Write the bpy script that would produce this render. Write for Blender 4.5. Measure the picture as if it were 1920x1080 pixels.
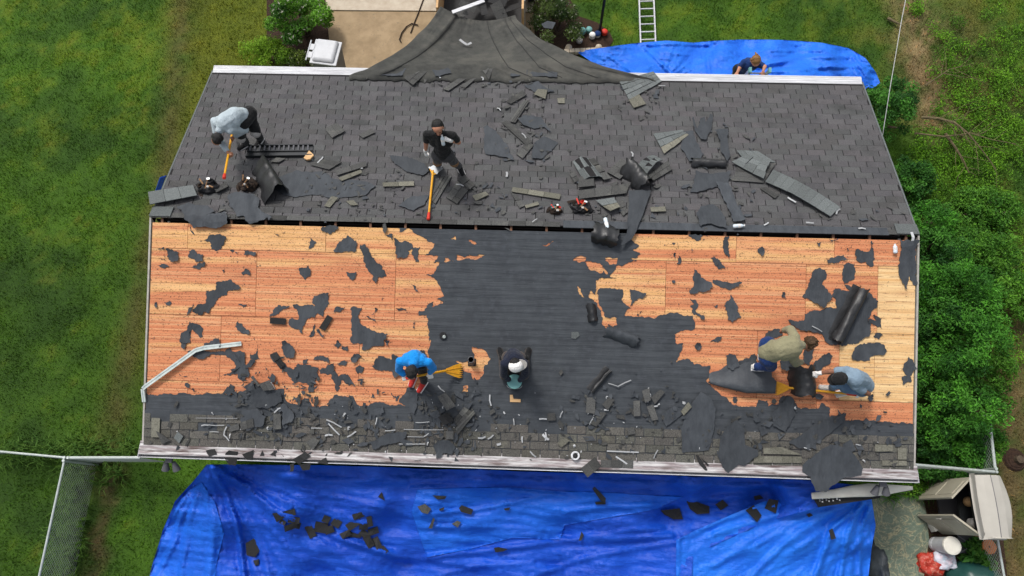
import bpy, bmesh, math, random
import numpy as np
from mathutils import Vector, Matrix, noise
from mathutils.geometry import delaunay_2d_cdt

for o in list(bpy.data.objects): bpy.data.objects.remove(o)
scene = bpy.context.scene
COL = scene.collection

# ---------------------------------------------------------------- camera, sky, sun, exposure
RIDGE_Z = 3.82                       # ridge height above the lawn
SLOPE = 0.2949                       # roof pitch, radians
RUN = 4.0273                         # slope length, ridge to eave
HALF = 13.41 / 2                     # half the length of the house
CAM_POS = Vector((0.0751, -4.8398, 11.5687 + RIDGE_Z))
CAM_ROT = Matrix.Rotation(0.0898, 3, 'Z') @ Matrix.Rotation(0.3106, 3, 'X') @ Matrix.Rotation(-0.0595, 3, 'Z')
FOC = 1337.57                        # focal length in pixels of a 1920 wide frame
cam_data = bpy.data.cameras.new('camera'); cam = bpy.data.objects.new('camera', cam_data); COL.objects.link(cam)
cam_data.sensor_width = 36.0; cam_data.lens = FOC / 1920 * 36.0
cam_data.clip_start = 0.1; cam_data.clip_end = 2000
cam.matrix_world = Matrix.Translation(CAM_POS) @ CAM_ROT.to_4x4()
scene.camera = cam

SUN_EL, SUN_AZ = math.radians(58), math.radians(-35)   # high, soft, from beyond the house and left
world = bpy.data.worlds.new('World'); scene.world = world; world.use_nodes = True
wn = world.node_tree; wn.nodes.clear()
wo = wn.nodes.new('ShaderNodeOutputWorld'); wb = wn.nodes.new('ShaderNodeBackground')
sky = wn.nodes.new('ShaderNodeTexSky'); sky.sky_type = 'NISHITA'; sky.sun_disc = False
sky.sun_elevation = SUN_EL; sky.sun_rotation = SUN_AZ; sky.dust_density = 4.0; sky.air_density = 1.0
hs = wn.nodes.new('ShaderNodeHueSaturation'); hs.inputs['Saturation'].default_value = 0.35
wn.links.new(sky.outputs[0], hs.inputs['Color']); wn.links.new(hs.outputs[0], wb.inputs[0])
wb.inputs[1].default_value = 0.125
wn.links.new(wb.outputs[0], wo.inputs[0])
sun_d = bpy.data.lights.new('sun', 'SUN'); sun = bpy.data.objects.new('sun', sun_d); COL.objects.link(sun)
sun_d.energy = 1.5; sun_d.angle = math.radians(9); sun_d.color = (1.0, 0.96, 0.90)
sdir = Vector((math.cos(SUN_EL) * math.sin(SUN_AZ), math.cos(SUN_EL) * math.cos(SUN_AZ), math.sin(SUN_EL)))
sun.rotation_euler = sdir.to_track_quat('Z', 'Y').to_euler()
scene.view_settings.view_transform = 'Standard'; scene.view_settings.look = 'None'
scene.view_settings.exposure = 0.5; scene.view_settings.gamma = 1.0
scene.view_settings.use_curve_mapping = False
scene.render.engine = 'CYCLES'

# ---------------------------------------------------------------- places on the roof and on the ground
CS, SN = math.cos(SLOPE), math.sin(SLOPE)
def F(u, v, w=0.0):        # near slope: u along the ridge, v metres down from the ridge, w above the deck
    return Vector((u, -v * CS - w * SN, RIDGE_Z - v * SN + w * CS))
def B(u, v, w=0.0):        # far slope
    return Vector((u, v * CS + w * SN, RIDGE_Z - v * SN + w * CS))
def ray(px, py):
    return CAM_ROT @ Vector(((px - 960) / FOC, (540 - py) / FOC, -1.0))
def at_z(px, py, z):
    d = ray(px, py); return CAM_POS + d * ((z - CAM_POS.z) / d.z)
def fuv(px, py):           # photograph -> (u, v) on the near slope
    d = ray(px, py); n = Vector((0, -SN, CS)); p0 = Vector((0, 0, RIDGE_Z))
    p = CAM_POS + d * ((p0 - CAM_POS).dot(n) / d.dot(n)); return (p.x, -p.y / CS)
def buv(px, py):
    d = ray(px, py); n = Vector((0, SN, CS)); p0 = Vector((0, 0, RIDGE_Z))
    p = CAM_POS + d * ((p0 - CAM_POS).dot(n) / d.dot(n)); return (p.x, p.y / CS)
def ruv(px, py):           # signed: positive v on the far slope, negative on the near slope
    u, v = buv(px, py)
    if v >= 0: return (u, v)
    u, v = fuv(px, py); return (u, -max(v, 0))
def S(u, s, w=0.0):        # signed slope coordinate, bends over the ridge
    return B(u, s, w) if s >= 0 else F(u, -s, w)
def over(px, py, h, side):  # a point h metres straight above the far ('B') or near ('F') slope
    d = ray(px, py); n = Vector((0, SN if side == 'B' else -SN, CS)); p0 = Vector((0, 0, RIDGE_Z + h))
    return CAM_POS + d * ((p0 - CAM_POS).dot(n) / d.dot(n))
def Z(ox, oy, s): return lambda pts: [(ox + x / s, oy + y / s) for x, y in pts]
S1a = Z(240, 90, 3.177); S1b = Z(640, 90, 3.177); S1c = Z(960, 90, 3.177); S1d = Z(1280, 90, 2.919)
S1e = Z(260, 390, 4.32); S1f = Z(660, 390, 4.0); S1g = Z(1060, 400, 4.153); S1h = Z(1360, 420, 3.858)
S2a = Z(240, 620, 3.857); S2b = Z(640, 620, 3.857); S2c = Z(1040, 620, 3.857); S2d = Z(1300, 590, 3.177)
S2e = Z(260, 850, 3.556); S2f = Z(760, 850, 3.556); S2g = Z(1200, 850, 2.667); S8 = Z(1000, 340, 7.7125)
def FU(pts): return [fuv(*p) for p in pts]
def RU(pts): return [ruv(*p) for p in pts]

# ---------------------------------------------------------------- object helpers
WLOC = {}
def tag(o, label=None, cat=None, group=None, kind=None):
    if label: o['label'] = label
    if cat: o['category'] = cat
    if group: o['group'] = group
    if kind: o['kind'] = kind
    return o
def empty(name, loc, label=None, cat=None, group=None):
    o = bpy.data.objects.new(name, None); COL.objects.link(o); o.location = loc; o.empty_display_size = 0.2
    WLOC[o] = Vector(loc); return tag(o, label, cat, group)
def mesh(name, vs, fs, mat, smooth=False, tints=None):
    me = bpy.data.meshes.new(name)
    me.from_pydata([tuple(v) for v in vs], [], fs)
    for m in (mat if isinstance(mat, (list, tuple)) else [mat]): me.materials.append(m)
    if smooth: me.polygons.foreach_set('use_smooth', [True] * len(me.polygons))
    if tints is not None:
        a = me.attributes.new('tint', 'FLOAT_COLOR', 'FACE')
        a.data.foreach_set('color', np.asarray(tints, np.float32).ravel())
    return me
def link(name, me, parent=None, loc=(0, 0, 0)):
    o = bpy.data.objects.new(name, me); COL.objects.link(o)
    loc = Vector(loc); WLOC[o] = loc
    if parent is not None: o.parent = parent; o.location = loc - WLOC[parent]
    else: o.location = loc
    return o
def obj(name, vs, fs, mat, parent=None, smooth=False, tints=None, base=None, label=None, cat=None, group=None, kind=None):
    vs = [Vector(v) for v in vs]
    if base is None:
        if parent is not None: base = WLOC[parent]
        else:
            a = np.array([tuple(v) for v in vs]); c = (a.min(0) + a.max(0)) / 2; base = (c[0], c[1], a[:, 2].min())
    base = Vector(base)
    o = link(name, mesh(name, [v - base for v in vs], fs, mat, smooth, tints), parent, base)
    return tag(o, label, cat, group, kind)

class MB:                   # collects shapes for one mesh
    def __init__(s): s.v = []; s.f = []
    def add(s, vs, fs):
        n = len(s.v); s.v += [Vector(v) for v in vs]; s.f += [tuple(i + n for i in f) for f in fs]; return s
    def hexa(s, c):         # 8 corners: bottom ring then top ring
        return s.add(c, [(3, 2, 1, 0), (4, 5, 6, 7), (0, 1, 5, 4), (1, 2, 6, 5), (2, 3, 7, 6), (3, 0, 4, 7)])
    def box(s, lo, hi):
        (a, b, c), (d, e, f) = lo, hi
        return s.hexa([(a, b, c), (d, b, c), (d, e, c), (a, e, c), (a, b, f), (d, b, f), (d, e, f), (a, e, f)])
    def bar(s, p, q, w, h, up=(0, 0, 1)):
        p, q = Vector(p), Vector(q); d = (q - p).normalized(); up = Vector(up)
        x = d.cross(up)
        if x.length < 1e-4: x = d.cross(Vector((1, 0, 0)))
        x = x.normalized() * w / 2; y = x.cross(d).normalized() * h / 2
        return s.hexa([p - x - y, p + x - y, q + x - y, q - x - y, p - x + y, p + x + y, q + x + y, q - x + y])
    def tube(s, pts, r, n=8, cap=True):
        pts = [Vector(p) for p in pts]; rs = r if isinstance(r, (list, tuple)) else [r] * len(pts)
        rings = []; ref = None
        for i, p in enumerate(pts):
            d = (pts[min(i + 1, len(pts) - 1)] - pts[max(i - 1, 0)])
            if d.length < 1e-9: d = Vector((0, 0, 1))
            d.normalize()
            if ref is None: ref = d.orthogonal().normalized()
            a = (ref - d * ref.dot(d))
            a = a.normalized() if a.length > 1e-4 else d.orthogonal().normalized()
            ref = a; b = d.cross(a)
            rings.append([p + (a * math.cos(2 * math.pi * k / n) + b * math.sin(2 * math.pi * k / n)) * rs[i] for k in range(n)])
        vs = [q for rg in rings for q in rg]; fs = []
        for i in range(len(rings) - 1):
            for k in range(n):
                k2 = (k + 1) % n; fs.append((i * n + k, i * n + k2, (i + 1) * n + k2, (i + 1) * n + k))
        if cap: fs.append(tuple(range(n - 1, -1, -1))); fs.append(tuple(range((len(rings) - 1) * n, len(rings) * n)))
        return s.add(vs, fs)
    def lathe(s, base, prof, n=16, axis=(0, 0, 1)):   # prof: (radius, height) pairs along the axis
        ax = Vector(axis).normalized()
        return s.tube([Vector(base) + ax * h for _, h in prof], [max(r, 1e-4) for r, _ in prof], n)
    def build(s, name, mat, parent=None, **k): return obj(name, s.v, s.f, mat, parent, **k)

# ---------------------------------------------------------------- polygons
def rough(poly, amp=0.22, minlen=0.06, seed=1):
    rnd = random.Random(seed); out = []
    def sub(a, b):
        dx, dy = b[0] - a[0], b[1] - a[1]; L = math.hypot(dx, dy)
        if L < minlen: out.append(a); return
        t = rnd.uniform(0.25, 0.75); k = rnd.choice((-1, 1)) * rnd.uniform(.15, 1) * amp * min(.75, .05 / L + .10) * 1.5
        m = (a[0] + dx * t - dy * k, a[1] + dy * t + dx * k)
        sub(a, m); sub(m, b)
    for i in range(len(poly)): sub(poly[i], poly[(i + 1) % len(poly)])
    return out
def inside(pts, poly):
    pts = np.asarray(pts, float); x, y = pts[:, 0], pts[:, 1]; c = np.zeros(len(pts), bool)
    n = len(poly)
    for i in range(n):
        x1, y1 = poly[i]; x2, y2 = poly[(i + 1) % n]
        if y1 == y2: continue
        hit = ((y1 > y) != (y2 > y)) & (x < (x2 - x1) * (y - y1) / (y2 - y1) + x1)
        c ^= hit
    return c
def fill2d(outer, holes=(), step=0.3, jitter=0.2, seed=0):
    rnd = random.Random(seed); pts = []; edges = []
    for pl in [outer] + list(holes):
        n0 = len(pts); pts += [tuple(p) for p in pl]; n = len(pl)
        edges += [(n0 + i, n0 + (i + 1) % n) for i in range(n)]
    a = np.array(outer); lo, hi = a.min(0), a.max(0); g = []
    nx, ny = max(1, int((hi[0] - lo[0]) / step)), max(1, int((hi[1] - lo[1]) / step))
    if nx * ny < 90000:
        for i in range(nx + 1):
            for j in range(ny + 1):
                g.append((lo[0] + (i + .5 + rnd.uniform(-jitter, jitter)) * step, lo[1] + (j + .5 + rnd.uniform(-jitter, jitter)) * step))
    if g:
        g = np.array(g); m = inside(g, outer)
        for h in holes: m &= ~inside(g, h)
        pts += [tuple(p) for p in g[m]]
    r = delaunay_2d_cdt([Vector(p) for p in pts], edges, [], 0, 1e-5)
    vs, fs = [tuple(v) for v in r[0]], [tuple(f) for f in r[2]]
    if not fs: return [], []
    c = np.array([[sum(vs[i][0] for i in f) / 3, sum(vs[i][1] for i in f) / 3] for f in fs])
    m = inside(c, outer)
    for h in holes: m &= ~inside(c, h)
    fs = [f for f, k in zip(fs, m) if k]
    used = sorted({i for f in fs for i in f}); mp = {k: i for i, k in enumerate(used)}
    fo = []
    for f in fs:
        (ax, ay), (bx, by), (cx, cy) = (vs[i] for i in f)
        t = tuple(mp[i] for i in f)
        fo.append(t if (bx - ax) * (cy - ay) - (by - ay) * (cx - ax) > 0 else t[::-1])
    return [vs[i] for i in used], fo
def skirted(vs3, fs, down):
    """close a sheet: side faces along the rim and a back, so that it has thickness"""
    n = len(vs3); e = {}
    for f in fs:
        for i in range(len(f)):
            a, b = f[i], f[(i + 1) % len(f)]
            if (b, a) in e: del e[(b, a)]
            else: e[(a, b)] = 1
    vv = list(vs3) + [v + down for v in vs3]; ff = list(fs) + [tuple(i + n for i in f[::-1]) for f in fs]
    ff += [(a, a + n, b + n, b) for a, b in e]
    return vv, [f if len(f) < 4 else (f[3], f[2], f[1], f[0]) for f in ff]
def sheet(name, poly, fn, mat, parent=None, w=0.01, wave=0.004, wl=0.35, thick=0.004, step=0.22, holes=(), amp=0.22,
          minlen=0.07, seed=0, smooth=False, curl=0.0, flip=False, **k):
    poly = rough(poly, amp, minlen, seed) if amp else poly
    holes = [rough(h, amp, minlen, seed + 7 + i) if amp else h for i, h in enumerate(holes)]
    vs, fs = fill2d(poly, holes, step, seed=seed)
    if not fs: return None
    if curl:
        a = np.array(vs); c = a.mean(0); rr = np.hypot(*(a - c).T); rr = rr / max(rr.max(), 1e-6)
    out = []
    for i, (x, y) in enumerate(vs):
        h = w + wave * (1 + noise.noise(Vector((x / wl + seed * 3.1, y / wl, seed * 1.7)))) + \
            (curl * max(0, noise.noise(Vector((x * 2.3 + seed, y * 2.3, 5.0))) + .25) * rr[i] ** 2 if curl else 0)
        out.append(fn(x, y, h))
    # orientation: make faces look up
    a, b, c = (out[i] for i in fs[0])
    if (b - a).cross(c - a).z < 0: fs = [f[::-1] for f in fs]
    vv, ff = skirted(out, fs, Vector((0, 0, -thick)))
    return obj(name, vv, ff, mat, parent, smooth=smooth, **k)

# ---------------------------------------------------------------- materials
MATS = {}
def pmat(name, c1, c2=None, scale=8, rough_=0.8, bump=0.0, bscale=40, stretch=(1, 1, 1), detail=5, lo=.35, hi=.65,
         spec=0.3, tint=False, c3=None, s3=1.0, lo3=.5, hi3=.62, objrand=0.0, metal=0.0, trans=0.0, rot=None, sheen=0.0, bdist=0.02):
    m = bpy.data.materials.new(name); m.use_nodes = True; nt = m.node_tree; N = nt.nodes; L = nt.links
    bs = N['Principled BSDF']; bs.inputs['Roughness'].default_value = rough_
    bs.inputs['Specular IOR Level'].default_value = spec; bs.inputs['Metallic'].default_value = metal
    if sheen: bs.inputs['Sheen Weight'].default_value = sheen
    geo = N.new('ShaderNodeNewGeometry'); mp = N.new('ShaderNodeMapping'); mp.inputs['Scale'].default_value = stretch
    if rot: mp.inputs['Rotation'].default_value = rot
    L.new(geo.outputs['Position'], mp.inputs['Vector'])
    def nz(sc, det=detail, seed=0.0):
        t = N.new('ShaderNodeTexNoise'); t.inputs['Scale'].default_value = sc; t.inputs['Detail'].default_value = det
        t.inputs['Roughness'].default_value = 0.62
        L.new(mp.outputs[0], t.inputs['Vector']); return t
    def ramp(src, a, b):
        r = N.new('ShaderNodeMapRange'); r.inputs['From Min'].default_value = a; r.inputs['From Max'].default_value = b
        L.new(src, r.inputs['Value']); return r.outputs[0]
    def mix(f, a, b, mode='MIX'):
        x = N.new('ShaderNodeMix'); x.data_type = 'RGBA'; x.blend_type = mode
        if isinstance(f, float): x.inputs[0].default_value = f
        else: L.new(f, x.inputs[0])
        for i, q in ((6, a), (7, b)):
            if isinstance(q, tuple): x.inputs[i].default_value = (*q, 1)
            else: L.new(q, x.inputs[i])
        return x.outputs[2]
    col = None
    if c2 is not None: col = mix(ramp(nz(scale).outputs[0], lo, hi), c1, c2)
    if c3 is not None: col = mix(ramp(nz(s3).outputs[0], lo3, hi3), col if col is not None else c1, c3)
    if objrand:
        oi = N.new('ShaderNodeObjectInfo'); r = N.new('ShaderNodeMapRange')
        r.inputs['To Min'].default_value = 1 - objrand; r.inputs['To Max'].default_value = 1 + objrand
        L.new(oi.outputs['Random'], r.inputs['Value'])
        cc = N.new('ShaderNodeCombineColor')
        for i in range(3): L.new(r.outputs[0], cc.inputs[i])
        col = mix(1.0, col if col is not None else c1, cc.outputs[0], 'MULTIPLY')
    if tint:
        at = N.new('ShaderNodeAttribute'); at.attribute_name = 'tint'
        col = mix(1.0, col if col is not None else c1, at.outputs['Color'], 'MULTIPLY')
    if col is None: bs.inputs['Base Color'].default_value = (*c1, 1)
    else: L.new(col, bs.inputs['Base Color'])
    if bump:
        b = N.new('ShaderNodeBump'); b.inputs['Strength'].default_value = bump; b.inputs['Distance'].default_value = bdist
        L.new(nz(bscale, 4).outputs[0], b.inputs['Height']); L.new(b.outputs[0], bs.inputs['Normal'])
    if trans:
        tr = N.new('ShaderNodeBsdfTranslucent'); ms = N.new('ShaderNodeMixShader'); ms.inputs[0].default_value = trans
        if col is None: tr.inputs[0].default_value = (*c1, 1)
        else: L.new(col, tr.inputs[0])
        L.new(bs.outputs[0], ms.inputs[1]); L.new(tr.outputs[0], ms.inputs[2]); L.new(ms.outputs[0], N['Material Output'].inputs[0])
    MATS[name] = m; return m
# ---------------------------------------------------------------- material library
def M(n): return MATS[n]
pmat('shingle', (.118, .117, .121), (.057, .057, .060), 75, .92, .7, 150, lo=.25, hi=.75, tint=True, c3=(.045, .046, .047), s3=2.2, lo3=.50, hi3=.82, detail=9)
pmat('eave_shingle', (.150, .146, .130), (.050, .048, .045), 55, .92, .8, 120, lo=.3, hi=.7, detail=9, tint=True, c3=(.17, .168, .135), s3=5, lo3=.58, hi3=.75)
pmat('under_shingle', (.016, .015, .016), rough_=.95)
pmat('felt', (.054, .061, .069), (.038, .043, .050), 3.0, .85, .35, 25, stretch=(1, 1, 1), c3=(.06, .067, .078), s3=9, lo3=.5, hi3=.75)
pmat('felt_loose', (.053, .060, .069), (.036, .041, .048), 6.0, .75, .5, 16, objrand=.16, stretch=(1.6, .6, 1), detail=7)
pmat('felt_sheen', (.05, .057, .066), (.034, .039, .047), 5.0, .6, .5, 14, spec=.4)
pmat('felt_black', (.010, .010, .011), (.022, .023, .025), 6, .45, .3, 18, spec=.55)
pmat('loose_shingle', (.090, .090, .086), (.045, .046, .046), 60, .92, .5, 130, objrand=.35, c3=(.125, .125, .112), s3=3, lo3=.56, hi3=.75)
pmat('pale_shingle', (.15, .165, .165), (.09, .10, .10), 60, .92, .5, 130, objrand=.2)
pmat('tan_shingle', (.185, .18, .145), (.11, .107, .086), 40, .92, .4, 100, objrand=.2)
pmat('dark_shingle', (.030, .030, .030), (.018, .018, .019), 60, .92, .4, 130, objrand=.3)
pmat('white_strip', (.36, .37, .38), rough_=.5, objrand=.25)
pmat('gutter', (.50, .49, .49), (.25, .21, .215), 3, .6, .1, 60, stretch=(.6, 5, 5), lo=.42, hi=.58, c3=(.085, .055, .05), s3=2.6, lo3=.49, hi3=.66)
pmat('gutter_white', (.62, .63, .65), (.42, .42, .44), 4, .45, .05, 60, stretch=(.4, 3, 3))
pmat('trim', (.42, .40, .36), (.32, .30, .27), 10, .7)
pmat('siding', (.62, .60, .55), (.55, .53, .49), 6, .75)
pmat('rafter', (.20, .10, .06), (.13, .07, .045), 20, .85)
pmat('attic', (.012, .009, .008), rough_=1)
pmat('metal_flash', (.55, .60, .58), (.40, .46, .45), 8, .4, spec=.5)
pmat('metal', (.55, .57, .58), (.42, .44, .45), 12, .4, metal=.6)
pmat('galv', (.48, .52, .50), (.36, .40, .38), 20, .5, metal=.3)
pmat('black', (.010, .010, .011), (.02, .02, .022), 30, .6)
pmat('black_plastic', (.014, .016, .018), rough_=.35, spec=.5)
pmat('grey_plastic', (.10, .10, .11), rough_=.5)
pmat('yellow', (.72, .36, .02), (.60, .27, .015), 20, .45)
pmat('red', (.55, .035, .02), rough_=.5)
pmat('wood', (.62, .40, .20), (.50, .30, .14), 6, .75, stretch=(1, 4, 8))
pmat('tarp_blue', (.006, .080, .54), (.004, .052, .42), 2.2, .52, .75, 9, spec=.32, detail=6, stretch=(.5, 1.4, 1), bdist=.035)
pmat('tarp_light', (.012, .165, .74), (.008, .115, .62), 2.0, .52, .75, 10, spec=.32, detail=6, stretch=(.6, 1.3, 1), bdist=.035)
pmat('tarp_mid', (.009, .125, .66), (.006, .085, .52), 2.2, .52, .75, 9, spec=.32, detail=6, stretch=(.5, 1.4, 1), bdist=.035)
pmat('tarp_front', (.012, .155, .72), (.009, .115, .62), 2.0, .52, .75, 10, spec=.32, detail=6, bdist=.035)
pmat('net', (.066, .066, .060), (.043, .044, .041), 5, .95, .5, 120, c3=(.085, .083, .073), s3=1.2)
pmat('concrete', (.34, .25, .15), (.25, .18, .105), 3, .9, .3, 60, c3=(.20, .16, .11), s3=14, lo3=.6, hi3=.72)
pmat('concrete_pale', (.50, .44, .35), (.40, .33, .25), 4, .9, .3, 60)
pmat('mulch', (.055, .030, .018), (.022, .012, .009), 30, .95, 1.0, 45)
pmat('bark', (.10, .075, .05), (.055, .04, .028), 20, .9, .6, 40)
pmat('twig', (.16, .13, .065), (.09, .07, .04), 20, .9)
pmat('leaf', (1, 1, 1), rough_=.6, tint=True, trans=.35, spec=.25)
pmat('grass', (1, 1, 1), rough_=.75, tint=True, trans=.2, spec=.15)
pmat('bin_white', (.52, .53, .55), (.46, .47, .49), 6, .5)
pmat('bin_grey', (.14, .145, .15), rough_=.6)
pmat('resin', (.40, .37, .29), (.35, .32, .25), 4, .55)
pmat('resin_roof', (.42, .40, .355), (.38, .36, .32), 3, .5)
pmat('cream', (.70, .68, .60), (.62, .59, .52), 5, .8, .2, 20)
pmat('terracotta', (.50, .19, .07), (.42, .15, .055), 8, .85)
pmat('teal', (.16, .36, .35), (.12, .30, .30), 10, .5)
pmat('bag_red', (.42, .035, .02), (.62, .30, .22), 18, .35, .6, 25, lo=.5, hi=.75)
pmat('bag_clear', (.55, .68, .76), (.66, .50, .56), 9, .3, .6, 22)
pmat('cover_green', (.012, .05, .045), (.02, .075, .065), 4, .35, .2, 8)
pmat('cover_dark', (.045, .055, .065), (.02, .025, .03), 6, .5, .5, 14)
pmat('tool_leather', (.040, .024, .015), (.012, .009, .008), 25, .8, .5, 50)
pmat('tool_tan', (.30, .17, .08), (.16, .09, .05), 30, .8)
pmat('skin', (.48, .235, .15), (.42, .19, .12), 12, .55)
pmat('skin_tan', (.36, .165, .095), (.30, .13, .075), 12, .55)
pmat('skin_dark', (.26, .12, .075), (.21, .095, .06), 12, .55)
pmat('hair_black', (.008, .007, .007), (.022, .021, .022), 60, .5, .9, 70)
pmat('hair_brown', (.035, .018, .009), (.085, .048, .022), 45, .6, 1.0, 60)
pmat('hair_blond', (.30, .16, .055), (.14, .065, .022), 40, .5, .9, 60)
def cloth(n, c, k=.75): pmat(n, c, tuple(x * k for x in c), 5, .9, .9, 10, sheen=.1, bdist=.035)
cloth('c_greyblue', (.42, .49, .53), .86); cloth('c_black', (.009, .009, .010)); cloth('c_blue', (.005, .25, .72), .85)
cloth('c_navy', (.010, .014, .032)); cloth('c_olive', (.24, .225, .135), .85); cloth('c_slate', (.20, .28, .36), .85)
cloth('c_darkgrey', (.045, .045, .047)); cloth('c_jeans', (.10, .17, .27)); cloth('c_navyblue', (.006, .030, .13))
cloth('c_light', (.50, .47, .44)); cloth('c_white', (.78, .76, .74), .9); cloth('c_red', (.50, .03, .025)); cloth('c_brown', (.07, .055, .048))
pmat('eye', (.01, .008, .007), rough_=.2)
pmat('mouth', (.25, .07, .06), rough_=.5)
pmat('bottle', (.62, .70, .76), rough_=.15, spec=.6)
pmat('post_black', (.008, .008, .009), rough_=.4)
pmat('cable', (.60, .60, .58), rough_=.6)
pmat('mesh_wire', (.30, .34, .31), rough_=.5, metal=.3)

# plywood: pale and orange veneer bands along the sheet, dark specks and old fixing lines
def plywood(name, pale):
    m = bpy.data.materials.new(name); m.use_nodes = True; nt = m.node_tree; N, L = nt.nodes, nt.links
    bs = N['Principled BSDF']; bs.inputs['Roughness'].default_value = .8; bs.inputs['Specular IOR Level'].default_value = .2
    g = N.new('ShaderNodeNewGeometry'); oi = N.new('ShaderNodeObjectInfo')
    sc = N.new('ShaderNodeVectorMath'); sc.operation = 'SCALE'; sc.inputs['Scale'].default_value = 37
    L.new(oi.outputs['Location'], sc.inputs[0])
    ad = N.new('ShaderNodeVectorMath'); L.new(g.outputs['Position'], ad.inputs[0]); L.new(sc.outputs[0], ad.inputs[1])
    def nz(stretch, scale, det, src=None, dist=0.0):
        mp = N.new('ShaderNodeMapping'); mp.inputs['Scale'].default_value = stretch; L.new(src or ad.outputs[0], mp.inputs[0])
        t = N.new('ShaderNodeTexNoise'); t.inputs['Scale'].default_value = scale; t.inputs['Detail'].default_value = det
        t.inputs['Distortion'].default_value = dist; L.new(mp.outputs[0], t.inputs[0]); return t.outputs[0]
    def rng(v, a, b, c=0, d=1):
        r = N.new('ShaderNodeMapRange'); r.inputs[1].default_value = a; r.inputs[2].default_value = b
        r.inputs[3].default_value = c; r.inputs[4].default_value = d; L.new(v, r.inputs[0]); return r.outputs[0]
    def mix(f, a, b, mode='MIX'):
        x = N.new('ShaderNodeMix'); x.data_type = 'RGBA'; x.blend_type = mode
        if isinstance(f, float): x.inputs[0].default_value = f
        else: L.new(f, x.inputs[0])
        for i, q in ((6, a), (7, b)):
            if isinstance(q, tuple): x.inputs[i].default_value = (*q, 1)
            else: L.new(q, x.inputs[i])
        return x.outputs[2]
    OR1, OR2, PA = (.63, .24, .112), (.50, .172, .082), (.76, .44, .195)
    if pale > .3: PA = (.80, .57, .29)
    band = nz((.13, 3.2, 3.2), 1.3, 5, None, .2)
    c = mix(rng(band, .46 - pale, .60 - pale), OR1, PA)
    c = mix(rng(nz((.35, 9, 9), 2.2, 4), .42, .68), c, mix(rng(band, .5 - pale, .58 - pale), OR2, (.66, .37, .14)))
    fine = nz((.35, 30, 30), 4, 4); c = mix(rng(fine, .42, .72, 0, .55), c, (.34, .14, .07)); c = mix(rng(nz((.08, 14, 14), 2.6, 2), .5, .7, 0, .45), c, (.78, .52, .28))
    # old fixing / course lines every 143 mm down the slope, broken up
    sx = N.new('ShaderNodeSeparateXYZ'); L.new(g.outputs['Position'], sx.inputs[0])
    md = N.new('ShaderNodeMath'); md.operation = 'MODULO'; md.inputs[1].default_value = .143 * CS
    ab = N.new('ShaderNodeMath'); ab.operation = 'ABSOLUTE'; L.new(sx.outputs[1], ab.inputs[0]); L.new(ab.outputs[0], md.inputs[0])
    ln = rng(md.outputs[0], .026, .0, 0, 1)
    br = rng(nz((1.2, 6, 6), 6, 4, g.outputs['Position']), .42, .56)
    ml = N.new('ShaderNodeMath'); ml.operation = 'MULTIPLY'; L.new(ln, ml.inputs[0]); L.new(br, ml.inputs[1])
    c = mix(rng(ml.outputs[0], 0, 1, 0, .8), c, (.20, .075, .04))
    sp = nz((1, 1.3, 1.3), 42, 3, g.outputs['Position']); c = mix(rng(sp, .58, .66, 0, .3 if pale > .3 else .7), c, (.07, .035, .022))
    st = nz((.5, 1, 1), 1.7, 5, g.outputs['Position']); c = mix(rng(st, .58, .8, 0, .5), c, (.36, .13, .07))
    L.new(c, bs.inputs['Base Color']); b = N.new('ShaderNodeBump'); b.inputs['Strength'].default_value = .25
    b.inputs['Distance'].default_value = .01; L.new(fine, b.inputs['Height']); L.new(b.outputs[0], bs.inputs['Normal'])
    MATS[name] = m
plywood('plywood', -.025); plywood('plywood_pale', 0.09); plywood('plywood_new', 0.42); plywood('plywood_orange', -.09)

# felt still lying on the deck: fine lap and course lines along the ridge, wrinkles, chalky specks
def felt_deck():
    m = MATS['felt'].copy(); m.name = 'felt_deck'; nt = m.node_tree; N, L = nt.nodes, nt.links; bs = N['Principled BSDF']
    g = N.new('ShaderNodeNewGeometry'); mp = N.new('ShaderNodeMapping'); mp.inputs['Scale'].default_value = (.5, 6, 6)
    L.new(g.outputs['Position'], mp.inputs[0])
    t = N.new('ShaderNodeTexNoise'); t.inputs['Scale'].default_value = 3.2; t.inputs['Detail'].default_value = 7; L.new(mp.outputs[0], t.inputs[0])
    w = N.new('ShaderNodeTexWave'); w.bands_direction = 'Y'; w.inputs['Scale'].default_value = 2.3; w.inputs['Distortion'].default_value = 1.6
    w.inputs['Detail'].default_value = 3; w.inputs['Detail Scale'].default_value = 1.4; L.new(g.outputs['Position'], w.inputs[0])
    a = N.new('ShaderNodeMath'); a.operation = 'ADD'; L.new(t.outputs[0], a.inputs[0])
    w2 = N.new('ShaderNodeMath'); w2.operation = 'MULTIPLY'; w2.inputs[1].default_value = .25; L.new(w.outputs[0], w2.inputs[0]); L.new(w2.outputs[0], a.inputs[1])
    b = N.new('ShaderNodeBump'); b.inputs['Strength'].default_value = .55; b.inputs['Distance'].default_value = .03
    L.new(a.outputs[0], b.inputs['Height']); L.new(b.outputs[0], bs.inputs['Normal'])
    MATS['felt_deck'] = m
felt_deck()

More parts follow.
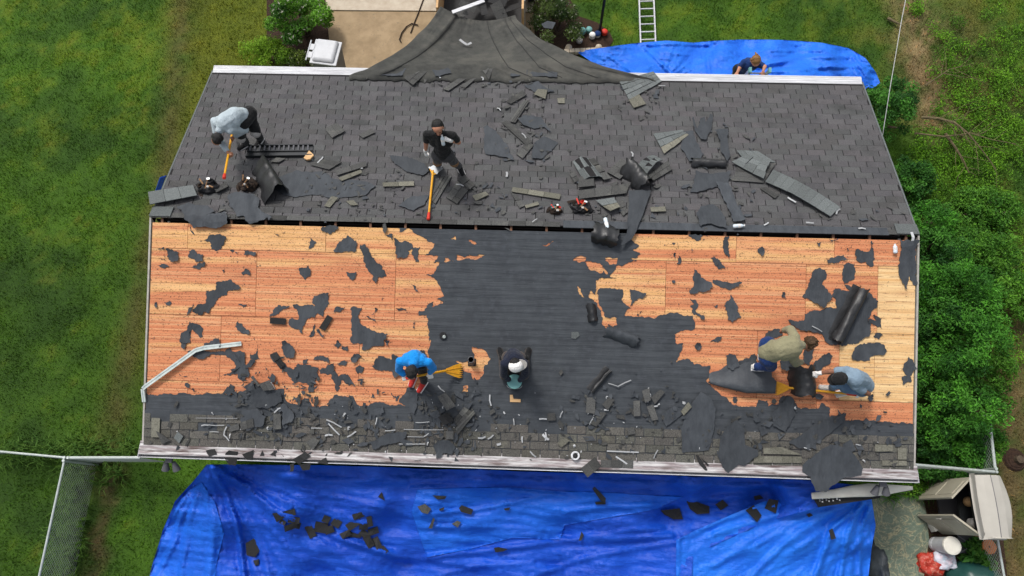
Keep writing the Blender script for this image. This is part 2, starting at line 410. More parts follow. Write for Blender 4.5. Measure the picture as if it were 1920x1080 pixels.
def patio_mat():
    m = bpy.data.materials.new('patio'); m.use_nodes = True; nt = m.node_tree; N, L = nt.nodes, nt.links; bs = N['Principled BSDF']
    bs.inputs['Roughness'].default_value = .75
    g = N.new('ShaderNodeNewGeometry'); t = N.new('ShaderNodeTexNoise'); t.inputs['Scale'].default_value = 3.0; t.inputs['Detail'].default_value = 2
    t.inputs['Distortion'].default_value = 2.5; L.new(g.outputs['Position'], t.inputs[0])
    r = N.new('ShaderNodeValToRGB'); e = r.color_ramp.elements; e[0].position = .36; e[0].color = (.10, .135, .10, 1); e[1].position = .7; e[1].color = (.085, .115, .085, 1)
    for p, c in ((.47, (.13, .16, .115, 1)), (.505, (.27, .25, .15, 1)), (.535, (.12, .14, .10, 1))):
        x = e.new(p); x.color = c
    L.new(t.outputs[0], r.inputs[0])
    t2 = N.new('ShaderNodeTexNoise'); t2.inputs['Scale'].default_value = 30; t2.inputs['Detail'].default_value = 5; L.new(g.outputs['Position'], t2.inputs[0])
    x = N.new('ShaderNodeMix'); x.data_type = 'RGBA'; x.blend_type = 'MULTIPLY'; x.inputs[0].default_value = .7
    L.new(r.outputs[0], x.inputs[6]); L.new(t2.outputs[0], x.inputs[7]); 
    ml = N.new('ShaderNodeMix'); ml.data_type = 'RGBA'; ml.blend_type = 'MULTIPLY'; ml.inputs[0].default_value = 1; ml.inputs[7].default_value = (1.6, 1.6, 1.6, 1)
    L.new(x.outputs[2], ml.inputs[6]); L.new(ml.outputs[2], bs.inputs['Base Color'])
    MATS['patio'] = m
patio_mat()
# ================================================================= GROUND
def vnoise(x, y, seed=0):
    xi, yi = np.floor(x).astype(np.int64), np.floor(y).astype(np.int64); fx, fy = x - xi, y - yi
    fx, fy = fx * fx * (3 - 2 * fx), fy * fy * (3 - 2 * fy)
    def h(a, b):
        n = (a * 374761393 + b * 668265263 + seed * 974634777) & 0x7fffffff
        n = ((n ^ (n >> 13)) * 1274126177) & 0x7fffffff
        return ((n ^ (n >> 16)) & 0xffff) / 65535.0
    return (h(xi, yi) * (1 - fx) + h(xi + 1, yi) * fx) * (1 - fy) + (h(xi, yi + 1) * (1 - fx) + h(xi + 1, yi + 1) * fx) * fy
def fbm(x, y, seed=0, oct=4):
    s = 0; a = .5; t = 0
    for i in range(oct): s = s + a * vnoise(x, y, seed + i * 17); t += a; a *= .55; x = x * 2.03; y = y * 2.03
    return s / t
def segd(x, y, pts):
    d = np.full(np.shape(x), 1e9)
    for (ax, ay), (bx, by) in zip(pts[:-1], pts[1:]):
        dx, dy = bx - ax, by - ay; t = np.clip(((x - ax) * dx + (y - ay) * dy) / (dx * dx + dy * dy), 0, 1)
        d = np.minimum(d, np.hypot(x - ax - t * dx, y - ay - t * dy))
    return d
def gxy(pts): return [tuple(at_z(px, py, 0)[:2]) for px, py in pts]
WORN = gxy([(350, -80), (335, 120), (310, 320), (270, 520), (235, 700), (190, 880)])
FENCE_DIRT = gxy([(205, 880), (185, 960), (165, 1100)])
EAST_PATH = gxy([(1690, -60), (1715, 60), (1740, 150), (1760, 230)])
EAST_PATH2 = gxy([(1900, 560), (1890, 660), (1900, 760), (1905, 900), (1900, 1080)])
EAST_PATH3 = gxy([(1800, 40), (1830, 180), (1890, 170)])
def ground_col(x, y):
    n1, n2, n3 = fbm(x * .55, y * .55, 3), fbm(x * 1.7, y * 1.7, 9), fbm(x * 6, y * 6, 21)
    sm = lambda v, a, b: np.clip((v - a) / (b - a), 0, 1)[..., None]
    dark, mid, yel, brown = (np.array(c) for c in ((.030, .078, .006), (.062, .145, .008), (.155, .175, .010), (.13, .095, .030)))
    c = dark + (mid - dark) * sm(n1 * .5 + n2 * .5, .34, .62)
    c = c + (yel - c) * sm(n2 * .6 + n3 * .4 + np.clip((y - 3) * .018, -.06, .10), .54, .82) * .6
    c = c + (brown - c) * sm(n3 * .6 + n2 * .4, .66, .85) * .45
    w = np.exp(-(segd(x, y, WORN) / .38) ** 2)[..., None] * sm(n2, .25, .6)
    c = c + (np.array((.105, .085, .026)) - c) * w * .75
    soil, straw = np.array((.13, .078, .042)), np.array((.24, .165, .085))
    def path(pts, wd, k, col):
        return np.exp(-(segd(x + (n2 - .5) * .8, y + (n1 - .5) * .8, pts) / wd) ** 2)[..., None] * k, col
    for pts, wd, k, col in ((FENCE_DIRT, .18, .8, soil), (EAST_PATH, .55, .9, straw), (EAST_PATH2, .6, .8, soil * 1.15), (EAST_PATH3, .9, .45, soil * .9)):
        a, col = path(pts, wd, k, col); c = c + (col * (.55 + .9 * n3[..., None]) - c) * np.clip(a * sm(n2 * .5 + n3 * .5, .22, .52), 0, 1)
    east = np.clip((x - 7.2) / 1.0, 0, 1)[..., None] * np.clip((n2[..., None] - .46) * 4, 0, 1)
    c = c + (np.array((.085, .060, .026)) - c) * east * .3
    xs = np.interp(y, [p[1] for p in WORN[::-1]], [p[0] for p in WORN[::-1]])
    k = (np.clip((x - xs) / .5, 0, 1) * np.clip((-5.5 - x) / 1.0, 0, 1) * np.clip((y + 3) / 1.5, 0, 1))[..., None] * (.35 + .5 * n2[..., None])
    c = c + (np.array((.135, .135, .010)) - c) * np.clip(k, 0, .6)
    dk = np.clip((-6.5 - x) / 3, 0, 1)[..., None] * np.clip((5 - y) / 5, 0, 1)[..., None]     # deeper green towards the left corner; vignette-like darkening is put into the colour
    return c * (.75 + .5 * n3[..., None]) * (.92 - .20 * dk)
def graded(a, b, st, far):
    c = list(np.arange(a, b + st / 2, st)); s = st; lo = []; hi = []; p = a; q = b
    while s < far: s *= 1.7; p -= s; q += s; lo.append(p); hi.append(q)
    return np.array(lo[::-1] + c + hi)
gx, gy = graded(-15, 15, .13, 250), graded(-9, 11.5, .13, 250)
XX, YY = np.meshgrid(gx, gy); zz = (fbm(XX * 1.3, YY * 1.3, 5) - .5) * .05
vs = np.stack([XX, YY, zz - .03], -1).reshape(-1, 3)
ny, nx = XX.shape; ii = np.arange(ny * nx).reshape(ny, nx)
fs = np.stack([ii[:-1, :-1], ii[:-1, 1:], ii[1:, 1:], ii[1:, :-1]], -1).reshape(-1, 4)
me = bpy.data.meshes.new('ground'); me.from_pydata(vs.tolist(), [], fs.tolist())
at = me.attributes.new('tint', 'FLOAT_COLOR', 'POINT')
gc = ground_col(XX, YY).reshape(-1, 3); at.data.foreach_set('color', np.concatenate([gc, np.ones((len(gc), 1))], 1).astype(np.float32).ravel())
me.polygons.foreach_set('use_smooth', [True] * len(me.polygons))
gm = pmat('ground', (1.25, 1.25, 1.25), (.55, .55, .55), 38, .95, 1.0, 55, tint=True, lo=.3, hi=.7); me.materials.append(gm)
ground = link('ground', me); tag(ground, kind='structure')

# grass blades over what the photograph shows of the lawn
HOUSE_X, HOUSE_Y = HALF - .1, RUN * CS - .1
DRIVE = gxy([(612, -120), (634, 170), (1000, 170), (1000, -120)]); 
BED1 = gxy([(505, 20), (500, 110), (640, 130), (640, 0)]); BED2 = gxy([(1000, 0), (1010, 95), (1060, 120), (1145, 92), (1148, 62), (1115, 40), (1080, 0)])
PATIO = gxy([(1500, 925), (1738, 925), (1742, 1000), (1725, 1160), (1480, 1160)])
def blades(name, n, box, hmin, hmax, wd, colfn, mat, seed, lean=.6, avoid=()):
    r = np.random.default_rng(seed); x = r.uniform(box[0], box[2], n); y = r.uniform(box[1], box[3], n)
    k = ~((np.abs(x) < HOUSE_X) & (np.abs(y) < HOUSE_Y))
    P = np.stack([x, y], 1)
    for a in avoid: k &= ~inside(P, a)
    k &= r.uniform(0, 1, n) < np.clip(fbm(x * 2.2, y * 2.2, 31) * 1.7 - .15, .12, 1)
    x, y = x[k], y[k]; n = len(x); th = r.uniform(0, 2 * np.pi, n); h = r.uniform(hmin, hmax, n); ln = r.uniform(.1, lean, n) * h * 1.6
    az = r.uniform(0, 2 * np.pi, n); z = (fbm(x * 1.3, y * 1.3, 5) - .5) * .05 - .03
    V = np.zeros((n, 3, 3)); dx, dy = np.cos(th) * wd / 2, np.sin(th) * wd / 2
    V[:, 0] = np.stack([x - dx, y - dy, z], 1); V[:, 1] = np.stack([x + dx, y + dy, z], 1)
    V[:, 2] = np.stack([x + np.cos(az) * ln, y + np.sin(az) * ln, z + h], 1)
    me = bpy.data.meshes.new(name); me.vertices.add(3 * n); me.vertices.foreach_set('co', V.ravel())
    me.loops.add(3 * n); me.loops.foreach_set('vertex_index', np.arange(3 * n, dtype=np.int32))
    me.polygons.add(n); me.polygons.foreach_set('loop_start', np.arange(0, 3 * n, 3, dtype=np.int32))
    me.update(calc_edges=True)
    c = colfn(x, y) * r.uniform(.55, 1.85, (n, 1)) * np.array([1.0, 1.0, .9])
    c = c * (1 + (r.uniform(0, 1, (n, 1)) < .12) * np.array([[.9, .45, .5]]))
    a = me.attributes.new('tint', 'FLOAT_COLOR', 'FACE'); a.data.foreach_set('color', np.concatenate([c, np.ones((n, 1))], 1).astype(np.float32).ravel())
    me.materials.append(M(mat)); return link(name, me)
tag(blades('lawn_grass', 420000, (-14, -6.8, 13, 10.5), .025, .08, .018, lambda x, y: ground_col(x, y) * 1.25, 'grass', 4, avoid=(DRIVE, BED1, BED2, PATIO)),
    'short mown grass covering the lawns around the house', 'grass', kind='stuff')

# driveway slabs, patio, planting beds
def slab(name, pix, z, mat, th=.08):
    P = [at_z(x, y, z) for x, y in pix]; n = len(P)
    vsl = [p - Vector((0, 0, th)) for p in P] + P
    f = [tuple(range(n, 2 * n)), tuple(range(n - 1, -1, -1))] + [(i, (i + 1) % n, n + (i + 1) % n, n + i) for i in range(n)]
    return tag(obj(name, vsl, f, mat), kind='structure')
slab('driveway', [(628, 190), (1010, 190), (1000, 24), (612, 21)], .030, M('concrete'))
slab('driveway', [(612, 18.5), (1000, 21.5), (1000, -140), (600, -140)], .034, M('concrete_pale'))
slab('patio', [(1480, 1160), (1722, 1160), (1742, 1010), (1736, 955), (1726, 921), (1560, 918), (1480, 925)], .03, M('patio'))
slab('planting_bed', [(500, 70), (508, 118), (632, 132), (622, 0), (600, -20), (500, -20)], .0, M('mulch'), .05)
slab('planting_bed', [(985, 105), (1060, 118), (1100, 95), (1140, 92), (1150, 75), (1143, 60), (1120, 42), (1085, 30), (1070, 0), (985, -10)], .002, M('mulch'), .05)
slab('planting_bed', [(1722, 925), (1735, 1000), (1740, 1090), (1890, 1090), (1880, 1000), (1855, 900), (1720, 895)], .0, M('mulch'), .05)
mb = MB(); 
for i in range(9):
    a = at_z(1058 + i * 10, 97.5 - i * .4, .05); b = at_z(1067 + i * 10, 97 - i * .4, .05); mb.bar(a, b, .11, .11)
tag(mb.build('stone_edging', M('concrete_pale')), 'low pale stone edging in front of the small flower bed', 'edging')

# ================================================================= HOUSE
house = empty('house', (0, 0, 0), 'single storey gabled house with its roof half stripped to bare plywood', 'house')
EAVE_Y = RUN * CS; EAVE_Z = RIDGE_Z - RUN * SN
WALLX, WALLY = HALF - .25, EAVE_Y - .35
def wall(p, q, h0, h1, nm='wall'):      # clapboard wall with lapped boards
    mb = MB(); p, q = Vector(p), Vector(q); d = (q - p).normalized(); n = Vector((d.y, -d.x, 0))
    z = h0; k = 0
    while z < h1 - .01:
        t = min(z + .2, h1)
        o1, o2 = n * .03, n * .008
        mb.hexa([p + Vector((0, 0, z)), q + Vector((0, 0, z)), q + o1 + Vector((0, 0, z)), p + o1 + Vector((0, 0, z)),
                 p + Vector((0, 0, t)), q + Vector((0, 0, t)), q + o2 + Vector((0, 0, t)), p + o2 + Vector((0, 0, t))]); z = t; k += 1
    return mb.build(nm, M('siding'), house)
WT = EAVE_Z - .10
wall((-WALLX, -WALLY, 0), (WALLX, -WALLY, 0), 0, WT); wall((WALLX, WALLY, 0), (-WALLX, WALLY, 0), 0, WT)
wall((WALLX, -WALLY, 0), (WALLX, WALLY, 0), 0, WT); wall((-WALLX, WALLY, 0), (-WALLX, -WALLY, 0), 0, WT)
for sx in (-1, 1):          # gable triangles
    x0, x1 = sx * WALLX - .02, sx * WALLX + .02; tz = RIDGE_Z - .12
    obj('gable_wall', [(x0, -WALLY, WT), (x0, WALLY, WT), (x0, 0, tz), (x1, -WALLY, WT), (x1, WALLY, WT), (x1, 0, tz)],
        [(0, 2, 1), (3, 4, 5), (0, 1, 4, 3), (1, 2, 5, 4), (2, 0, 3, 5)], M('siding'), house)
MB().box((-WALLX, -WALLY, WT - .05), (WALLX, WALLY, WT - .01)).build('attic_floor', M('attic'), house)
# rafters, visible across the open slot at the ridge
n_r = int(2 * HALF / .61)
for i in range(n_r + 1):
    x = -HALF + .18 + i * (2 * HALF - .36) / n_r
    mb = MB()
    for fn in (F, B):
        mb.hexa([fn(x - .02, .0, -.16), fn(x + .02, .0, -.16), fn(x + .02, RUN - .3, -.16), fn(x - .02, RUN - .3, -.16),
                 fn(x - .02, .0, -.022), fn(x + .02, .0, -.022), fn(x + .02, RUN - .3, -.022), fn(x - .02, RUN - .3, -.022)])
    mb.build('rafter', M('rafter'), house)
MB().box((-HALF + .05, -.015, RIDGE_Z - .30), (HALF - .05, .015, RIDGE_Z - .09)).build('ridge_board', M('attic'), house)

# --- near slope: plywood sheets, one object each
deck = empty('roof_deck', (0, 0, RIDGE_Z)); deck.parent = house; deck.location = (0, 0, RIDGE_Z)
tag(deck, 'near roof slope of bare plywood sheets')
def vrow(py): return fuv(900, py)[1]
ROWY = [None, 466 + 14, 592 + 13, 718 + 12, None]
V0, V1 = .085, RUN - .02
RV = [V0, vrow(480), vrow(605), vrow(731), V1]
SEAMS = [[352, 611, 872, 1133, 1381, 1565], [480, 741, 1002, 1248, 1511, 1646], [413, 674, 935, 1196, 1420, 1574, 1640], [350, 560, 821, 1082, 1343, 1530]]
def ply(u0, u1, v0, v1, mat):
    g = .0035; mb = MB()
    mb.hexa([F(u0 + g, v1 - g, -.015), F(u1 - g, v1 - g, -.015), F(u1 - g, v0 + g, -.015), F(u0 + g, v0 + g, -.015),
             F(u0 + g, v1 - g, 0), F(u1 - g, v1 - g, 0), F(u1 - g, v0 + g, 0), F(u0 + g, v0 + g, 0)])
    o = mb.build('plywood_sheet', M(mat), deck, base=F((u0 + u1) / 2, (v0 + v1) / 2)); return o
rnd = random.Random(5)
MATROW = [['plywood_pale', 'plywood_pale', 'plywood_pale', 'plywood', 'plywood_pale', 'plywood_pale', 'plywood'],
          ['plywood', 'plywood', 'plywood', 'plywood', 'plywood_orange', 'plywood', 'plywood_new'],
          ['plywood_orange', 'plywood_orange', 'plywood', 'plywood', 'plywood_orange', 'plywood_orange', 'plywood_new', 'plywood_new'],
          ['plywood_orange', 'plywood', 'plywood_orange', 'plywood', 'plywood', 'plywood_orange', 'plywood_orange']]
for r in range(4):
    py = (440, 540, 660, 790)[r]
    us = [-HALF + .02] + [fuv(x, py)[0] for x in SEAMS[r]] + [HALF - .02]
    for k in range(len(us) - 1): ply(us[k], us[k + 1], RV[r], RV[r + 1], MATROW[r][k])
# --- rake trim along the gables
for sx in (-1, 1):
    for fn in (F, B):
        mb = MB(); x0, x1 = sx * (HALF + .004), sx * (HALF + .035)
        if sx < 0: x0, x1 = x1, x0
        mb.hexa([fn(x0, RUN, -.14), fn(x1, RUN, -.14), fn(x1, .0, -.14), fn(x0, .0, -.14), fn(x0, RUN, .004), fn(x1, RUN, .004), fn(x1, .0, .004), fn(x0, .0, .004)])
        mb.build('rake_board', M('trim' if fn is F else 'pale_shingle'), house)

# --- felt still fixed on the near slope, with the bare areas as torn openings
HA = [(262, 400), (500, 398)] + S1f([(330, 100), (332, 118), (355, 180), (390, 172), (425, 150), (470, 190), (540, 225), (620, 265), (600, 310), (545, 360), (600, 352), (650, 360), (638, 385),
      (612, 412), (655, 405), (635, 440), (605, 495), (555, 500), (600, 520), (640, 560), (665, 600), (690, 660), (640, 685), (700, 700), (640, 730), (600, 742), (610, 700), (560, 730), (545, 770), (505, 768), (500, 805), (560, 800), (570, 900), (582, 1000)]) + \
     S2b([(640, 60), (628, 168), (610, 260), (590, 360), (560, 400), (548, 428), (500, 390), (470, 430), (440, 470), (415, 510), (472, 545), (380, 540), (280, 512), (200, 540), (135, 545), (90, 480), (50, 452)]) + \
     S2a([(1600, 480), (1510, 460), (1460, 500), (1445, 545), (1330, 545), (1310, 490), (1275, 480), (1250, 530), (1150, 510), (1130, 420), (1060, 430), (1000, 390), (930, 385), (850, 430), (780, 455), (690, 452), (540, 462), (300, 455), (150, 462), (60, 465)])
HB = S1g([(552, 60), (555, 125), (510, 200), (575, 250), (525, 285), (585, 320), (500, 355), (560, 370), (480, 390), (395, 410), (345, 490), (395, 505), (240, 520), (235, 640), (200, 600), (182, 655), (250, 700),
          (280, 790), (290, 870), (350, 900), (405, 865), (400, 815), (310, 810), (285, 740), (260, 680), (245, 620), (260, 590), (330, 583), (440, 590), (450, 650), (440, 680), (510, 740), (470, 770), (460, 795),
          (560, 805), (690, 820), (740, 790), (870, 770), (930, 800), (990, 795), (1010, 870), (990, 910), (850, 940), (870, 1020), (910, 1010)]) + \
     S2c([(930, 90), (880, 230), (970, 205), (1010, 245), (1080, 255)]) + S2d([(100, 303), (75, 395), (130, 450), (240, 540), (290, 550), (370, 550), (390, 505), (440, 510), (445, 545), (500, 535), (520, 492), (560, 480), (590, 510), (620, 550), (740, 560),
          (760, 525), (815, 560), (810, 610), (900, 580), (905, 630), (960, 625), (1100, 640), (1300, 650), (1370, 655)]) + [(1745, 790), (1745, 425), (1400, 420)]
HOLES = [HA, HB] + [S1g(p) for p in ([(60, 370), (95, 335), (160, 340), (150, 375), (110, 385)], [(150, 378), (280, 400), (292, 460), (270, 470), (180, 430)], [(310, 345), (405, 345), (398, 395), (345, 402), (310, 370)],
        [(295, 415), (330, 460), (352, 490), (305, 462)], [(95, 565), (148, 655), (108, 630)])] + \
        [S1f(p) for p in ([(735, 230), (770, 208), (780, 240)], [(875, 238), (935, 270), (912, 272)], [(1420, 282), (1515, 248), (1480, 277)], [(785, 350), (1000, 348), (940, 385), (850, 380), (790, 392)], [(690, 360), (765, 400), (690, 402)])] + \
        [S2b(p) for p in ([(945, 115), (985, 130), (1050, 155), (1080, 200), (1060, 240), (1030, 260), (1030, 310), (990, 355), (965, 362), (940, 310), (910, 300), (880, 282), (870, 255), (825, 220), (920, 215), (962, 200), (955, 160)],
        [(880, 400), (915, 393), (918, 440), (872, 446)])]
rect = [(-HALF + .02, V0 - .002), (HALF - .02, V0 - .002), (HALF - .02, RUN - .30), (-HALF + .02, RUN - .30)]
felt = sheet('felt_underlayment', rect, F, M('felt_deck'), house, w=.005, wave=.005, wl=.25, thick=.004, step=.14,
             holes=[rough(FU(h), .20, .05, 40 + i) for i, h in enumerate(HOLES)], amp=0, seed=2)
tag(felt, 'dark grey felt underlayment still covering the middle and foot of the slope')

# --- felt remnants stapled on the bare plywood: parts of the house
REM = [(S1e, p) for p in (
 [(505, 270), (595, 215), (640, 212), (715, 235), (695, 290), (665, 335), (590, 332), (575, 270)], [(225, 340), (245, 325), (330, 360), (325, 430), (260, 425), (235, 400)],
 [(410, 350), (440, 335), (475, 375), (525, 375), (525, 430), (490, 440), (420, 405), (400, 390)], [(435, 480), (480, 450), (550, 440), (540, 470), (500, 495)], [(170, 465), (220, 455), (250, 468), (215, 490)],
 [(160, 415), (225, 405), (215, 425)], [(860, 340), (950, 355), (955, 380), (860, 380)], [(1380, 330), (1390, 235), (1440, 285)], [(1580, 345), (1690, 220), (1775, 290), (1765, 350)],
 [(1300, 490), (1385, 465), (1395, 530), (1355, 585), (1310, 540)], [(1680, 520), (1760, 515), (1755, 570), (1725, 585), (1690, 550)], [(1480, 180), (1500, 110), (1620, 100), (1635, 160), (1540, 210)],
 [(835, 525), (870, 490), (900, 500), (905, 545), (850, 545)], [(630, 600), (750, 578), (830, 645), (715, 680), (720, 700), (640, 745), (580, 845), (530, 840), (510, 870), (440, 845), (450, 815), (550, 760), (550, 670), (630, 655)],
 [(385, 880), (445, 770), (440, 800), (400, 870)], [(210, 760), (265, 760), (260, 785), (225, 785)], [(805, 780), (880, 780), (850, 810)],
 [(1405, 765), (1420, 710), (1550, 688), (1545, 770), (1490, 880), (1450, 850), (1430, 885), (1370, 895), (1330, 960), (1330, 1015), (1270, 980), (1215, 935), (1225, 895), (1290, 905), (1290, 840), (1250, 785), (1440, 795)],
 [(1060, 875), (1130, 785), (1230, 790), (1200, 810), (1120, 860)], [(1585, 850), (1600, 800), (1675, 800), (1640, 840)], [(340, 1090), (345, 1040), (420, 915), (525, 980), (510, 1040), (435, 980), (420, 1090)],
 [(780, 960), (805, 915), (840, 935), (905, 1020), (800, 990)], [(420, 150), (455, 215), (440, 210)], [(1390, 1045), (1435, 935), (1410, 1040)], [(1440, 985), (1465, 980), (1490, 1030), (1520, 1020), (1500, 1045)],
 [(745, 345), (770, 338), (805, 372)], [(1105, 205), (1145, 215), (1130, 225)], [(135, 765), (160, 765), (150, 810), (138, 800)], [(680, 505), (700, 500), (695, 535)], [(160, 330), (215, 318), (200, 335)])]
REM += [(S1f, p) for p in (
 [(60, 275), (100, 270), (130, 330), (180, 400), (215, 425), (260, 510), (205, 515), (185, 570), (140, 490), (85, 400)], [(-6, 745), (75, 745), (45, 820), (70, 870), (130, 900), (190, 935), (275, 945), (240, 990), (240, 1030), (140, 1050), (75, 1060), (80, 1010), (-8, 1005)],
 [(305, 215), (345, 240), (455, 275), (445, 310), (420, 320), (415, 370), (345, 380), (330, 290)], [(445, 290), (510, 290), (500, 405), (475, 405), (450, 350)], [(250, 210), (310, 200), (300, 240)], [(440, 565), (470, 580), (500, 630), (480, 625)],
 [(330, 750), (405, 755), (410, 775), (340, 760)], [(455, 860), (480, 850), (470, 905), (458, 895)], [(150, 800), (180, 745), (200, 760), (165, 800)], [(110, 805), (185, 850), (150, 835)], [(250, 1000), (290, 990), (270, 1030)])]
REM += [(S2a, p) for p in (
 [(385, 20), (450, -10), (450, 60), (410, 135), (385, 110)], [(555, 90), (665, 50), (680, 110), (560, 120)], [(430, 150), (700, 155), (740, 120), (760, 150), (850, 155), (850, 240), (880, 330), (830, 370), (790, 310), (690, 320), (780, 280), (760, 215), (700, 175), (560, 200), (480, 190)],
 [(1120, 75), (1145, 68), (1215, 155), (1200, 195), (1140, 190)], [(880, 180), (930, 150), (950, 100), (940, 180), (960, 205), (900, 205)], [(1030, 170), (1080, 150), (1130, 230), (1200, 280), (1230, 235), (1330, 260), (1380, 270), (1350, 380), (1345, 440), (1310, 450), (1300, 390), (1200, 380), (1150, 300), (1060, 230)],
 [(1340, 215), (1370, 180), (1450, 190), (1455, 235)], [(1515, 235), (1610, 215), (1570, 255)], [(1620, 200), (1640, 165), (1700, 185), (1640, 230)], [(1380, 280), (1500, 225), (1495, 280), (1440, 320), (1390, 310)], [(1470, 300), (1500, 290), (1520, 330), (1575, 310), (1655, 390), (1600, 400), (1540, 360), (1510, 440)],
 [(1650, 265), (1705, 265), (1690, 305), (1655, 300)], [(1490, 100), (1520, 65), (1540, 90), (1515, 130)], [(1545, 125), (1590, 110), (1590, 145)], [(370, 310), (435, 335), (420, 335)], [(415, 380), (440, 380), (450, 410), (430, 410)], [(470, 0), (545, 0), (530, 50)], [(790, 0), (880, 0), (870, 30), (830, 20)], [(1270, 210), (1305, 205), (1300, 240), (1270, 240)],
 [(690, 450), (740, 380), (775, 400), (760, 460)], [(460, 425), (490, 420), (485, 440)], [(1320, 30), (1335, 0), (1310, 45)], [(1370, 0), (1410, 35), (1395, 30)])]
REM += [(S2b, p) for p in (
 [(215, 255), (275, 180), (360, 210), (370, 170), (420, 195), (440, 330), (385, 340), (360, 290), (290, 290)], [(75, 190), (110, 165), (155, 185), (100, 230), (75, 225)], [(110, 270), (130, 250), (165, 265), (155, 300), (115, 310)], [(0, 320), (50, 315), (110, 400), (40, 380)], [(0, 110), (50, 115), (40, 150), (10, 140)],
 [(570, 145), (600, 140), (622, 180), (590, 172)], [(215, 480), (225, 450), (245, 485)], [(360, 445), (400, 480), (440, 460), (395, 510)])]
REM += [(S1g, p) for p in (
 [(955, 110), (1030, 120), (1130, 115), (1075, 170), (1035, 215), (965, 180)], [(1245, 165), (1275, 150), (1270, 290), (1275, 365), (1245, 320), (1225, 270), (1225, 215)], [(1130, 350), (1155, 330), (1190, 360), (1215, 385), (1245, 425), (1190, 435), (1160, 390)], [(1000, 440), (1060, 500), (1135, 530), (1145, 570), (1090, 610), (970, 625), (960, 600), (1000, 550)],
 [(1145, 525), (1180, 515), (1370, 535), (1345, 570), (1290, 595), (1210, 580)], [(1290, 630), (1310, 660), (1365, 810), (1300, 850), (1260, 830), (1260, 770), (1235, 720), (1280, 670)], [(970, 660), (1010, 670), (1035, 720), (1015, 750), (1030, 780), (1070, 790), (1080, 825), (1000, 790), (970, 720), (1000, 700)],
 [(505, 590), (550, 600), (630, 625), (540, 680), (500, 725), (520, 680)], [(840, 310), (860, 310), (855, 365)], [(880, 330), (895, 340), (895, 395), (865, 390)], [(1500, 280), (1530, 258), (1550, 290), (1520, 335)], [(825, 525), (855, 525), (850, 545)], [(1015, 1050), (1040, 1005), (1060, 1040), (1030, 1065)], [(1120, 1005), (1160, 980), (1195, 990)],
 [(1150, 720), (1185, 710), (1180, 735)], [(555, 790), (605, 755), (570, 800)], [(830, 235), (860, 230), (845, 245)], [(975, 265), (995, 290), (980, 290)])]
REM += [(S1h, p) for p in (
 [(725, 255), (800, 235), (850, 222), (885, 260), (790, 285), (735, 285)], [(935, 195), (950, 180), (1000, 200), (1045, 180), (1050, 120), (1070, 210), (1080, 250), (1065, 310), (1040, 305), (1015, 270), (955, 270)], [(850, 295), (890, 278), (935, 290), (930, 400), (860, 435), (848, 380)], [(650, 325), (720, 330), (725, 400), (700, 440), (770, 530), (705, 610), (555, 530), (600, 450)],
 [(770, 510), (790, 470), (860, 480), (900, 490), (860, 440), (930, 470), (960, 470), (1040, 500), (1100, 560), (1095, 600), (1030, 680), (1040, 800), (960, 860), (900, 870), (730, 860), (700, 800), (560, 770), (480, 730), (450, 695), (570, 690), (570, 650), (800, 610), (795, 540)],
 [(910, 970), (930, 890), (1000, 860), (1080, 855), (1150, 880), (1165, 920), (1130, 950), (1050, 960), (1045, 990)], [(1070, 810), (1100, 785), (1135, 805), (1110, 835), (1080, 825)], [(1060, 660), (1130, 680), (1130, 760), (1030, 720), (1020, 690), (1090, 700)], [(1255, 58), (1388, 62), (1386, 440), (1370, 445), (1330, 375), (1310, 475), (1270, 400), (1250, 330)],
 [(745, 110), (815, 95), (770, 130)], [(650, 140), (690, 135), (680, 165)], [(410, 490), (440, 485), (430, 540), (408, 530)], [(870, 175), (895, 170), (890, 195)], [(235, 180), (260, 162), (278, 185), (260, 230), (240, 210)])]
REM += [(S2d, p) for p in (
 [(195, 240), (240, 235), (265, 270), (260, 310), (220, 325), (195, 290)], [(260, 290), (330, 260), (360, 225), (390, 290), (370, 330), (265, 325)], [(700, 330), (720, 280), (800, 225), (830, 245), (815, 290), (750, 335)], [(655, 210), (720, 205), (690, 300), (650, 290)], [(410, 150), (430, 110), (510, 85), (530, 120), (450, 150)],
 [(1245, 320), (1280, 250), (1330, 320), (1290, 365), (1295, 400), (1245, 415), (1240, 370), (1275, 365)], [(1035, 480), (1060, 470), (1070, 500), (1045, 515)], [(95, 160), (130, 148), (165, 128), (150, 160)], [(5, 190), (30, 168), (48, 190), (25, 210)], [(235, 490), (260, 490), (258, 530), (240, 525)])]
for i, (z, p) in enumerate(REM):
    pl = [(min(max(u, -HALF + .01), HALF + .03), max(v, V0 + .003)) for u, v in FU(z(p))]
    a = np.array(pl); size = max(np.ptp(a[:, 0]), np.ptp(a[:, 1]))
    sheet('felt_remnant', pl, F, M('felt_loose'), house, w=.004 + (i % 5) * .0012, wave=.003, wl=.2, thick=.004, step=max(.16, size / 6), amp=.22, minlen=.04, seed=i + 100, curl=.09)
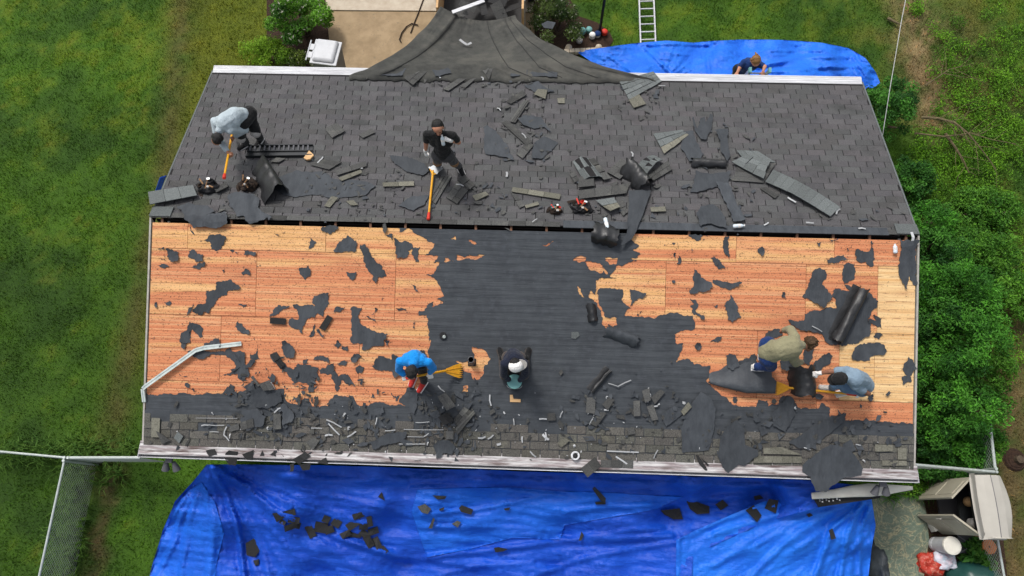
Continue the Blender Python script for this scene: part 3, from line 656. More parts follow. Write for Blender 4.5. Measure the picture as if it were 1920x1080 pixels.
# specks and crumbs of felt and asphalt strewn over the plywood: too many to pick apart
def crumbs(name, n, seed, region, mat, smin, smax, hole=None):
    r = random.Random(seed); mb = MB()
    for _ in range(n):
        px, py = r.uniform(region[0], region[2]), r.uniform(region[1], region[3]); u, v = fuv(px, py)
        if abs(u) > HALF - .03 or not (V0 < v < RUN - .02): continue
        s = r.uniform(smin, smax) * r.uniform(.5, 1); a = r.uniform(0, 6.3); k = r.uniform(.3, 1); w = .006 + r.uniform(0, .006)
        e = [(s * math.cos(a), s * math.sin(a)), (-k * s * math.sin(a), k * s * math.cos(a)), (-s * math.cos(a) * .8, -s * math.sin(a) * .8)]
        mb.add([F(u + x, v + y, w) for x, y in e] + [F(u, v, w + .006)], [(0, 1, 3), (1, 2, 3), (2, 0, 3)])
    return tag(mb.build(name, M(mat), house), kind='stuff')
crumbs('asphalt_crumbs', 800, 3, (280, 405, 840, 760), 'felt_loose', .008, .022)
crumbs('asphalt_crumbs', 700, 4, (1080, 425, 1720, 790), 'felt_loose', .008, .022)
crumbs('asphalt_crumbs', 260, 5, (800, 430, 1200, 780), 'pale_shingle', .006, .015)

# --- shingles: exposure 143 mm, tabs 333 mm
def tab_mesh(w, d, h1, h2, tints, mat, flip):
    # y runs down-slope (far) or up-slope (near) in local axes; butt edge proud
    out = []
    for t in tints:
        y0, y1 = (0, d)
        a, b = (h2, h1) if not flip else (h1, h2)
        vs = [(0, y0, -.004), (w, y0, -.004), (w, y1, -.004), (0, y1, -.004), (0, y0, a), (w, y0, a), (w, y1, b), (0, y1, b)]
        fs = [(3, 2, 1, 0), (4, 5, 6, 7), (0, 1, 5, 4), (1, 2, 6, 5), (2, 3, 7, 6), (3, 0, 4, 7)]
        out.append((vs, fs, t))
    return out
TW, EX = .3335, .1432
far = empty('far_slope', (0, 0, RIDGE_Z)); far.parent = house; far.location = (0, 0, RIDGE_Z); tag(far, 'far roof slope still covered in grey shingles')
MB().hexa([B(-HALF, RUN, -.02), B(HALF, RUN, -.02), B(HALF, .02, -.02), B(-HALF, .02, -.02), B(-HALF, RUN, .002), B(HALF, RUN, .002), B(HALF, .02, .002), B(-HALF, .02, .002)]).build('shingle_underside', M('under_shingle'), far)
rnd = random.Random(11)
def rtint(r, lo=.87, hi=1.14):
    b = r.uniform(lo, hi)
    return (b * r.uniform(.97, 1.03), b * r.uniform(.97, 1.02), b * r.uniform(.96, 1.03), 1)
tints = [rtint(rnd) for _ in range(14)]
GAP = .015
variants = {}
def variant(side, w, k):
    key = (side, round(w, 3), k)
    if key not in variants:
        vs, fs, t = tab_mesh(w - GAP, EX - .012, .014, .003, [tints[k]], None, side == 'F')[0]
        variants[key] = mesh('shingle', vs, fs, M('shingle' if side == 'B' else 'eave_shingle'), tints=[t] * 6)
    return variants[key]
rows = int((RUN - .03) / EX); tabs = []
for r in range(rows):
    v = .03 + r * EX; off = (r * .147 + rnd.uniform(-.012, .012)) % TW; u = -HALF - TW + off
    while u < HALF:
        a, b = max(u, -HALF), min(u + TW, HALF)
        if b - a > .04: tabs.append((r, a, b - a, v))
        u += TW
big = tabs[:190]
stuff = MB(); st_t = []
ROTB = Matrix.Rotation(-SLOPE, 3, 'X').to_euler()
for i, (r, u, w, v) in enumerate(tabs):
    k = rnd.randrange(len(tints)); jy = rnd.uniform(-.004, .004)
    if i < len(big):
        o = link('shingle', variant('B', w, k), far, B(u + GAP / 2, v + jy, .002)); o.rotation_euler = ROTB
    else:
        vs, fs, t = tab_mesh(w - GAP, EX - .012, .014, .003, [tints[k]], None, False)[0]
        P = [B(u + GAP / 2 + x, v + jy + y, .002 + z) for x, y, z in vs]; stuff.add(P, fs); st_t += [t] * 6
tag(stuff.build('shingle_courses', M('shingle'), far, tints=st_t), kind='stuff')
# near eave: the last courses still in place
near = empty('near_eave_courses', F(0, RUN - .3)); near.parent = house; near.location = F(0, RUN - .3); tag(near, 'last courses of weathered shingles along the near eave')
WLOC[near] = F(0, RUN - .3)
MB().hexa([F(-HALF, RUN, .001), F(HALF, RUN, .001), F(HALF, RUN - .62, .001), F(-HALF, RUN - .62, .001), F(-HALF, RUN, .013), F(HALF, RUN, .013), F(HALF, RUN - .62, .013), F(-HALF, RUN - .62, .013)]).build('shingle_underside', M('felt'), near)
ROTF = Matrix.Rotation(SLOPE, 3, 'X').to_euler(); r2 = random.Random(8)
for r in range(4):
    v = RUN - .005 - r * EX; off = (r * .151) % TW; u = -HALF - TW + off
    while u < HALF:
        a, b = max(u, -HALF), min(u + TW, HALF)
        if b - a > .05 and not (r == 3 and r2.random() < .35) and not (r == 2 and r2.random() < .1):
            o = link('shingle', variant('F', b - a, r2.randrange(len(tints))), near, F(a + GAP / 2, v + r2.uniform(-.006, .006), .0135)); o.rotation_euler = ROTF
        u += TW
for o in list(far.children) + list(near.children): pass
# strip of starter / cap left along the ridge
for (x0, x1, mt, w0) in ((-HALF, 0.55, 'loose_shingle', .016), (1.55, HALF, 'loose_shingle', .016)):
    mb = MB(); n = int((x1 - x0) / .3)
    for i in range(n):
        a, b = x0 + (x1 - x0) * i / n, x0 + (x1 - x0) * (i + 1) / n; j = r2.uniform(-.006, .006)
        P = [B(a + .004, .10 + j, w0), B(b - .004, .10 + j, w0), B(b - .004, -.01 + j, w0), B(a + .004, -.01 + j, w0)]
        Q = [B(a + .004, .10 + j, w0 + .008), B(b - .004, .10 + j, w0 + .008), B(b - .004, -.01 + j, w0 + .008), B(a + .004, -.01 + j, w0 + .008)]
        m1 = MB().hexa(P[::-1] + Q[::-1]); m1.build('ridge_cap_piece', M(mt), house)
mb = MB(); mb.hexa([B(.6, .13, .014), B(HALF - .5, .13, .014), B(HALF - .5, -.03, .014), B(.6, -.03, .014), B(.6, .13, .030), B(HALF - .5, .13, .030), B(HALF - .5, -.03, .030), B(.6, -.03, .030)])
mb.build('ridge_felt_strip', M('felt_loose'), house)
for sx, u0 in ((1, HALF - .36), (-1, -HALF - .03)):
    MB().hexa([B(u0, .22, .03), B(u0 + .38, .22, .03), B(u0 + .38, .0, .03), B(u0, .0, .03), B(u0, .22, .045), B(u0 + .38, .22, .045), B(u0 + .38, .0, .045), B(u0, .0, .045)]).build('ridge_cap_piece', M('pale_shingle'), house)

# --- gutters
def gutter(nm, fn, x0, x1, mat, guard):
    e = fn(0, RUN, 0); sy = -1 if e.y < 0 else 1; top = e.z + .006
    # trough: U section along x
    o_ = .205 if sy < 0 else .105; prof = [(.0, .0), (.0, -.12), (o_ - .05, -.12), (o_, -.045), (o_, .0), (o_ - .01, .0), (o_ - .01, -.042), (o_ - .056, -.112), (.008, -.112), (.008, .0)]
    vs = [Vector((x, e.y + sy * (.012 + a), top + b - .01)) for x in (x0, x1) for a, b in prof]; n = len(prof)
    fs = [(i, (i + 1) % n, n + (i + 1) % n, n + i) for i in range(n)] + [tuple(range(n)), tuple(range(2 * n - 1, n - 1, -1))]
    g = obj(nm, vs, fs, M('gutter_white'), house)
    # ribbed guard over it
    k = 9; P = []
    for x in (x0, x1):
        for j in range(k):
            t = j / (k - 1); P.append(Vector((x, e.y + sy * (-.07 + t * (.235 if sy < 0 else .185)), top + .018 - t * .012 + (.007 if j % 2 else 0))))
        for j in range(k - 1, -1, -1):
            t = j / (k - 1); P.append(Vector((x, e.y + sy * (-.07 + t * (.235 if sy < 0 else .185)), top + .008 - t * .012)))
    n = 2 * k; fs = [(i, (i + 1) % n, n + (i + 1) % n, n + i) for i in range(n)] + [tuple(range(n)), tuple(range(2 * n - 1, n - 1, -1))]
    obj('gutter_guard', P, fs, M(mat), g)
    for x in (x0 - .012, x1 + .002): MB().box((x, min(e.y + sy * .01, e.y + sy * (o_ + .012)), top - .13), (x + .010, max(e.y + sy * .01, e.y + sy * (o_ + .012)), top + .0)).build('end_cap', M('gutter_white'), g)
    return g
gutter('gutter', F, -HALF - .06, HALF + .06, 'gutter', True)
xa = buv(640, 128)[0]; xb = buv(1190, 140)[0]
gutter('gutter', B, -HALF - .0, HALF + .0, 'gutter_white', True)
for sy in (-1, 1):
    MB().box((-HALF + .01, sy * EAVE_Y - .012 if sy < 0 else sy * EAVE_Y - .012, EAVE_Z - .2), (HALF - .01, sy * EAVE_Y + .008, EAVE_Z - .01)).build('fascia', M('gutter_white'), house)
    MB().box((-HALF + .01, min(sy * (EAVE_Y - .02), sy * WALLY), EAVE_Z - .215), (HALF - .01, max(sy * (EAVE_Y - .02), sy * WALLY), EAVE_Z - .20)).build('soffit', M('gutter_white'), house)
# --- plumbing vent, pipe hole, capped pipe on the gutter
u, v = fuv(885, 680); mb = MB(); b = F(u, v, 0)
vp = mb.lathe(b, [(.055, -.05), (.055, .26), (.048, .26), (.048, -.02)], 20).build('vent_pipe', M('grey_plastic'), house, smooth=False)
MB().hexa([F(u - .07, v + .06, .006), F(u + .07, v + .06, .006), F(u + .07, v - .07, .006), F(u - .07, v - .07, .006), F(u - .07, v + .06, .014), F(u + .07, v + .06, .014), F(u + .07, v - .07, .014), F(u - .07, v - .07, .014)]).build('flashing', M('black'), vp)
u, v = fuv(831, 629); mb = MB(); mb.lathe(F(u, v, .0), [(.062, .0), (.062, .05), (.05, .055), (.046, .0)], 18, (0, -SN, CS)).build('pipe_stub', M('black'), house)
MB().lathe(F(u + .01, v + .02, .0), [(.03, .0), (.03, .06), (.02, .07)], 12, (0.3, -SN, CS)).build('pipe_stub', M('galv'), house)
u, v = fuv(1078, 855); cp = MB().lathe(F(u, v, .0), [(.075, .0), (.075, .10), (.045, .10), (.045, .02)], 20).build('capped_pipe', M('gutter_white'), house)
MB().lathe(F(u, v, .03), [(.044, .0), (.044, .07), (.02, .085)], 14).build('cap', M('black'), cp)
# --- twin floodlights under the near eave
for px, py in ((317, 868), (1655, 913)):
    p = at_z(px, py, EAVE_Z - .20); fl = MB().box((p.x - .06, p.y, p.z), (p.x + .06, p.y + .12, p.z + .04)).build('floodlight', M('grey_plastic'), house)
    for s in (-1, 1):
        a = p + Vector((s * .07, .02, -.02)); MB().lathe(a, [(.03, 0), (.045, .05), (.07, .17), (.06, .17), (.03, .06)], 14, (s * .18, -.75, -.6)).build('lamp_head', M('grey_plastic'), fl)
# ================================================================= LOOSE FELT, SHINGLES AND STRIPS ON THE ROOF
NS = [500]
def scrap(pix, label, mat='felt_loose', w=.022, wave=.008, curl=.05, name='felt_sheet', cat='felt', group=None, amp=.16, wl=.3, step=None, thick=.005, minlen=.06):
    NS[0] += 1; pl = RU(pix); a = np.array(pl); size = max(np.ptp(a[:, 0]), np.ptp(a[:, 1]))
    return sheet(name, pl, S, M(mat), None, w=w + (NS[0] % 4) * .003, wave=wave, wl=wl, thick=thick, step=step or max(.08, size / 9), amp=amp, minlen=minlen, seed=NS[0], curl=curl,
                 smooth=False, label=label, cat=cat, group=group)
def tabsheet(q, nx, ny, label, mat='loose_shingle', w=.03, bow=.0, group=None, name='shingle_sheet', lift=0.0, last=None):
    """a torn-off sheet of shingles: a backing with its tabs; q = four corners in order, ny rows from q0q1 to q3q2"""
    NS[0] += 1; r = random.Random(NS[0]); P = RU(q); w = w + (NS[0] % 5) * .003
    def bl(s, t, h):
        u = [(1 - s) * (1 - t) * P[0][k] + s * (1 - t) * P[1][k] + s * t * P[2][k] + (1 - s) * t * P[3][k] for k in (0, 1)]
        return S(u[0], u[1], w + h + bow * math.sin(math.pi * s) + lift * t * t)
    n, m = 6, 4; V = []; 
    for h in (0, .004):
        for j in range(m + 1):
            for i in range(n + 1): V.append(bl(.02 + .96 * i / n, .02 + .96 * j / m, h))
    k = (n + 1) * (m + 1); fs = []
    for j in range(m):
        for i in range(n):
            a = j * (n + 1) + i; fs += [(a, a + n + 1, a + n + 2, a + 1), (k + a, k + a + 1, k + a + n + 2, k + a + n + 1)]
    rim = [i for i in range(n + 1)] + [j * (n + 1) + n for j in range(1, m + 1)] + [m * (n + 1) + i for i in range(n - 1, -1, -1)] + [j * (n + 1) for j in range(m - 1, 0, -1)]
    fs += [(rim[i], rim[(i + 1) % len(rim)], k + rim[(i + 1) % len(rim)], k + rim[i]) for i in range(len(rim))]
    o = obj(name, V, fs, M('under_shingle'), None, label=label, cat='shingles', group=group)
    for j in range(ny):
        off = .5 * (j % 2) / nx
        for i in range(-1, nx):
            s0, s1 = max(0, i / nx + off), min(1, (i + 1) / nx + off)
            if s1 - s0 < .2 / nx: continue
            t0, t1 = j / ny, (j + 1) / ny; g = .012 / max(nx, 1); jt = r.uniform(-.02, .02)
            c = [(s0 + g, t0 + g), (s1 - g, t0 + g), (s1 - g, t1 - g + jt), (s0 + g, t1 - g + jt)]
            lo = [bl(a, min(max(b, 0), 1.03), .005) for a, b in c]; hi = [bl(a, min(max(b, 0), 1.03), .011 + .006 * (b > t0 + .5 / ny)) for a, b in c]
            x = MB().hexa(lo + hi)
            a, b, cc = hi[0], hi[1], hi[2]
            if (b - a).cross(cc - a).z < 0: x.f = [f[::-1] for f in x.f]
            x.build('shingle_tab', M(last if (last and j == ny - 1) else mat), o)
    return o
def chips(zf, items, label, group, mat='loose_shingle', w=.03, name='shingle_piece', cat='shingle'):
    for q in items:
        NS[0] += 1; scrap(zf(q), label, mat, w=w, wave=.004, curl=.02, name=name, cat=cat, group=group, amp=.07, thick=.007, minlen=.12, step=.2)
def curl_sheet(name, A, Bq, prof, label, mat='felt_black', n=18, jag=.04, w=.012, taper=0.0, cat='felt', thick=.006, sc0=1.0):
    """a stiff sheet bent along the line A-Bq (pixels); prof = (metres sideways, metres up) across it"""
    NS[0] += 1; r = random.Random(NS[0]); a, b = RU([A, Bq]); a, b = Vector(a), Vector(b); d = (b - a); L = d.length; d.normalize(); p = Vector((-d.y, d.x))
    V = []; m = len(prof)
    for i in range(n + 1):
        t = i / n; sc = (1 - taper * t) * (sc0 + (1 - sc0) * min(1, t * 1.7) ** .8)
        for j, (off, h) in enumerate(prof):
            e = (t - .5) * 2; tt = t * L + (jag * 1.6 * noise.noise(Vector((j * 1.1, i * 3.0, NS[0] + .3))) if i in (0, n) else 0)
            oo = off * sc + (jag * 1.3 * noise.noise(Vector((t * 5, j * 2.0, NS[0] + .7))) if j in (0, m - 1) else 0) + .02 * noise.noise(Vector((t * 2.2, 0, NS[0])))
            hh = h * sc * (1 + .16 * noise.noise(Vector((t * 5, j * .55, NS[0]))) + .05 * noise.noise(Vector((t * 13, j * 1.3, NS[0])))) + (.008 * (1 + noise.noise(Vector((t * 9, j * .8, NS[0] + 5)))) if h > 0 else 0)
            q = a + d * tt + p * oo; V.append(S(q.x, q.y, w + hh))
    fs = [(i * m + j, i * m + j + 1, (i + 1) * m + j + 1, (i + 1) * m + j) for i in range(n) for j in range(m - 1)]
    nrm = Vector((0, 0, -thick)); vv, ff = skirted(V, fs, nrm)
    o = obj(name, vv, ff, M(mat), None, smooth=True, label=label, cat=cat); es = o.modifiers.new('edges', 'EDGE_SPLIT'); es.split_angle = 1.0; return o
def arch(width, height, n=9, lean=0.0):
    return [((k / (n - 1) - .5) * width + lean * math.sin(math.pi * k / (n - 1)), height * math.sin(math.pi * k / (n - 1)) ** .8) for k in range(n)]
def roll(rad, turns=.85, flat=.2, n=14, start=-.5):
    p = [(-flat - rad * .2, .0), (-flat * .4, .01)]
    for k in range(n + 1):
        t = start * math.pi + k / n * turns * 2 * math.pi; p.append((math.cos(t) * rad, rad + math.sin(t) * rad))
    return p

# ---- far slope and ridge
scrap(S1a([(600, 890), (640, 870), (740, 880), (790, 910), (780, 960), (865, 1025), (730, 1050), (690, 1010), (650, 1015), (620, 960)]), 'torn grey felt sheet lying over the ridge below the two tool bags', w=.045, curl=.06)
scrap(S1a([(300, 960), (370, 935), (480, 950), (525, 990), (470, 1012), (430, 1050), (370, 1040), (330, 990)]), 'ragged felt flap over the ridge beside the left gable', w=.045)
scrap(S1a([(460, 1015), (590, 995), (605, 1040), (560, 1072), (520, 1075), (400, 1075), (380, 1045)]), 'jagged felt sheet hanging from the ridge slot onto pale plywood', w=.06)
scrap(S1a([(860, 800), (1000, 735), (1170, 745), (1250, 790), (1400, 800), (1480, 830), (1400, 890), (1240, 905), (1150, 880), (1000, 895), (920, 880), (870, 850)]), 'widest flat felt sheet spread on the far slope left of the standing man', curl=.03, w=.02)
scrap(S1b([(290, 650), (400, 660), (500, 700), (525, 740), (490, 770), (390, 745), (320, 700)]), 'felt sheet lying left of the standing man and his shovel blade', curl=.05)
scrap(S1b([(340, 950), (420, 890), (520, 885), (500, 940), (430, 980)]), 'small felt sheet left of the lying shovel handle', curl=.03)
scrap(S1b([(845, 480), (870, 465), (965, 560), (1030, 680), (950, 655), (860, 640)]), 'pointed felt sheet on shingles right of the standing man', w=.022)
scrap(S1b([(1140, 600), (1160, 560), (1210, 530), (1290, 570), (1230, 630), (1190, 670), (1130, 670)]), 'four sided felt sheet in the middle of the far slope', w=.022)
scrap(S1b([(1090, 230), (1170, 205), (1225, 250), (1270, 265), (1220, 275), (1150, 272)]), 'dark felt piece near the far eave above the yellowed shingle', w=.022)
scrap(S1b([(1050, 440), (1100, 410), (1190, 420), (1250, 520), (1210, 480), (1150, 490), (1080, 470)]), 'crumpled torn felt piece in the middle debris of the far slope', w=.025, curl=.12, mat='felt')
scrap(S1c([(1070, 430), (1080, 425), (1100, 490), (1120, 430), (1145, 425), (1150, 460), (1175, 410), (1190, 415), (1190, 480), (1150, 560), (1120, 555), (1090, 510)]), 'hand shaped felt scrap at the top of the right hand heap', w=.03, amp=.08)
scrap(S1c([(1020, 510), (1075, 505), (1090, 560), (1140, 640), (1120, 690), (1050, 690), (1000, 600)]), 'felt flap on the left side of the right hand heap', w=.035)
scrap(S1c([(1200, 510), (1230, 495), (1280, 500), (1292, 640), (1280, 700), (1245, 640), (1235, 580)]), 'standing curled felt flap on the right side of the heap', mat='felt_loose', w=.06, curl=.25)
scrap(S1c([(1060, 870), (1080, 800), (1090, 740), (1190, 760), (1300, 750), (1290, 820), (1200, 840), (1100, 870)]), 'broad felt flap below the right hand heap', w=.03)
scrap(S1c([(1210, 810), (1280, 820), (1330, 930), (1380, 1040), (1310, 1050), (1250, 900)]), 'long felt strip running down to the ridge below the right hand heap', w=.05)
scrap(S1c([(1090, 1000), (1120, 960), (1190, 945), (1250, 1000), (1275, 1090), (1230, 1080), (1180, 1060), (1120, 1080)]), 'felt flap over the ridge beside the long strip', w=.06, curl=.08)
scrap(S8([(1370, 180), (1690, 180), (1600, 450), (1520, 650), (1430, 820), (1290, 930), (1250, 925), (1340, 760), (1370, 450)]), 'long felt strip falling from the black curl over the ridge onto the near slope', w=.07, amp=.05)
curl_sheet('curled_felt', S1c([(690, 730)])[0], S1c([(800, 850)])[0], arch(.36, .26), 'black felt curled upright in the middle of the shingle heap on the far slope', jag=.07, w=.05)
curl_sheet('curled_felt', S1a([(800, 720)])[0], S1a([(890, 900)])[0], arch(.34, .24, lean=.08), 'black curled felt standing beside the right hand tool bag', jag=.08, w=.02, taper=-.3)
curl_sheet('curled_felt', S1c([(1060, 690)])[0], S1c([(1270, 705)])[0], arch(.20, .10), 'dark felt fold in the hollow of the right hand heap', jag=.04, w=.03)
curl_sheet('curled_felt', S1g([(215, 140)])[0], S1g([(400, 190)])[0], arch(.36, .20, lean=-.05), 'black felt curl peeling up just below the ridge slot', jag=.05, w=.012)
# torn-off sheets of shingles on the far slope
tabsheet(S1c([(635, 205), (840, 150), (890, 210), (695, 320)]), 4, 4, 'torn shingle sheet hanging at the far eave beside the grey net', 'pale_shingle')
tabsheet(S1c([(692, 318), (755, 285), (797, 345), (722, 368)]), 2, 1, 'yellowed pair of shingle tabs below the sheet at the far eave', 'tan_shingle')
tabsheet(S1c([(838, 522), (1010, 498), (1050, 530), (905, 645)]), 3, 3, 'torn shingle sheet left of the felt heap', 'pale_shingle', last='tan_shingle')
tabsheet(S1d([(290, 572), (405, 575), (505, 640), (330, 625)]), 3, 1, 'narrow row of shingles behind the thick shingle stack', 'pale_shingle', w=.05)
tabsheet(S1d([(262, 640), (340, 600), (470, 640), (430, 742)]), 3, 3, 'thick stack of torn shingles right of the felt heap', 'pale_shingle', w=.07, lift=.05)
tabsheet(S1d([(270, 735), (300, 640), (505, 640), (435, 748)]), 4, 1, 'lower sheet of the shingle stack right of the felt heap', 'loose_shingle', w=.03)
tabsheet(S1d([(490, 680), (855, 885), (800, 937), (445, 745)]), 9, 1, 'long straight run of ridge cap shingles slanting down the far slope', 'pale_shingle', w=.05, bow=.05, name='ridge_cap_run')
tabsheet(S1d([(560, 700), (710, 795), (690, 812), (540, 715)]), 3, 1, 'short shingle strip tucked behind the long ridge cap run', 'loose_shingle', w=.02)
tabsheet(S1d([(420, 775), (450, 765), (525, 815), (500, 830)]), 2, 1, 'short shingle strip below the thick shingle stack', 'loose_shingle', w=.02)
tabsheet(S1c([(360, 690), (450, 668), (545, 790), (420, 800)]), 2, 2, 'pale curved shingle sheet left in the middle heap', 'pale_shingle', w=.05, bow=.08)
tabsheet(S1c([(450, 680), (485, 670), (590, 795), (545, 805)]), 1, 3, 'narrow shingle strip leaning along the pale curved sheet', 'loose_shingle', w=.06)
tabsheet(S1c([(340, 760), (372, 742), (400, 800), (370, 815)]), 1, 2, 'short strip at the left tip of the middle heap', 'loose_shingle')
tabsheet(S1c([(395, 785), (485, 775), (490, 840), (390, 850)]), 1, 1, 'square shingle with a white mark in the middle heap', 'loose_shingle', w=.06)
tabsheet(S1c([(385, 865), (700, 820), (680, 880), (400, 915)]), 3, 1, 'wide shingle row across the foot of the middle heap', 'loose_shingle', w=.055)
tabsheet(S1c([(560, 750), (650, 670), (720, 715), (640, 795)]), 2, 2, 'brownish shingle sheet at the top of the middle heap', 'loose_shingle', w=.045)
tabsheet(S1c([(720, 745), (840, 655), (897, 685), (795, 775)]), 3, 2, 'arched shingle sheet right in the middle heap', 'pale_shingle', w=.06, bow=.12)
tabsheet(S1c([(800, 775), (925, 680), (950, 735), (820, 815)]), 3, 2, 'flat shingle sheet behind the arched one', 'loose_shingle', w=.03)
tabsheet(S1c([(495, 922), (605, 905), (640, 975), (580, 1000)]), 2, 2, 'tilted pale shingle below the middle heap', 'pale_shingle', w=.05, lift=.06, last='tan_shingle')
tabsheet(S1c([(610, 930), (660, 915), (690, 990), (660, 1010)]), 1, 2, 'small shingle between the tilted one and the long felt strip', 'loose_shingle', w=.03)
tabsheet(S1b([(1020, 838), (1308, 880), (1300, 912), (1012, 866)]), 3, 1, 'long yellowed shingle strip left of the red handled tool belt', 'tan_shingle', w=.03)
tabsheet(S1b([(1010, 870), (1045, 880), (1095, 950), (1062, 966)]), 1, 2, 'short slanting strip under the long yellowed one', 'loose_shingle', w=.025)
tabsheet(S1b([(1092, 948), (1172, 925), (1178, 945), (1100, 966)]), 1, 1, 'single tab beside the short slanting strip', 'tan_shingle', w=.03)
tabsheet(S1b([(375, 195), (455, 130), (545, 128), (430, 240)]), 2, 2, 'split shingle sheet at the far eave on the edge of the grey net', 'loose_shingle', w=.05)
tabsheet(S1b([(605, 255), (790, 128), (822, 142), (640, 268)]), 3, 1, 'long narrow shingle strip slanting below the grey net', 'loose_shingle', w=.04)
tabsheet(S1b([(705, 238), (800, 180), (852, 150), (740, 250)]), 2, 1, 'second slanting strip below the grey net', 'loose_shingle', w=.035)
tabsheet(S1b([(842, 150), (880, 108), (910, 125), (880, 210)]), 1, 2, 'upright shingle strip at the end of the slanting strips', 'loose_shingle', w=.06)
tabsheet(S1b([(980, 330), (1080, 262), (1105, 290), (1010, 345)]), 2, 1, 'dark shingle strip left of the yellowed shingle', 'loose_shingle', w=.03)
tabsheet(S1b([(1000, 450), (1085, 325), (1125, 320), (1035, 460)]), 1, 3, 'shingle strip slanting up through the middle debris', 'loose_shingle', w=.03)
tabsheet(S1b([(955, 455), (985, 440), (1140, 570), (1100, 590)]), 3, 1, 'shingle strip slanting down through the middle debris', 'loose_shingle', w=.035)
tabsheet(S1b([(1040, 640), (1110, 560), (1145, 590), (1080, 670)]), 2, 1, 'short sheet at the foot of the middle debris', 'loose_shingle', w=.03)
tabsheet(S1b([(1145, 288), (1170, 258), (1230, 263), (1216, 320)]), 1, 1, 'yellowed shingle lying face down near the far eave', 'tan_shingle', w=.045)
tabsheet(S1b([(1285, 308), (1330, 305), (1330, 340), (1290, 338)]), 1, 1, 'small yellowed scrap right of the face down shingle', 'tan_shingle', w=.02)
tabsheet(S1b([(245, 812), (435, 803), (437, 832), (250, 837)]), 2, 1, 'yellowed strip left of the lying shovel', 'tan_shingle', w=.025)
tabsheet(S1b([(520, 900), (600, 770), (660, 770), (560, 940)]), 1, 3, 'shingle strip right against the lying shovel handle', 'loose_shingle', w=.03)
tabsheet(S1b([(625, 900), (700, 790), (780, 830), (690, 940)]), 2, 2, 'broken shingle sheet below the standing man', 'loose_shingle', w=.035)
tabsheet(S1b([(690, 800), (735, 770), (800, 830), (770, 860)]), 1, 2, 'broken shingle at the feet of the standing man', 'loose_shingle', w=.05)
tabsheet(S1b([(780, 890), (860, 865), (880, 885), (800, 922)]), 1, 1, 'bright single shingle tab right of the broken sheet', 'tan_shingle', w=.03)
tabsheet(S1a([(1175, 492), (1245, 455), (1297, 505), (1220, 550)]), 2, 1, 'pair of loose grey tabs upslope of the black vent strip', 'loose_shingle')
tabsheet(S1a([(1375, 525), (1452, 488), (1476, 512), (1402, 547)]), 1, 1, 'single loose tab right of the pair', 'loose_shingle')
tabsheet(S1a([(1085, 705), (1140, 668), (1280, 690), (1200, 735)]), 2, 1, 'worn shingle pair below the black vent strip', 'loose_shingle')
tabsheet(S1a([(848, 690), (885, 662), (945, 668), (905, 692)]), 1, 1, 'small worn tab under the black vent strip', 'loose_shingle')
tabsheet(S1a([(1235, 740), (1420, 685), (1425, 715), (1250, 770)]), 2, 1, 'curved shingle strip left of the standing man', 'loose_shingle')
tabsheet(S1a([(1255, 785), (1390, 735), (1400, 755), (1275, 805)]), 2, 1, 'yellowed strip below the curved shingle strip', 'tan_shingle')
tabsheet(S1a([(1170, 950), (1215, 890), (1255, 900), (1205, 960)]), 1, 1, 'slanting tab near the ridge under the wide felt', 'tan_shingle')
tabsheet(S1a([(1300, 920), (1345, 915), (1375, 945), (1330, 948)]), 1, 1, 'small tab near the ridge right of the slanting one', 'tan_shingle')
tabsheet(S1a([(133, 880), (400, 838), (425, 900), (145, 957)]), 3, 1, 'pale cap shingle strip poking out over the left gable', 'pale_shingle', w=.09, name='ridge_cap_run')
tabsheet(S1a([(520, 850), (595, 815), (605, 845), (535, 880)]), 1, 1, 'loose cap shingle right of the left tool bag', 'loose_shingle', w=.06)
tabsheet(S1c([(820, 960), (910, 955), (915, 985), (825, 988)]), 1, 1, 'loose tab near the ridge between the two long felt strips', 'tan_shingle')

for q, lab in (([(200, 150), (330, 130), (390, 150), (370, 185), (230, 180)], 'grey felt strip lying along the hem of the net left of the split sheet'), ([(545, 150), (640, 140), (660, 175), (560, 190)], 'small felt strip on the net hem right of the split sheet'), ([(1000, 140), (1100, 130), (1110, 180), (1010, 190)], 'dark felt strip on the net hem in the middle'), ([(1105, 160), (1200, 158), (1290, 165), (1285, 195), (1120, 192)], 'dark shingle strip on the net hem right of the felt strip')):
    scrap(S1b(q), lab, w=.075, curl=.05)
# ---- near slope: big curls
rl = curl_sheet('felt_roll', S1h([(985, 470)])[0], S1h([(790, 845)])[0], roll(.085, .8, .14), 'black felt half rolled up on the right part of the near slope', jag=.05, w=.014, n=18)
curl_sheet('curled_felt', S2d([(85, 385)])[0], S2d([(462, 392)])[0], [(.30, 0), (.24, .004), (.16, .02), (.08, .06), (.0, .11), (-.08, .145), (-.15, .15), (-.20, .125), (-.215, .08), (-.20, .04), (-.15, .02)], 'arched sheet of felt peeled up left of the yellow shovel blade', mat='felt_sheen', jag=.07, w=.012, sc0=.25, n=24)
curl_sheet('curled_felt', S2d([(640, 300)])[0], S2d([(650, 470)])[0], arch(.46, .30), 'black felt folded up over the shovel handle between the two bending men', jag=.06, w=.012)
curl_sheet('curled_felt', S1g([(200, 700)])[0], S1g([(215, 840)])[0], arch(.16, .09), 'small upright black felt curl at the torn left edge of the right bare area', jag=.03, w=.012)
curl_sheet('curled_felt', S1g([(310, 910)])[0], S1g([(560, 1005)])[0], arch(.22, .10, lean=.04), 'felt flap lifted beside the torn edge in the middle of the near slope', mat='felt_loose', jag=.04, w=.012)
curl_sheet('curled_felt', S2c([(400, 285)])[0], S2c([(265, 440)])[0], roll(.035, .6, .10), 'narrow dark felt curl on the covered middle of the near slope', jag=.02, w=.012, n=8)
scrap(S2d([(505, 280), (550, 258), (600, 280), (600, 320), (550, 335), (510, 315)]), 'round felt scrap under the arm of the olive shirted man', w=.03, curl=.1)
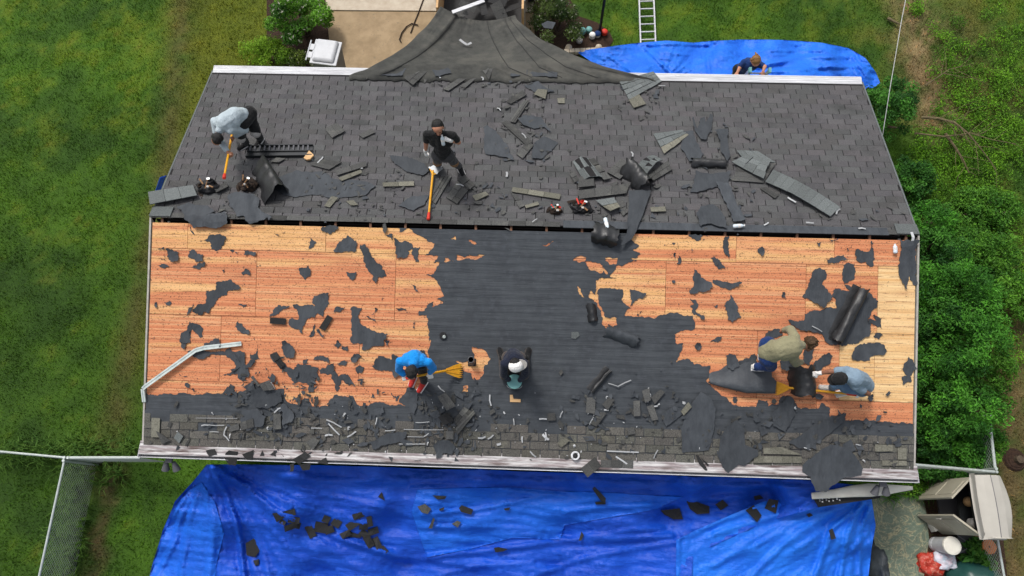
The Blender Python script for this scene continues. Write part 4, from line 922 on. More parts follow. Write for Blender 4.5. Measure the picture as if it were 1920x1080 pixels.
# ---- near eave: sheets and heaps
scrap(S2c([(910, 700), (960, 560), (1050, 440), (1120, 480), (1160, 560), (1150, 700), (1110, 860), (920, 880)]), 'tall smooth felt sheet lying over the lower courses', w=.034, curl=.03, amp=.07)
scrap(S2c([(1170, 900), (1190, 780), (1240, 690), (1310, 640), (1370, 720), (1370, 820), (1460, 860), (1460, 900), (1370, 970), (1320, 960), (1250, 1025), (1210, 985)]), 'felt sheet hanging over the gutter right of the tall one', w=.045, curl=.04, amp=.10)
scrap(S2d([(640, 890), (720, 820), (800, 770), (900, 780), (1000, 910), (990, 950), (900, 960), (820, 1010), (780, 1050), (720, 1045), (690, 960), (640, 930)]), 'largest loose felt sheet hanging over the right part of the gutter', w=.055, curl=.08, amp=.12)
scrap(S2d([(560, 760), (740, 650), (900, 580), (890, 640), (780, 720), (700, 790), (620, 790)]), 'long slanting felt flap above the largest loose sheet', w=.036, amp=.12)
scrap(S2d([(460, 590), (560, 480), (590, 500), (600, 600), (540, 700), (470, 660)]), 'felt flap below the yellow shovel blade', w=.034)
scrap(S2a([(820, 640), (830, 570), (940, 560), (1010, 620), (990, 680), (870, 720)]), 'felt sheet in the left heap near the gutter', w=.04, curl=.08)
scrap(S2a([(1110, 540), (1150, 530), (1210, 610), (1200, 650), (1130, 680)]), 'narrow felt piece right in the left heap', w=.045, curl=.08)
scrap(S2a([(900, 430), (1000, 400), (1120, 430), (1120, 510), (1020, 560), (930, 540), (890, 480)]), 'crumpled felt at the top of the left heap', w=.05, curl=.14)
scrap(S2b([(640, 590), (700, 570), (730, 640), (720, 700), (680, 660)]), 'torn felt flap left in the heap below the broom', w=.04, curl=.08)
scrap(S2b([(680, 830), (730, 780), (790, 790), (830, 840), (800, 890), (740, 880), (720, 910), (690, 920)]), 'forked felt scrap hanging over the gutter below the middle heap', w=.045, amp=.1)
scrap(S2b([(210, 800), (330, 740), (480, 725), (470, 770), (380, 810), (230, 850)]), 'flat felt scrap on the lowest courses left of the middle', w=.034)
scrap(S2c([(770, 600), (900, 520), (975, 490), (985, 550), (900, 620), (800, 690)]), 'slanting felt and shingle flap left of the tall smooth sheet', w=.034, amp=.1)
scrap(S2b([(490, 450), (560, 445), (545, 560), (530, 600), (490, 540)]), 'upright felt strip below the man in blue', w=.02)
tabsheet(S2a([(965, 380), (1040, 350), (1075, 420), (1000, 430)]), 2, 1, 'dark shingle on top of the left heap', 'loose_shingle', w=.10)
tabsheet(S2a([(1060, 600), (1115, 595), (1118, 705), (1062, 708)]), 1, 1, 'upright brown shingle in the left heap', 'loose_shingle', w=.06)
tabsheet(S2a([(820, 660), (915, 630), (925, 690), (830, 715)]), 2, 1, 'shingle pair at the foot of the left heap', 'loose_shingle', w=.06)
tabsheet(S2a([(740, 690), (810, 665), (815, 710), (745, 730)]), 1, 1, 'reddish shingle tab left of the left heap', 'loose_shingle', w=.035)
tabsheet(S2a([(900, 330), (920, 320), (970, 390), (955, 400)]), 1, 1, 'thin shingle strip sticking up out of the left heap', 'loose_shingle', w=.08)
tabsheet(S2a([(215, 720), (260, 745), (320, 790), (260, 815)]), 2, 1, 'broken shingle at the lower left corner of the roof', 'loose_shingle', w=.04)
tabsheet(S2a([(340, 770), (370, 725), (410, 760), (380, 810)]), 1, 1, 'torn grey shingle right of the broken corner one', 'pale_shingle', w=.04)
tabsheet(S2a([(1290, 800), (1350, 765), (1395, 790), (1350, 855)]), 1, 1, 'grey shingle lifted over the gutter edge', 'loose_shingle', w=.05)
tabsheet(S2a([(1190, 930), (1290, 870), (1330, 900), (1250, 960)]), 2, 1, 'shingle pair lying across the gutter guard', 'dark_shingle', w=.05)
tabsheet(S2b([(700, 470), (760, 440), (835, 535), (770, 570)]), 2, 1, 'leaning shingle at the top of the heap below the broom', 'loose_shingle', w=.09, lift=.05)
tabsheet(S2b([(705, 620), (770, 585), (820, 640), (750, 680)]), 2, 1, 'shingle in the middle of the heap below the broom', 'dark_shingle', w=.07)
tabsheet(S2b([(815, 640), (890, 545), (960, 590), (850, 700)]), 2, 2, 'shingle sheet on the right of the heap below the broom', 'loose_shingle', w=.06)
tabsheet(S2b([(840, 750), (830, 700), (960, 570), (970, 590)]), 3, 1, 'long narrow strip on the right of the heap below the broom', 'loose_shingle', w=.08)
tabsheet(S2b([(760, 720), (815, 720), (815, 780), (760, 780)]), 1, 1, 'brown shingle at the foot of the heap below the broom', 'loose_shingle', w=.05)
tabsheet(S2b([(1490, 595), (1545, 590), (1550, 645), (1490, 650)]), 1, 1, 'square shingle on the felt edge right of the kneeling man', 'loose_shingle', w=.035)
tabsheet(S2b([(1560, 810), (1620, 770), (1650, 790), (1590, 840)]), 1, 1, 'mossy shingle left of the capped white pipe', 'tan_shingle', w=.04)
tabsheet(S2c([(230, 480), (295, 478), (290, 600), (222, 590)]), 1, 1, 'brown shingle of the small group left of the slanting felt', 'loose_shingle', w=.04)
tabsheet(S2c([(340, 530), (390, 478), (430, 495), (380, 575)]), 1, 1, 'top right shingle of the small group', 'loose_shingle', w=.045)
tabsheet(S2c([(245, 665), (330, 585), (375, 590), (300, 690)]), 2, 1, 'lowest shingle of the small group', 'loose_shingle', w=.04)
tabsheet(S2c([(565, 505), (612, 500), (618, 615), (568, 618)]), 1, 1, 'upright shingle left of the leaning pair', 'loose_shingle', w=.04)
tabsheet(S2c([(625, 430), (680, 410), (690, 500), (650, 520)]), 1, 1, 'upper shingle of the leaning pair', 'loose_shingle', w=.055)
tabsheet(S2c([(660, 545), (710, 530), (745, 640), (700, 650)]), 1, 1, 'lower shingle of the leaning pair', 'loose_shingle', w=.055)
tabsheet(S2c([(690, 480), (760, 420), (795, 440), (720, 530)]), 1, 1, 'tilted shingle right of the leaning pair', 'loose_shingle', w=.05)
tabsheet(S2c([(905, 580), (960, 510), (985, 545), (925, 610)]), 1, 1, 'shingle with a white label on the slanting flap', 'tan_shingle', w=.06)
tabsheet(S2c([(520, 700), (570, 690), (580, 740), (530, 750)]), 1, 1, 'small brown shingle on the courses below the leaning pair', 'loose_shingle', w=.04)
tabsheet(S2c([(185, 990), (290, 905), (335, 970), (235, 1055)]), 2, 1, 'curved shingle hanging off the gutter beside the capped pipe', 'loose_shingle', w=.05)
tabsheet(S2c([(330, 930), (565, 930), (565, 990), (330, 985)]), 3, 1, 'row of shingles lying on the gutter right of the curved one', 'loose_shingle', w=.045)
tabsheet(S2d([(1075, 770), (1180, 772), (1180, 810), (1075, 812)]), 3, 1, 'mossy row of shingles near the lower right corner', 'tan_shingle', w=.034)
tabsheet(S2d([(1115, 865), (1262, 866), (1262, 895), (1115, 895)]), 3, 1, 'mossy shingle row just above the gutter at the right corner', 'tan_shingle', w=.034)
tabsheet(S2d([(1208, 788), (1260, 790), (1260, 860), (1208, 860)]), 1, 1, 'pale yellow patch of shingle at the lower right corner', 'tan_shingle', w=.036)
tabsheet(S2d([(410, 790), (520, 785), (640, 830), (410, 825)]), 4, 1, 'mossy upper shingle row between the two hanging felt sheets', 'tan_shingle', w=.034)
tabsheet(S2d([(360, 840), (640, 842), (640, 880), (350, 878)]), 5, 1, 'mossy lower shingle row between the two hanging felt sheets', 'tan_shingle', w=.034)
tabsheet(S2a([(180, 625), (242, 628), (238, 770), (180, 768)]), 1, 1, 'pale yellow patch of shingle at the lower left corner', 'tan_shingle', w=.036)
tabsheet(S1e([(1068, 885), (1203, 893), (1197, 945), (1068, 935)]), 1, 1, 'black single tab lying straight on the left plywood', 'dark_shingle', w=.02)
tabsheet(S1e([(1535, 862), (1580, 890), (1515, 995), (1465, 970)]), 1, 1, 'black single tab lying slanted on the left plywood', 'dark_shingle', w=.02)
tabsheet(S2a([(1030, 170), (1078, 150), (1140, 245), (1110, 280)]), 1, 2, 'dark shingle strip slanting on plywood below the bent flashing', 'dark_shingle', w=.02)
chips(S2a, [[(575, 860), (640, 850), (655, 890), (600, 905)], [(715, 880), (740, 860), (805, 870), (790, 970), (740, 965), (708, 920)], [(835, 890), (920, 855), (915, 920), (870, 925)], [(960, 905), (980, 860), (1000, 920), (965, 935)], [(1035, 890), (1070, 865), (1080, 905)],
            [(1115, 885), (1140, 910), (1190, 905), (1160, 940)], [(1180, 960), (1210, 950), (1205, 1010), (1182, 1012)], [(1245, 960), (1330, 950), (1320, 1000), (1270, 1005)], [(1380, 950), (1440, 910), (1455, 965)]],
      'torn dark shingle scrap lying on the left half of the near gutter', 'scraps on the left half of the gutter', 'dark_shingle', .05)
chips(S2b, [[(825, 910), (860, 945), (850, 960), (820, 940)], [(440, 930), (460, 945), (445, 960)], [(530, 935), (580, 930), (560, 955)], [(345, 905), (375, 910), (370, 945)]], 'small dark scrap on the near gutter left of the capped pipe', 'small scraps on the middle gutter', 'felt_loose', .04)
chips(S2c, [[(1015, 890), (1035, 900), (1100, 1000), (1090, 1015), (1040, 960)], [(1050, 905), (1110, 965), (1100, 972)]], 'narrow dark sliver lying across the near gutter left of the hanging felt', 'slivers on the gutter', 'dark_shingle', .05)
chips(S2a, [[(700, 440), (730, 400), (775, 430), (740, 470)], [(840, 600), (860, 590), (870, 620)], [(1000, 700), (1060, 690), (1040, 720)], [(1210, 760), (1260, 730), (1300, 740), (1240, 770)], [(1480, 640), (1500, 620), (1520, 660)]], 'small torn scrap around the left heap near the gutter', 'scraps around the left heap', 'felt_loose', .04)
chips(S2d, [[(480, 640), (500, 610), (530, 640), (510, 665)], [(880, 770), (930, 740), (960, 800), (900, 830)], [(700, 790), (720, 760), (725, 800)], [(380, 670), (420, 660), (440, 700), (400, 720)]], 'small torn felt scrap above the largest loose sheet', 'scraps above the largest sheet', 'felt_loose', .045)

# ---- thin white sealing strips pulled off the shingles
def strips(zf, segs, label, group, w=.05):
    for (x0, y0, x1, y1, wd) in segs:
        a, b = RU(zf([(x0, y0), (x1, y1)])); a, b = Vector(a), Vector(b); d = (b - a).normalized(); p = Vector((-d.y, d.x)) * wd * .38; h = .02
        NS[0] += 1; rr = random.Random(NS[0])
        if 'near' not in label and rr.random() < .2: continue
        m = (a + b) / 2 + p * rr.uniform(-1.5, 1.5)
        mb = MB()
        def S3(q, e): return S(q.x, q.y, w + e)
        for (q, r_, e0, e1) in ((a, m, 0, h * rr.random()), (m, b, h * .5, 0)):
            mb.hexa([S3(q - p, e0), S3(q + p, e0), S3(r_ + p, e1), S3(r_ - p, e1), S3(q - p, e0 + .004), S3(q + p, e0 + .004), S3(r_ + p, e1 + .004), S3(r_ - p, e1 + .004)])
        mb.build('sealing_strip', M('white_strip'), label=label, cat='strip', group=group)
strips(S2a, [(640, 510, 615, 570, .025), (615, 585, 628, 605, .02), (540, 683, 590, 680, .03), (590, 678, 705, 680, .015), (722, 690, 702, 750, .025), (702, 752, 740, 792, .025), (748, 740, 742, 775, .022), (600, 727, 665, 729, .012), (820, 710, 940, 675, .02), (1020, 690, 1020, 715, .03),
             (1065, 590, 1125, 548, .03), (1440, 640, 1550, 695, .028), (1455, 668, 1535, 750, .03), (1610, 690, 1595, 715, .03), (1655, 725, 1590, 765, .025), (1580, 592, 1560, 618, .02), (1430, 755, 1485, 752, .04), (1330, 700, 1410, 702, .015), (1220, 652, 1250, 658, .015), (300, 735, 325, 720, .03), (1000, 545, 1022, 532, .03), (1040, 370, 1070, 420, .022), (1140, 680, 1165, 698, .02), (500, 628, 800, 630, .01)], 'thin white sealing strip littering the lowest courses below the left plywood', 'white strips below the left plywood')
strips(S2b, [(262, 625, 250, 675, .02), (385, 660, 460, 662, .03), (320, 720, 395, 714, .02), (55, 690, 62, 712, .025), (105, 725, 50, 765, .025), (205, 695, 222, 735, .025), (290, 715, 285, 785, .022), (455, 710, 740, 713, .012), (480, 762, 600, 765, .014), (600, 762, 635, 738, .02), (420, 815, 610, 815, .014), (632, 800, 625, 825, .03),
             (1075, 460, 1085, 540, .03), (702, 395, 750, 440, .025), (735, 600, 765, 645, .022), (745, 540, 735, 560, .03), (1245, 632, 1250, 680, .022), (1430, 635, 1485, 636, .03), (1600, 578, 1580, 625, .022), (930, 790, 1010, 818, .03), (990, 772, 1045, 762, .04), (1060, 780, 1105, 745, .03), (1308, 760, 1310, 805, .03), (1365, 805, 1405, 785, .05), (1455, 745, 1500, 785, .05), (1475, 730, 1475, 790, .03), (1125, 820, 1155, 812, .05), (1365, 868, 1408, 910, .03), (1680, 820, 1685, 838, .05), (30, 590, 15, 615, .02), (640, 655, 540, 660, .012)], 'thin white sealing strip littering the lowest courses below the broom and the kneeling man', 'white strips below the kneeling man')
strips(S2c, [(385, 378, 455, 400, .022), (455, 400, 550, 355, .025), (675, 410, 690, 465, .03), (690, 470, 670, 515, .03), (555, 470, 560, 525, .03), (715, 545, 755, 525, .03), (725, 550, 740, 590, .025), (380, 470, 372, 490, .03), (355, 568, 388, 572, .035), (280, 620, 250, 675, .025), (920, 515, 945, 515, .06), (375, 866, 605, 875, .03), (440, 905, 545, 978, .035), (742, 858, 712, 920, .025)], 'thin white sealing strip among the loose shingles right of the capped pipe', 'white strips right of the capped pipe')
strips(S2d, [(700, 67, 760, 100, .02), (525, 935, 550, 965, .03), (640, 785, 690, 800, .02), (600, 545, 605, 560, .04), (960, 768, 990, 775, .025), (1000, 860, 1015, 875, .03)], 'thin white strip around the large felt sheets at the right end of the gutter', 'white strips around the large felt sheets')
strips(S1a, [(1130, 695, 1165, 658, .03), (815, 690, 815, 745, .03), (760, 740, 800, 710, .03), (570, 992, 590, 994, .04), (1390, 720, 1400, 728, .04)], 'thin white strip lying on the left half of the far slope', 'white strips on the left far slope', .04)
strips(S1b, [(928, 370, 950, 385, .03), (950, 385, 980, 430, .03), (1090, 310, 1045, 360, .035), (1075, 520, 1100, 550, .03), (580, 172, 592, 192, .04), (835, 185, 845, 205, .04), (985, 750, 985, 780, .05), (700, 790, 720, 760, .025), (685, 825, 730, 835, .035), (430, 175, 520, 160, .02), (790, 1005, 820, 1030, .02)], 'thin white strip lying in the middle of the far slope', 'white strips in the middle of the far slope', .055)
strips(S1c, [(808, 517, 838, 522, .03), (708, 632, 716, 660, .035), (1172, 697, 1225, 708, .025), (1060, 575, 1105, 578, .03), (1095, 540, 1108, 590, .03), (870, 240, 910, 238, .025), (700, 870, 740, 868, .02), (150, 1030, 120, 1050, .02)], 'thin white strip lying on the right half of the far slope', 'white strips on the right far slope', .06)
strips(S1d, [(570, 828, 615, 855, .04), (855, 890, 835, 920, .04), (955, 998, 995, 1000, .04), (670, 965, 712, 968, .04), (440, 980, 465, 965, .03), (1245, 1018, 1250, 1058, .06)], 'white strip near the ridge at the right end of the roof', 'white strips at the right end of the ridge', .05)

# ---- the bent drip edge lying over the left plywood
pts = S2a([(122, 515), (118, 420), (140, 400), (500, 140), (560, 122), (825, 92)]); hs_ = [.02, .05, .07, .06, .05, .03]
de = MB(); P = [F(*fuv(*p), h) for p, h in zip(pts, hs_)]
for a, b in zip(P[:-1], P[1:]):
    de.bar(a, b, .075, .006, (0, -SN, CS)); q = Vector((0, -SN, CS)) * .022
    sidev = (b - a).normalized().cross(Vector((0, -SN, CS))) * .036; de.bar(a + sidev + q * .55, b + sidev + q * .55, .006, .03, (0, -SN, CS)); de.bar(a - sidev * .4 + q * .25, b - sidev * .4 + q * .25, .008, .012, (0, -SN, CS))
de.build('drip_edge', M('metal_flash'), label='long pale metal drip edge bent over the left plywood', cat='flashing')
# ---- black plastic ridge vent strip
c = [Vector(p) for p in RU(S1a([(722, 590), (1105, 585), (1100, 655), (705, 660)]))]
rv = empty('ridge_vent_strip', S(c[0].x, c[0].y), 'black ribbed plastic ridge vent strip lying on the far slope', 'vent')
def rvp(s, t, h): 
    q = c[0] * (1 - s) * (1 - t) + c[1] * s * (1 - t) + c[2] * s * t + c[3] * (1 - s) * t; return S(q.x, q.y, .02 + h)
MB().hexa([rvp(0, 1, 0), rvp(1, 1, 0), rvp(1, 0, 0), rvp(0, 0, 0), rvp(0, 1, .012), rvp(1, 1, .012), rvp(1, 0, .012), rvp(0, 0, .012)]).build('panel', M('black_plastic'), rv)
for t0, t1, h in ((0, .08, .05), (.48, .54, .035), (.9, 1, .06)):
    MB().hexa([rvp(0, t1, .012), rvp(1, t1, .012), rvp(1, t0, .012), rvp(0, t0, .012), rvp(0, t1, h), rvp(1, t1, h), rvp(1, t0, h), rvp(0, t0, h)]).build('edge', M('black_plastic'), rv)
for i in range(13):
    s0 = .03 + i * .074
    MB().hexa([rvp(s0, .48, .012), rvp(s0 + .022, .48, .012), rvp(s0 + .022, .08, .012), rvp(s0, .08, .012), rvp(s0, .48, .04), rvp(s0 + .022, .48, .03), rvp(s0 + .022, .08, .04), rvp(s0, .08, .045)]).build('rib', M('grey_plastic'), rv)
    MB().hexa([rvp(s0, .9, .012), rvp(s0 + .02, .9, .012), rvp(s0 + .02, .78, .012), rvp(s0, .78, .012), rvp(s0, .9, .045), rvp(s0 + .02, .9, .045), rvp(s0 + .02, .78, .02), rvp(s0, .78, .02)]).build('rib', M('grey_plastic'), rv)
def chunk(zf, pts, mat, h, name, label, cat, w=.03):
    P = RU(zf(pts)); n = len(P); lo = [S(u, v, w) for u, v in P]; hi = [S(u, v, w + h) for u, v in P]
    if (hi[1] - hi[0]).cross(hi[2] - hi[0]).z < 0: lo, hi = lo[::-1], hi[::-1]
    return obj(name, lo + hi, [tuple(range(n - 1, -1, -1)), tuple(range(n, 2 * n))] + [(i, (i + 1) % n, n + (i + 1) % n, n + i) for i in range(n)], M(mat), label=label, cat=cat)
chunk(S1a, [(1052, 672), (1085, 628), (1112, 655), (1090, 680), (1070, 682)], 'wood', .03, 'wood_offcut', 'torn plywood offcut at the end of the black vent strip', 'wood', .05)
chunk(S2b, [(1220, 463), (1240, 463), (1245, 492), (1296, 494), (1296, 516), (1220, 514)], 'wood', .012, 'wood_offcut', 'pale L shaped wood offcut below the kneeling man', 'wood', .015)
chunk(S2c, [(120, 10), (170, 8), (180, 35), (150, 60), (120, 55)], 'pale_shingle', .012, 'patch', 'greenish square patch stuck on the felt in the middle', 'patch', .012)

# ---- bottles and little packs
def bottle(p, d, L, r, label, name='water_bottle', mat='bottle'):
    t = empty(name, p, label, 'bottle'); d = Vector(d).normalized(); mb = MB()
    mb.lathe(p, [(.2 * r, 0), (r, .01), (r, L * .3), (r * .9, L * .33), (r, L * .36), (r, L * .7), (r * .45, L * .88), (r * .4, L * .95)], 12, d); mb.build('body', M(mat), t, smooth=True)
    MB().lathe(p, [(r * 1.02, L * .38), (r * 1.02, L * .62)], 12, d).build('label_band', M('c_white'), t)
    MB().lathe(p, [(r * .5, L * .94), (r * .5, L)], 10, d).build('cap', M('c_white'), t); return t
def roof_bottle(a, b, h, r, label):
    (u0, v0), (u1, v1) = RU([a, b]); p, q = S(u0, v0, h + r), S(u1, v1, h + r); bottle(p, q - p, (q - p).length, r, label)
roof_bottle(*S8([(1025, 600), (1070, 725)]), .10, .035, 'clear water bottle on the ridge by the black felt curl')
roof_bottle(*S1d([(268, 995), (332, 990)]), .06, .034, 'clear water bottle lying on the ridge slot at the right')
roof_bottle(*S1h([(1220, 215), (1216, 145)]), .012, .036, 'clear water bottle lying on the plywood near the right gable')

# ---- rubble: small broken bits too many to pick apart
def rubble(name, n, boxes, mat, smin, smax, seed, label, w0=.03):
    r = random.Random(seed); mb = MB()
    for _ in range(n):
        x0, y0, x1, y1 = r.choice(boxes); u, v = ruv(r.uniform(x0, x1), r.gauss((y0 + y1) / 2, (y1 - y0) / 3))
        if abs(u) > HALF - .05 or v > RUN - .05 or v < -RUN - .08: continue
        k = r.randint(3, 5); a0 = r.uniform(0, 6.3); s = r.uniform(smin, smax); sx, sy = r.uniform(.5, 1.6), r.uniform(.3, .8); rot = r.uniform(0, 3.14)
        P = []
        for i in range(k):
            a = a0 + 2 * math.pi * i / k + r.uniform(-.3, .3); x, y = math.cos(a) * s * sx, math.sin(a) * s * sy; P.append((u + x * math.cos(rot) - y * math.sin(rot), v + x * math.sin(rot) + y * math.cos(rot)))
        tx, ty = r.uniform(-.3, .3), r.uniform(-.3, .3); T_ = [S(p, q, w0 + .012 + (p - u) * tx + (q - v) * ty + s * .1) for p, q in P]
        if (T_[1] - T_[0]).cross(T_[2] - T_[0]).z < 0: T_ = T_[::-1]
        lo = [p - Vector((0, 0, .006)) for p in T_]
        mb.add(lo + T_, [tuple(range(k - 1, -1, -1)), tuple(range(k, 2 * k))] + [(i, (i + 1) % k, k + (i + 1) % k, k + i) for i in range(k)])
    tag(mb.build(name, M(mat), label=label, cat='rubble'), kind='stuff')
NB = [(280, 770, 1700, 860), (430, 730, 720, 850), (640, 760, 950, 850), (1050, 730, 1300, 850), (1330, 760, 1680, 880), (440, 700, 600, 820), (780, 720, 900, 840)]
rubble('shingle_rubble', 420, NB, 'loose_shingle', .02, .07, 1, 'broken shingle rubble strewn along the lower near slope')
rubble('felt_rubble', 330, NB, 'felt_loose', .02, .09, 2, 'torn felt bits strewn along the lower near slope')
FB = [(840, 330, 960, 400), (930, 180, 1030, 300), (1060, 300, 1240, 400), (1280, 240, 1420, 420), (560, 320, 760, 400), (780, 130, 1000, 165), (1160, 150, 1240, 210), (300, 380, 1700, 412)]
rubble('shingle_rubble', 330, FB, 'loose_shingle', .02, .075, 3, 'broken shingle rubble strewn over the far slope', .022)
rubble('felt_rubble', 120, FB, 'felt_loose', .02, .08, 4, 'torn felt bits strewn over the far slope', .022)
rubble('paper_rubble', 90, [(280, 780, 1700, 860), (640, 760, 1200, 850)], 'white_strip', .008, .022, 5, 'tiny pale paper bits along the lower near slope')
# ================================================================= TARPS
def idw(ctrl, x, y, pw=2.6):
    num = np.zeros_like(x); den = np.zeros_like(x)
    for px, py, z in ctrl:
        w = 1 / (np.hypot(x - px, y - py) ** pw + 30); num += w * z; den += w
    return num / den
def fold_field(folds, x, y):
    h = np.zeros_like(x)
    for pts, wd, amp in folds:
        d = segd(x, y, pts); t = d / wd; h += amp * (np.exp(-t * t) - .35 * np.exp(-((t - 1.6) ** 2) * 1.5))
    return h
class Tarp:
    def __init__(s, ctrl, folds, noise_amp, seed, stretch=(40, 14), ang=0.0, rad=()):
        s.rad = rad
        s.c, s.f, s.na, s.seed, s.st, s.an = ctrl, folds, noise_amp, seed, stretch, ang
    def z(s, x, y):
        x, y = np.atleast_1d(np.asarray(x, float)), np.atleast_1d(np.asarray(y, float)); ca, sa = math.cos(s.an), math.sin(s.an)
        a, b = (x * ca + y * sa) / s.st[0], (-x * sa + y * ca) / s.st[1]
        n = (fbm(a + 50, b + 50, s.seed, 4) - .5) * s.na + np.abs(fbm(a * 1.7 + 90, b * 1.2 + 20, s.seed + 5, 3) - .5) * s.na * .8
        n += (fbm(x / 9 + 9, y / 7 + 9, s.seed + 9, 2) - .5) * s.na * .16
        rg = lambda p_, q_, sd_: (1 - np.abs(2 * vnoise(p_, q_, sd_) - 1)) ** 3          # sharp creases
        for (cx, cy, k, amp, reach) in s.rad:
            r_ = np.hypot(x - cx, y - cy); th = np.arctan2(y - cy, x - cx); fade = np.clip(r_ / 60, 0, 1) * np.exp(-(r_ / reach) ** 2)
            n += (rg(th * k + 40, r_ / 260 + 5, s.seed + 31) * amp + rg(th * k * 2.3 + 70, r_ / 150 + 5, s.seed + 37) * amp * .5) * fade
        n += rg(a * .8 + 30, b * 2.2 + 11, s.seed + 41) * s.na * .32 + rg(a * 2.1 + 3, b * 4.3 + 1, s.seed + 43) * s.na * .16
        return idw(s.c, x, y) + fold_field(s.f, x, y) + n
    def p(s, px, py, up=0.0): return at_z(px, py, float(s.z(px, py)[0]) + up)
    def build(s, name, poly, mat, step, label, cat, amp=.05, minlen=25, zmin=.012):
        pl = rough(poly, amp, minlen, s.seed); vs, fs = fill2d(pl, [], step, .3, s.seed)
        a = np.array(vs); zz = np.maximum(s.z(a[:, 0], a[:, 1]), zmin); P = [at_z(x, y, z) for (x, y), z in zip(vs, zz)]
        q, r, t = (P[i] for i in fs[0])
        if (r - q).cross(t - q).z < 0: fs = [f[::-1] for f in fs]
        vv, ff = skirted(P, fs, Vector((0, 0, -.006)))
        return obj(name, vv, ff, M(mat), smooth=True, label=label, cat=cat)
# big tarp hanging from the near eave
RAD1 = ((395, 866, 9, .075, 420), (1560, 905, 8, .05, 420))
T1 = Tarp([(395, 872, 2.30), (550, 874, 2.28), (700, 878, 2.25), (900, 884, 2.22), (1100, 890, 2.2), (1300, 896, 2.15), (1480, 902, 2.1), (1600, 912, 1.9), (340, 930, 1.15), (310, 1000, .5), (290, 1060, .12), (270, 1130, .02), (265, 1200, .0),
           (420, 960, 1.35), (450, 1040, .7), (540, 940, 1.75), (600, 1010, 1.15), (600, 1090, .6), (700, 930, 1.8), (740, 1000, 1.1), (760, 1080, .6), (800, 930, 1.75), (900, 960, 1.45), (900, 1030, .95), (900, 1090, .7), (1060, 940, 1.6), (1060, 1010, 1.0), (1060, 1080, .8),
           (1200, 935, 1.6), (1260, 970, 1.1), (1340, 945, 1.3), (1430, 935, 1.2), (1200, 1060, .9), (700, 1200, .1), (1100, 1200, .3), (450, 1180, .1)],
          [([(396, 874), (425, 930), (447, 990), (458, 1080)], 5, .12), ([(396, 874), (520, 960), (640, 1010), (760, 1050)], 6, .06), ([(400, 874), (470, 915), (510, 960)], 6, .10), ([(396, 874), (560, 900), (760, 905)], 6, .05), ([(410, 890), (480, 1000), (505, 1080)], 7, .07),
           ([(400, 880), (560, 950), (690, 985)], 4, .045), ([(400, 876), (620, 930), (750, 960)], 4, .04), ([(340, 960), (330, 1010), (305, 1060)], 5, .06), ([(370, 930), (350, 1000), (340, 1080)], 6, .07), ([(395, 940), (400, 1010), (390, 1090)], 7, .06),
           ([(640, 1010), (760, 1045), (900, 1060), (1050, 1070)], 7, .07), ([(790, 965), (900, 955), (1040, 925)], 4, .05), ([(800, 1045), (930, 1030), (1050, 1015), (1260, 1005)], 6, .09), ([(780, 990), (880, 985), (1050, 995)], 4, .04), ([(770, 915), (900, 912), (1060, 930)], 4, .04), ([(1060, 960), (1140, 950), (1240, 945), (1400, 930)], 5, .05),
           ([(1030, 1000), (1060, 1010), (1240, 990)], 5, .06), ([(700, 895), (900, 900), (1200, 908), (1500, 912)], 5, .05), ([(720, 885), (1000, 897), (1300, 905)], 3, .03), ([(1000, 1080), (1100, 1045), (1270, 1015)], 5, .05), ([(820, 1080), (900, 1060), (1000, 1055)], 4, .05)],
          .11, 3, (120, 20), .12, RAD1)
T1.build('blue_tarp', [(388, 871), (560, 872), (900, 880), (1200, 888), (1520, 900), (1620, 912), (1634, 935), (1560, 945), (1440, 975), (1300, 1040), (1290, 1220), (700, 1230), (262, 1230), (276, 1100), (288, 1050), (305, 995), (328, 940), (360, 905)], 'tarp_blue', 4,
         'huge wrinkled blue tarp hanging from the near eave down to the lawn', 'tarp')
T2 = Tarp([(1270, 1012, 1.35), (1350, 975, 1.45), (1430, 945, 1.5), (1530, 938, 1.55), (1630, 940, 1.35), (1640, 1000, .9), (1635, 1060, .5), (1620, 1120, .25), (1270, 1080, 1.15), (1270, 1200, .7), (1400, 1010, 1.4), (1400, 1080, 1.15), (1500, 1000, 1.45), (1500, 1080, 1.1), (1580, 1000, 1.35), (1580, 1080, .9), (1450, 1200, .6), (1600, 1200, .3)],
          [([(1620, 945), (1560, 990), (1530, 1080)], 6, .08), ([(1615, 945), (1590, 1000), (1575, 1080)], 5, .08), ([(1610, 940), (1500, 975), (1420, 1020)], 5, .05), ([(1600, 935), (1480, 960), (1340, 1000)], 5, .04), ([(1270, 1012), (1350, 977), (1430, 944)], 6, .05), ([(1272, 1012), (1272, 1080)], 4, .05),
           ([(1625, 960), (1610, 1010), (1612, 1080)], 4, .07), ([(1560, 960), (1470, 1020), (1400, 1090)], 6, .05), ([(1630, 950), (1625, 1000), (1600, 1030)], 5, .08), ([(1520, 960), (1430, 1000), (1340, 1060)], 6, .04)],
          .07, 11, (70, 22), -.5, ((1628, 925, 9, .07, 300), (1270, 1005, 6, .03, 200)))
T2.build('blue_tarp', [(1268, 1012), (1300, 996), (1350, 974), (1430, 941), (1490, 930), (1530, 930), (1600, 926), (1634, 935), (1642, 985), (1634, 1030), (1628, 1085), (1620, 1230), (1268, 1230)], 'tarp_light', 3.5,
         'second bright blue tarp overlapping at the right above the patio', 'tarp')
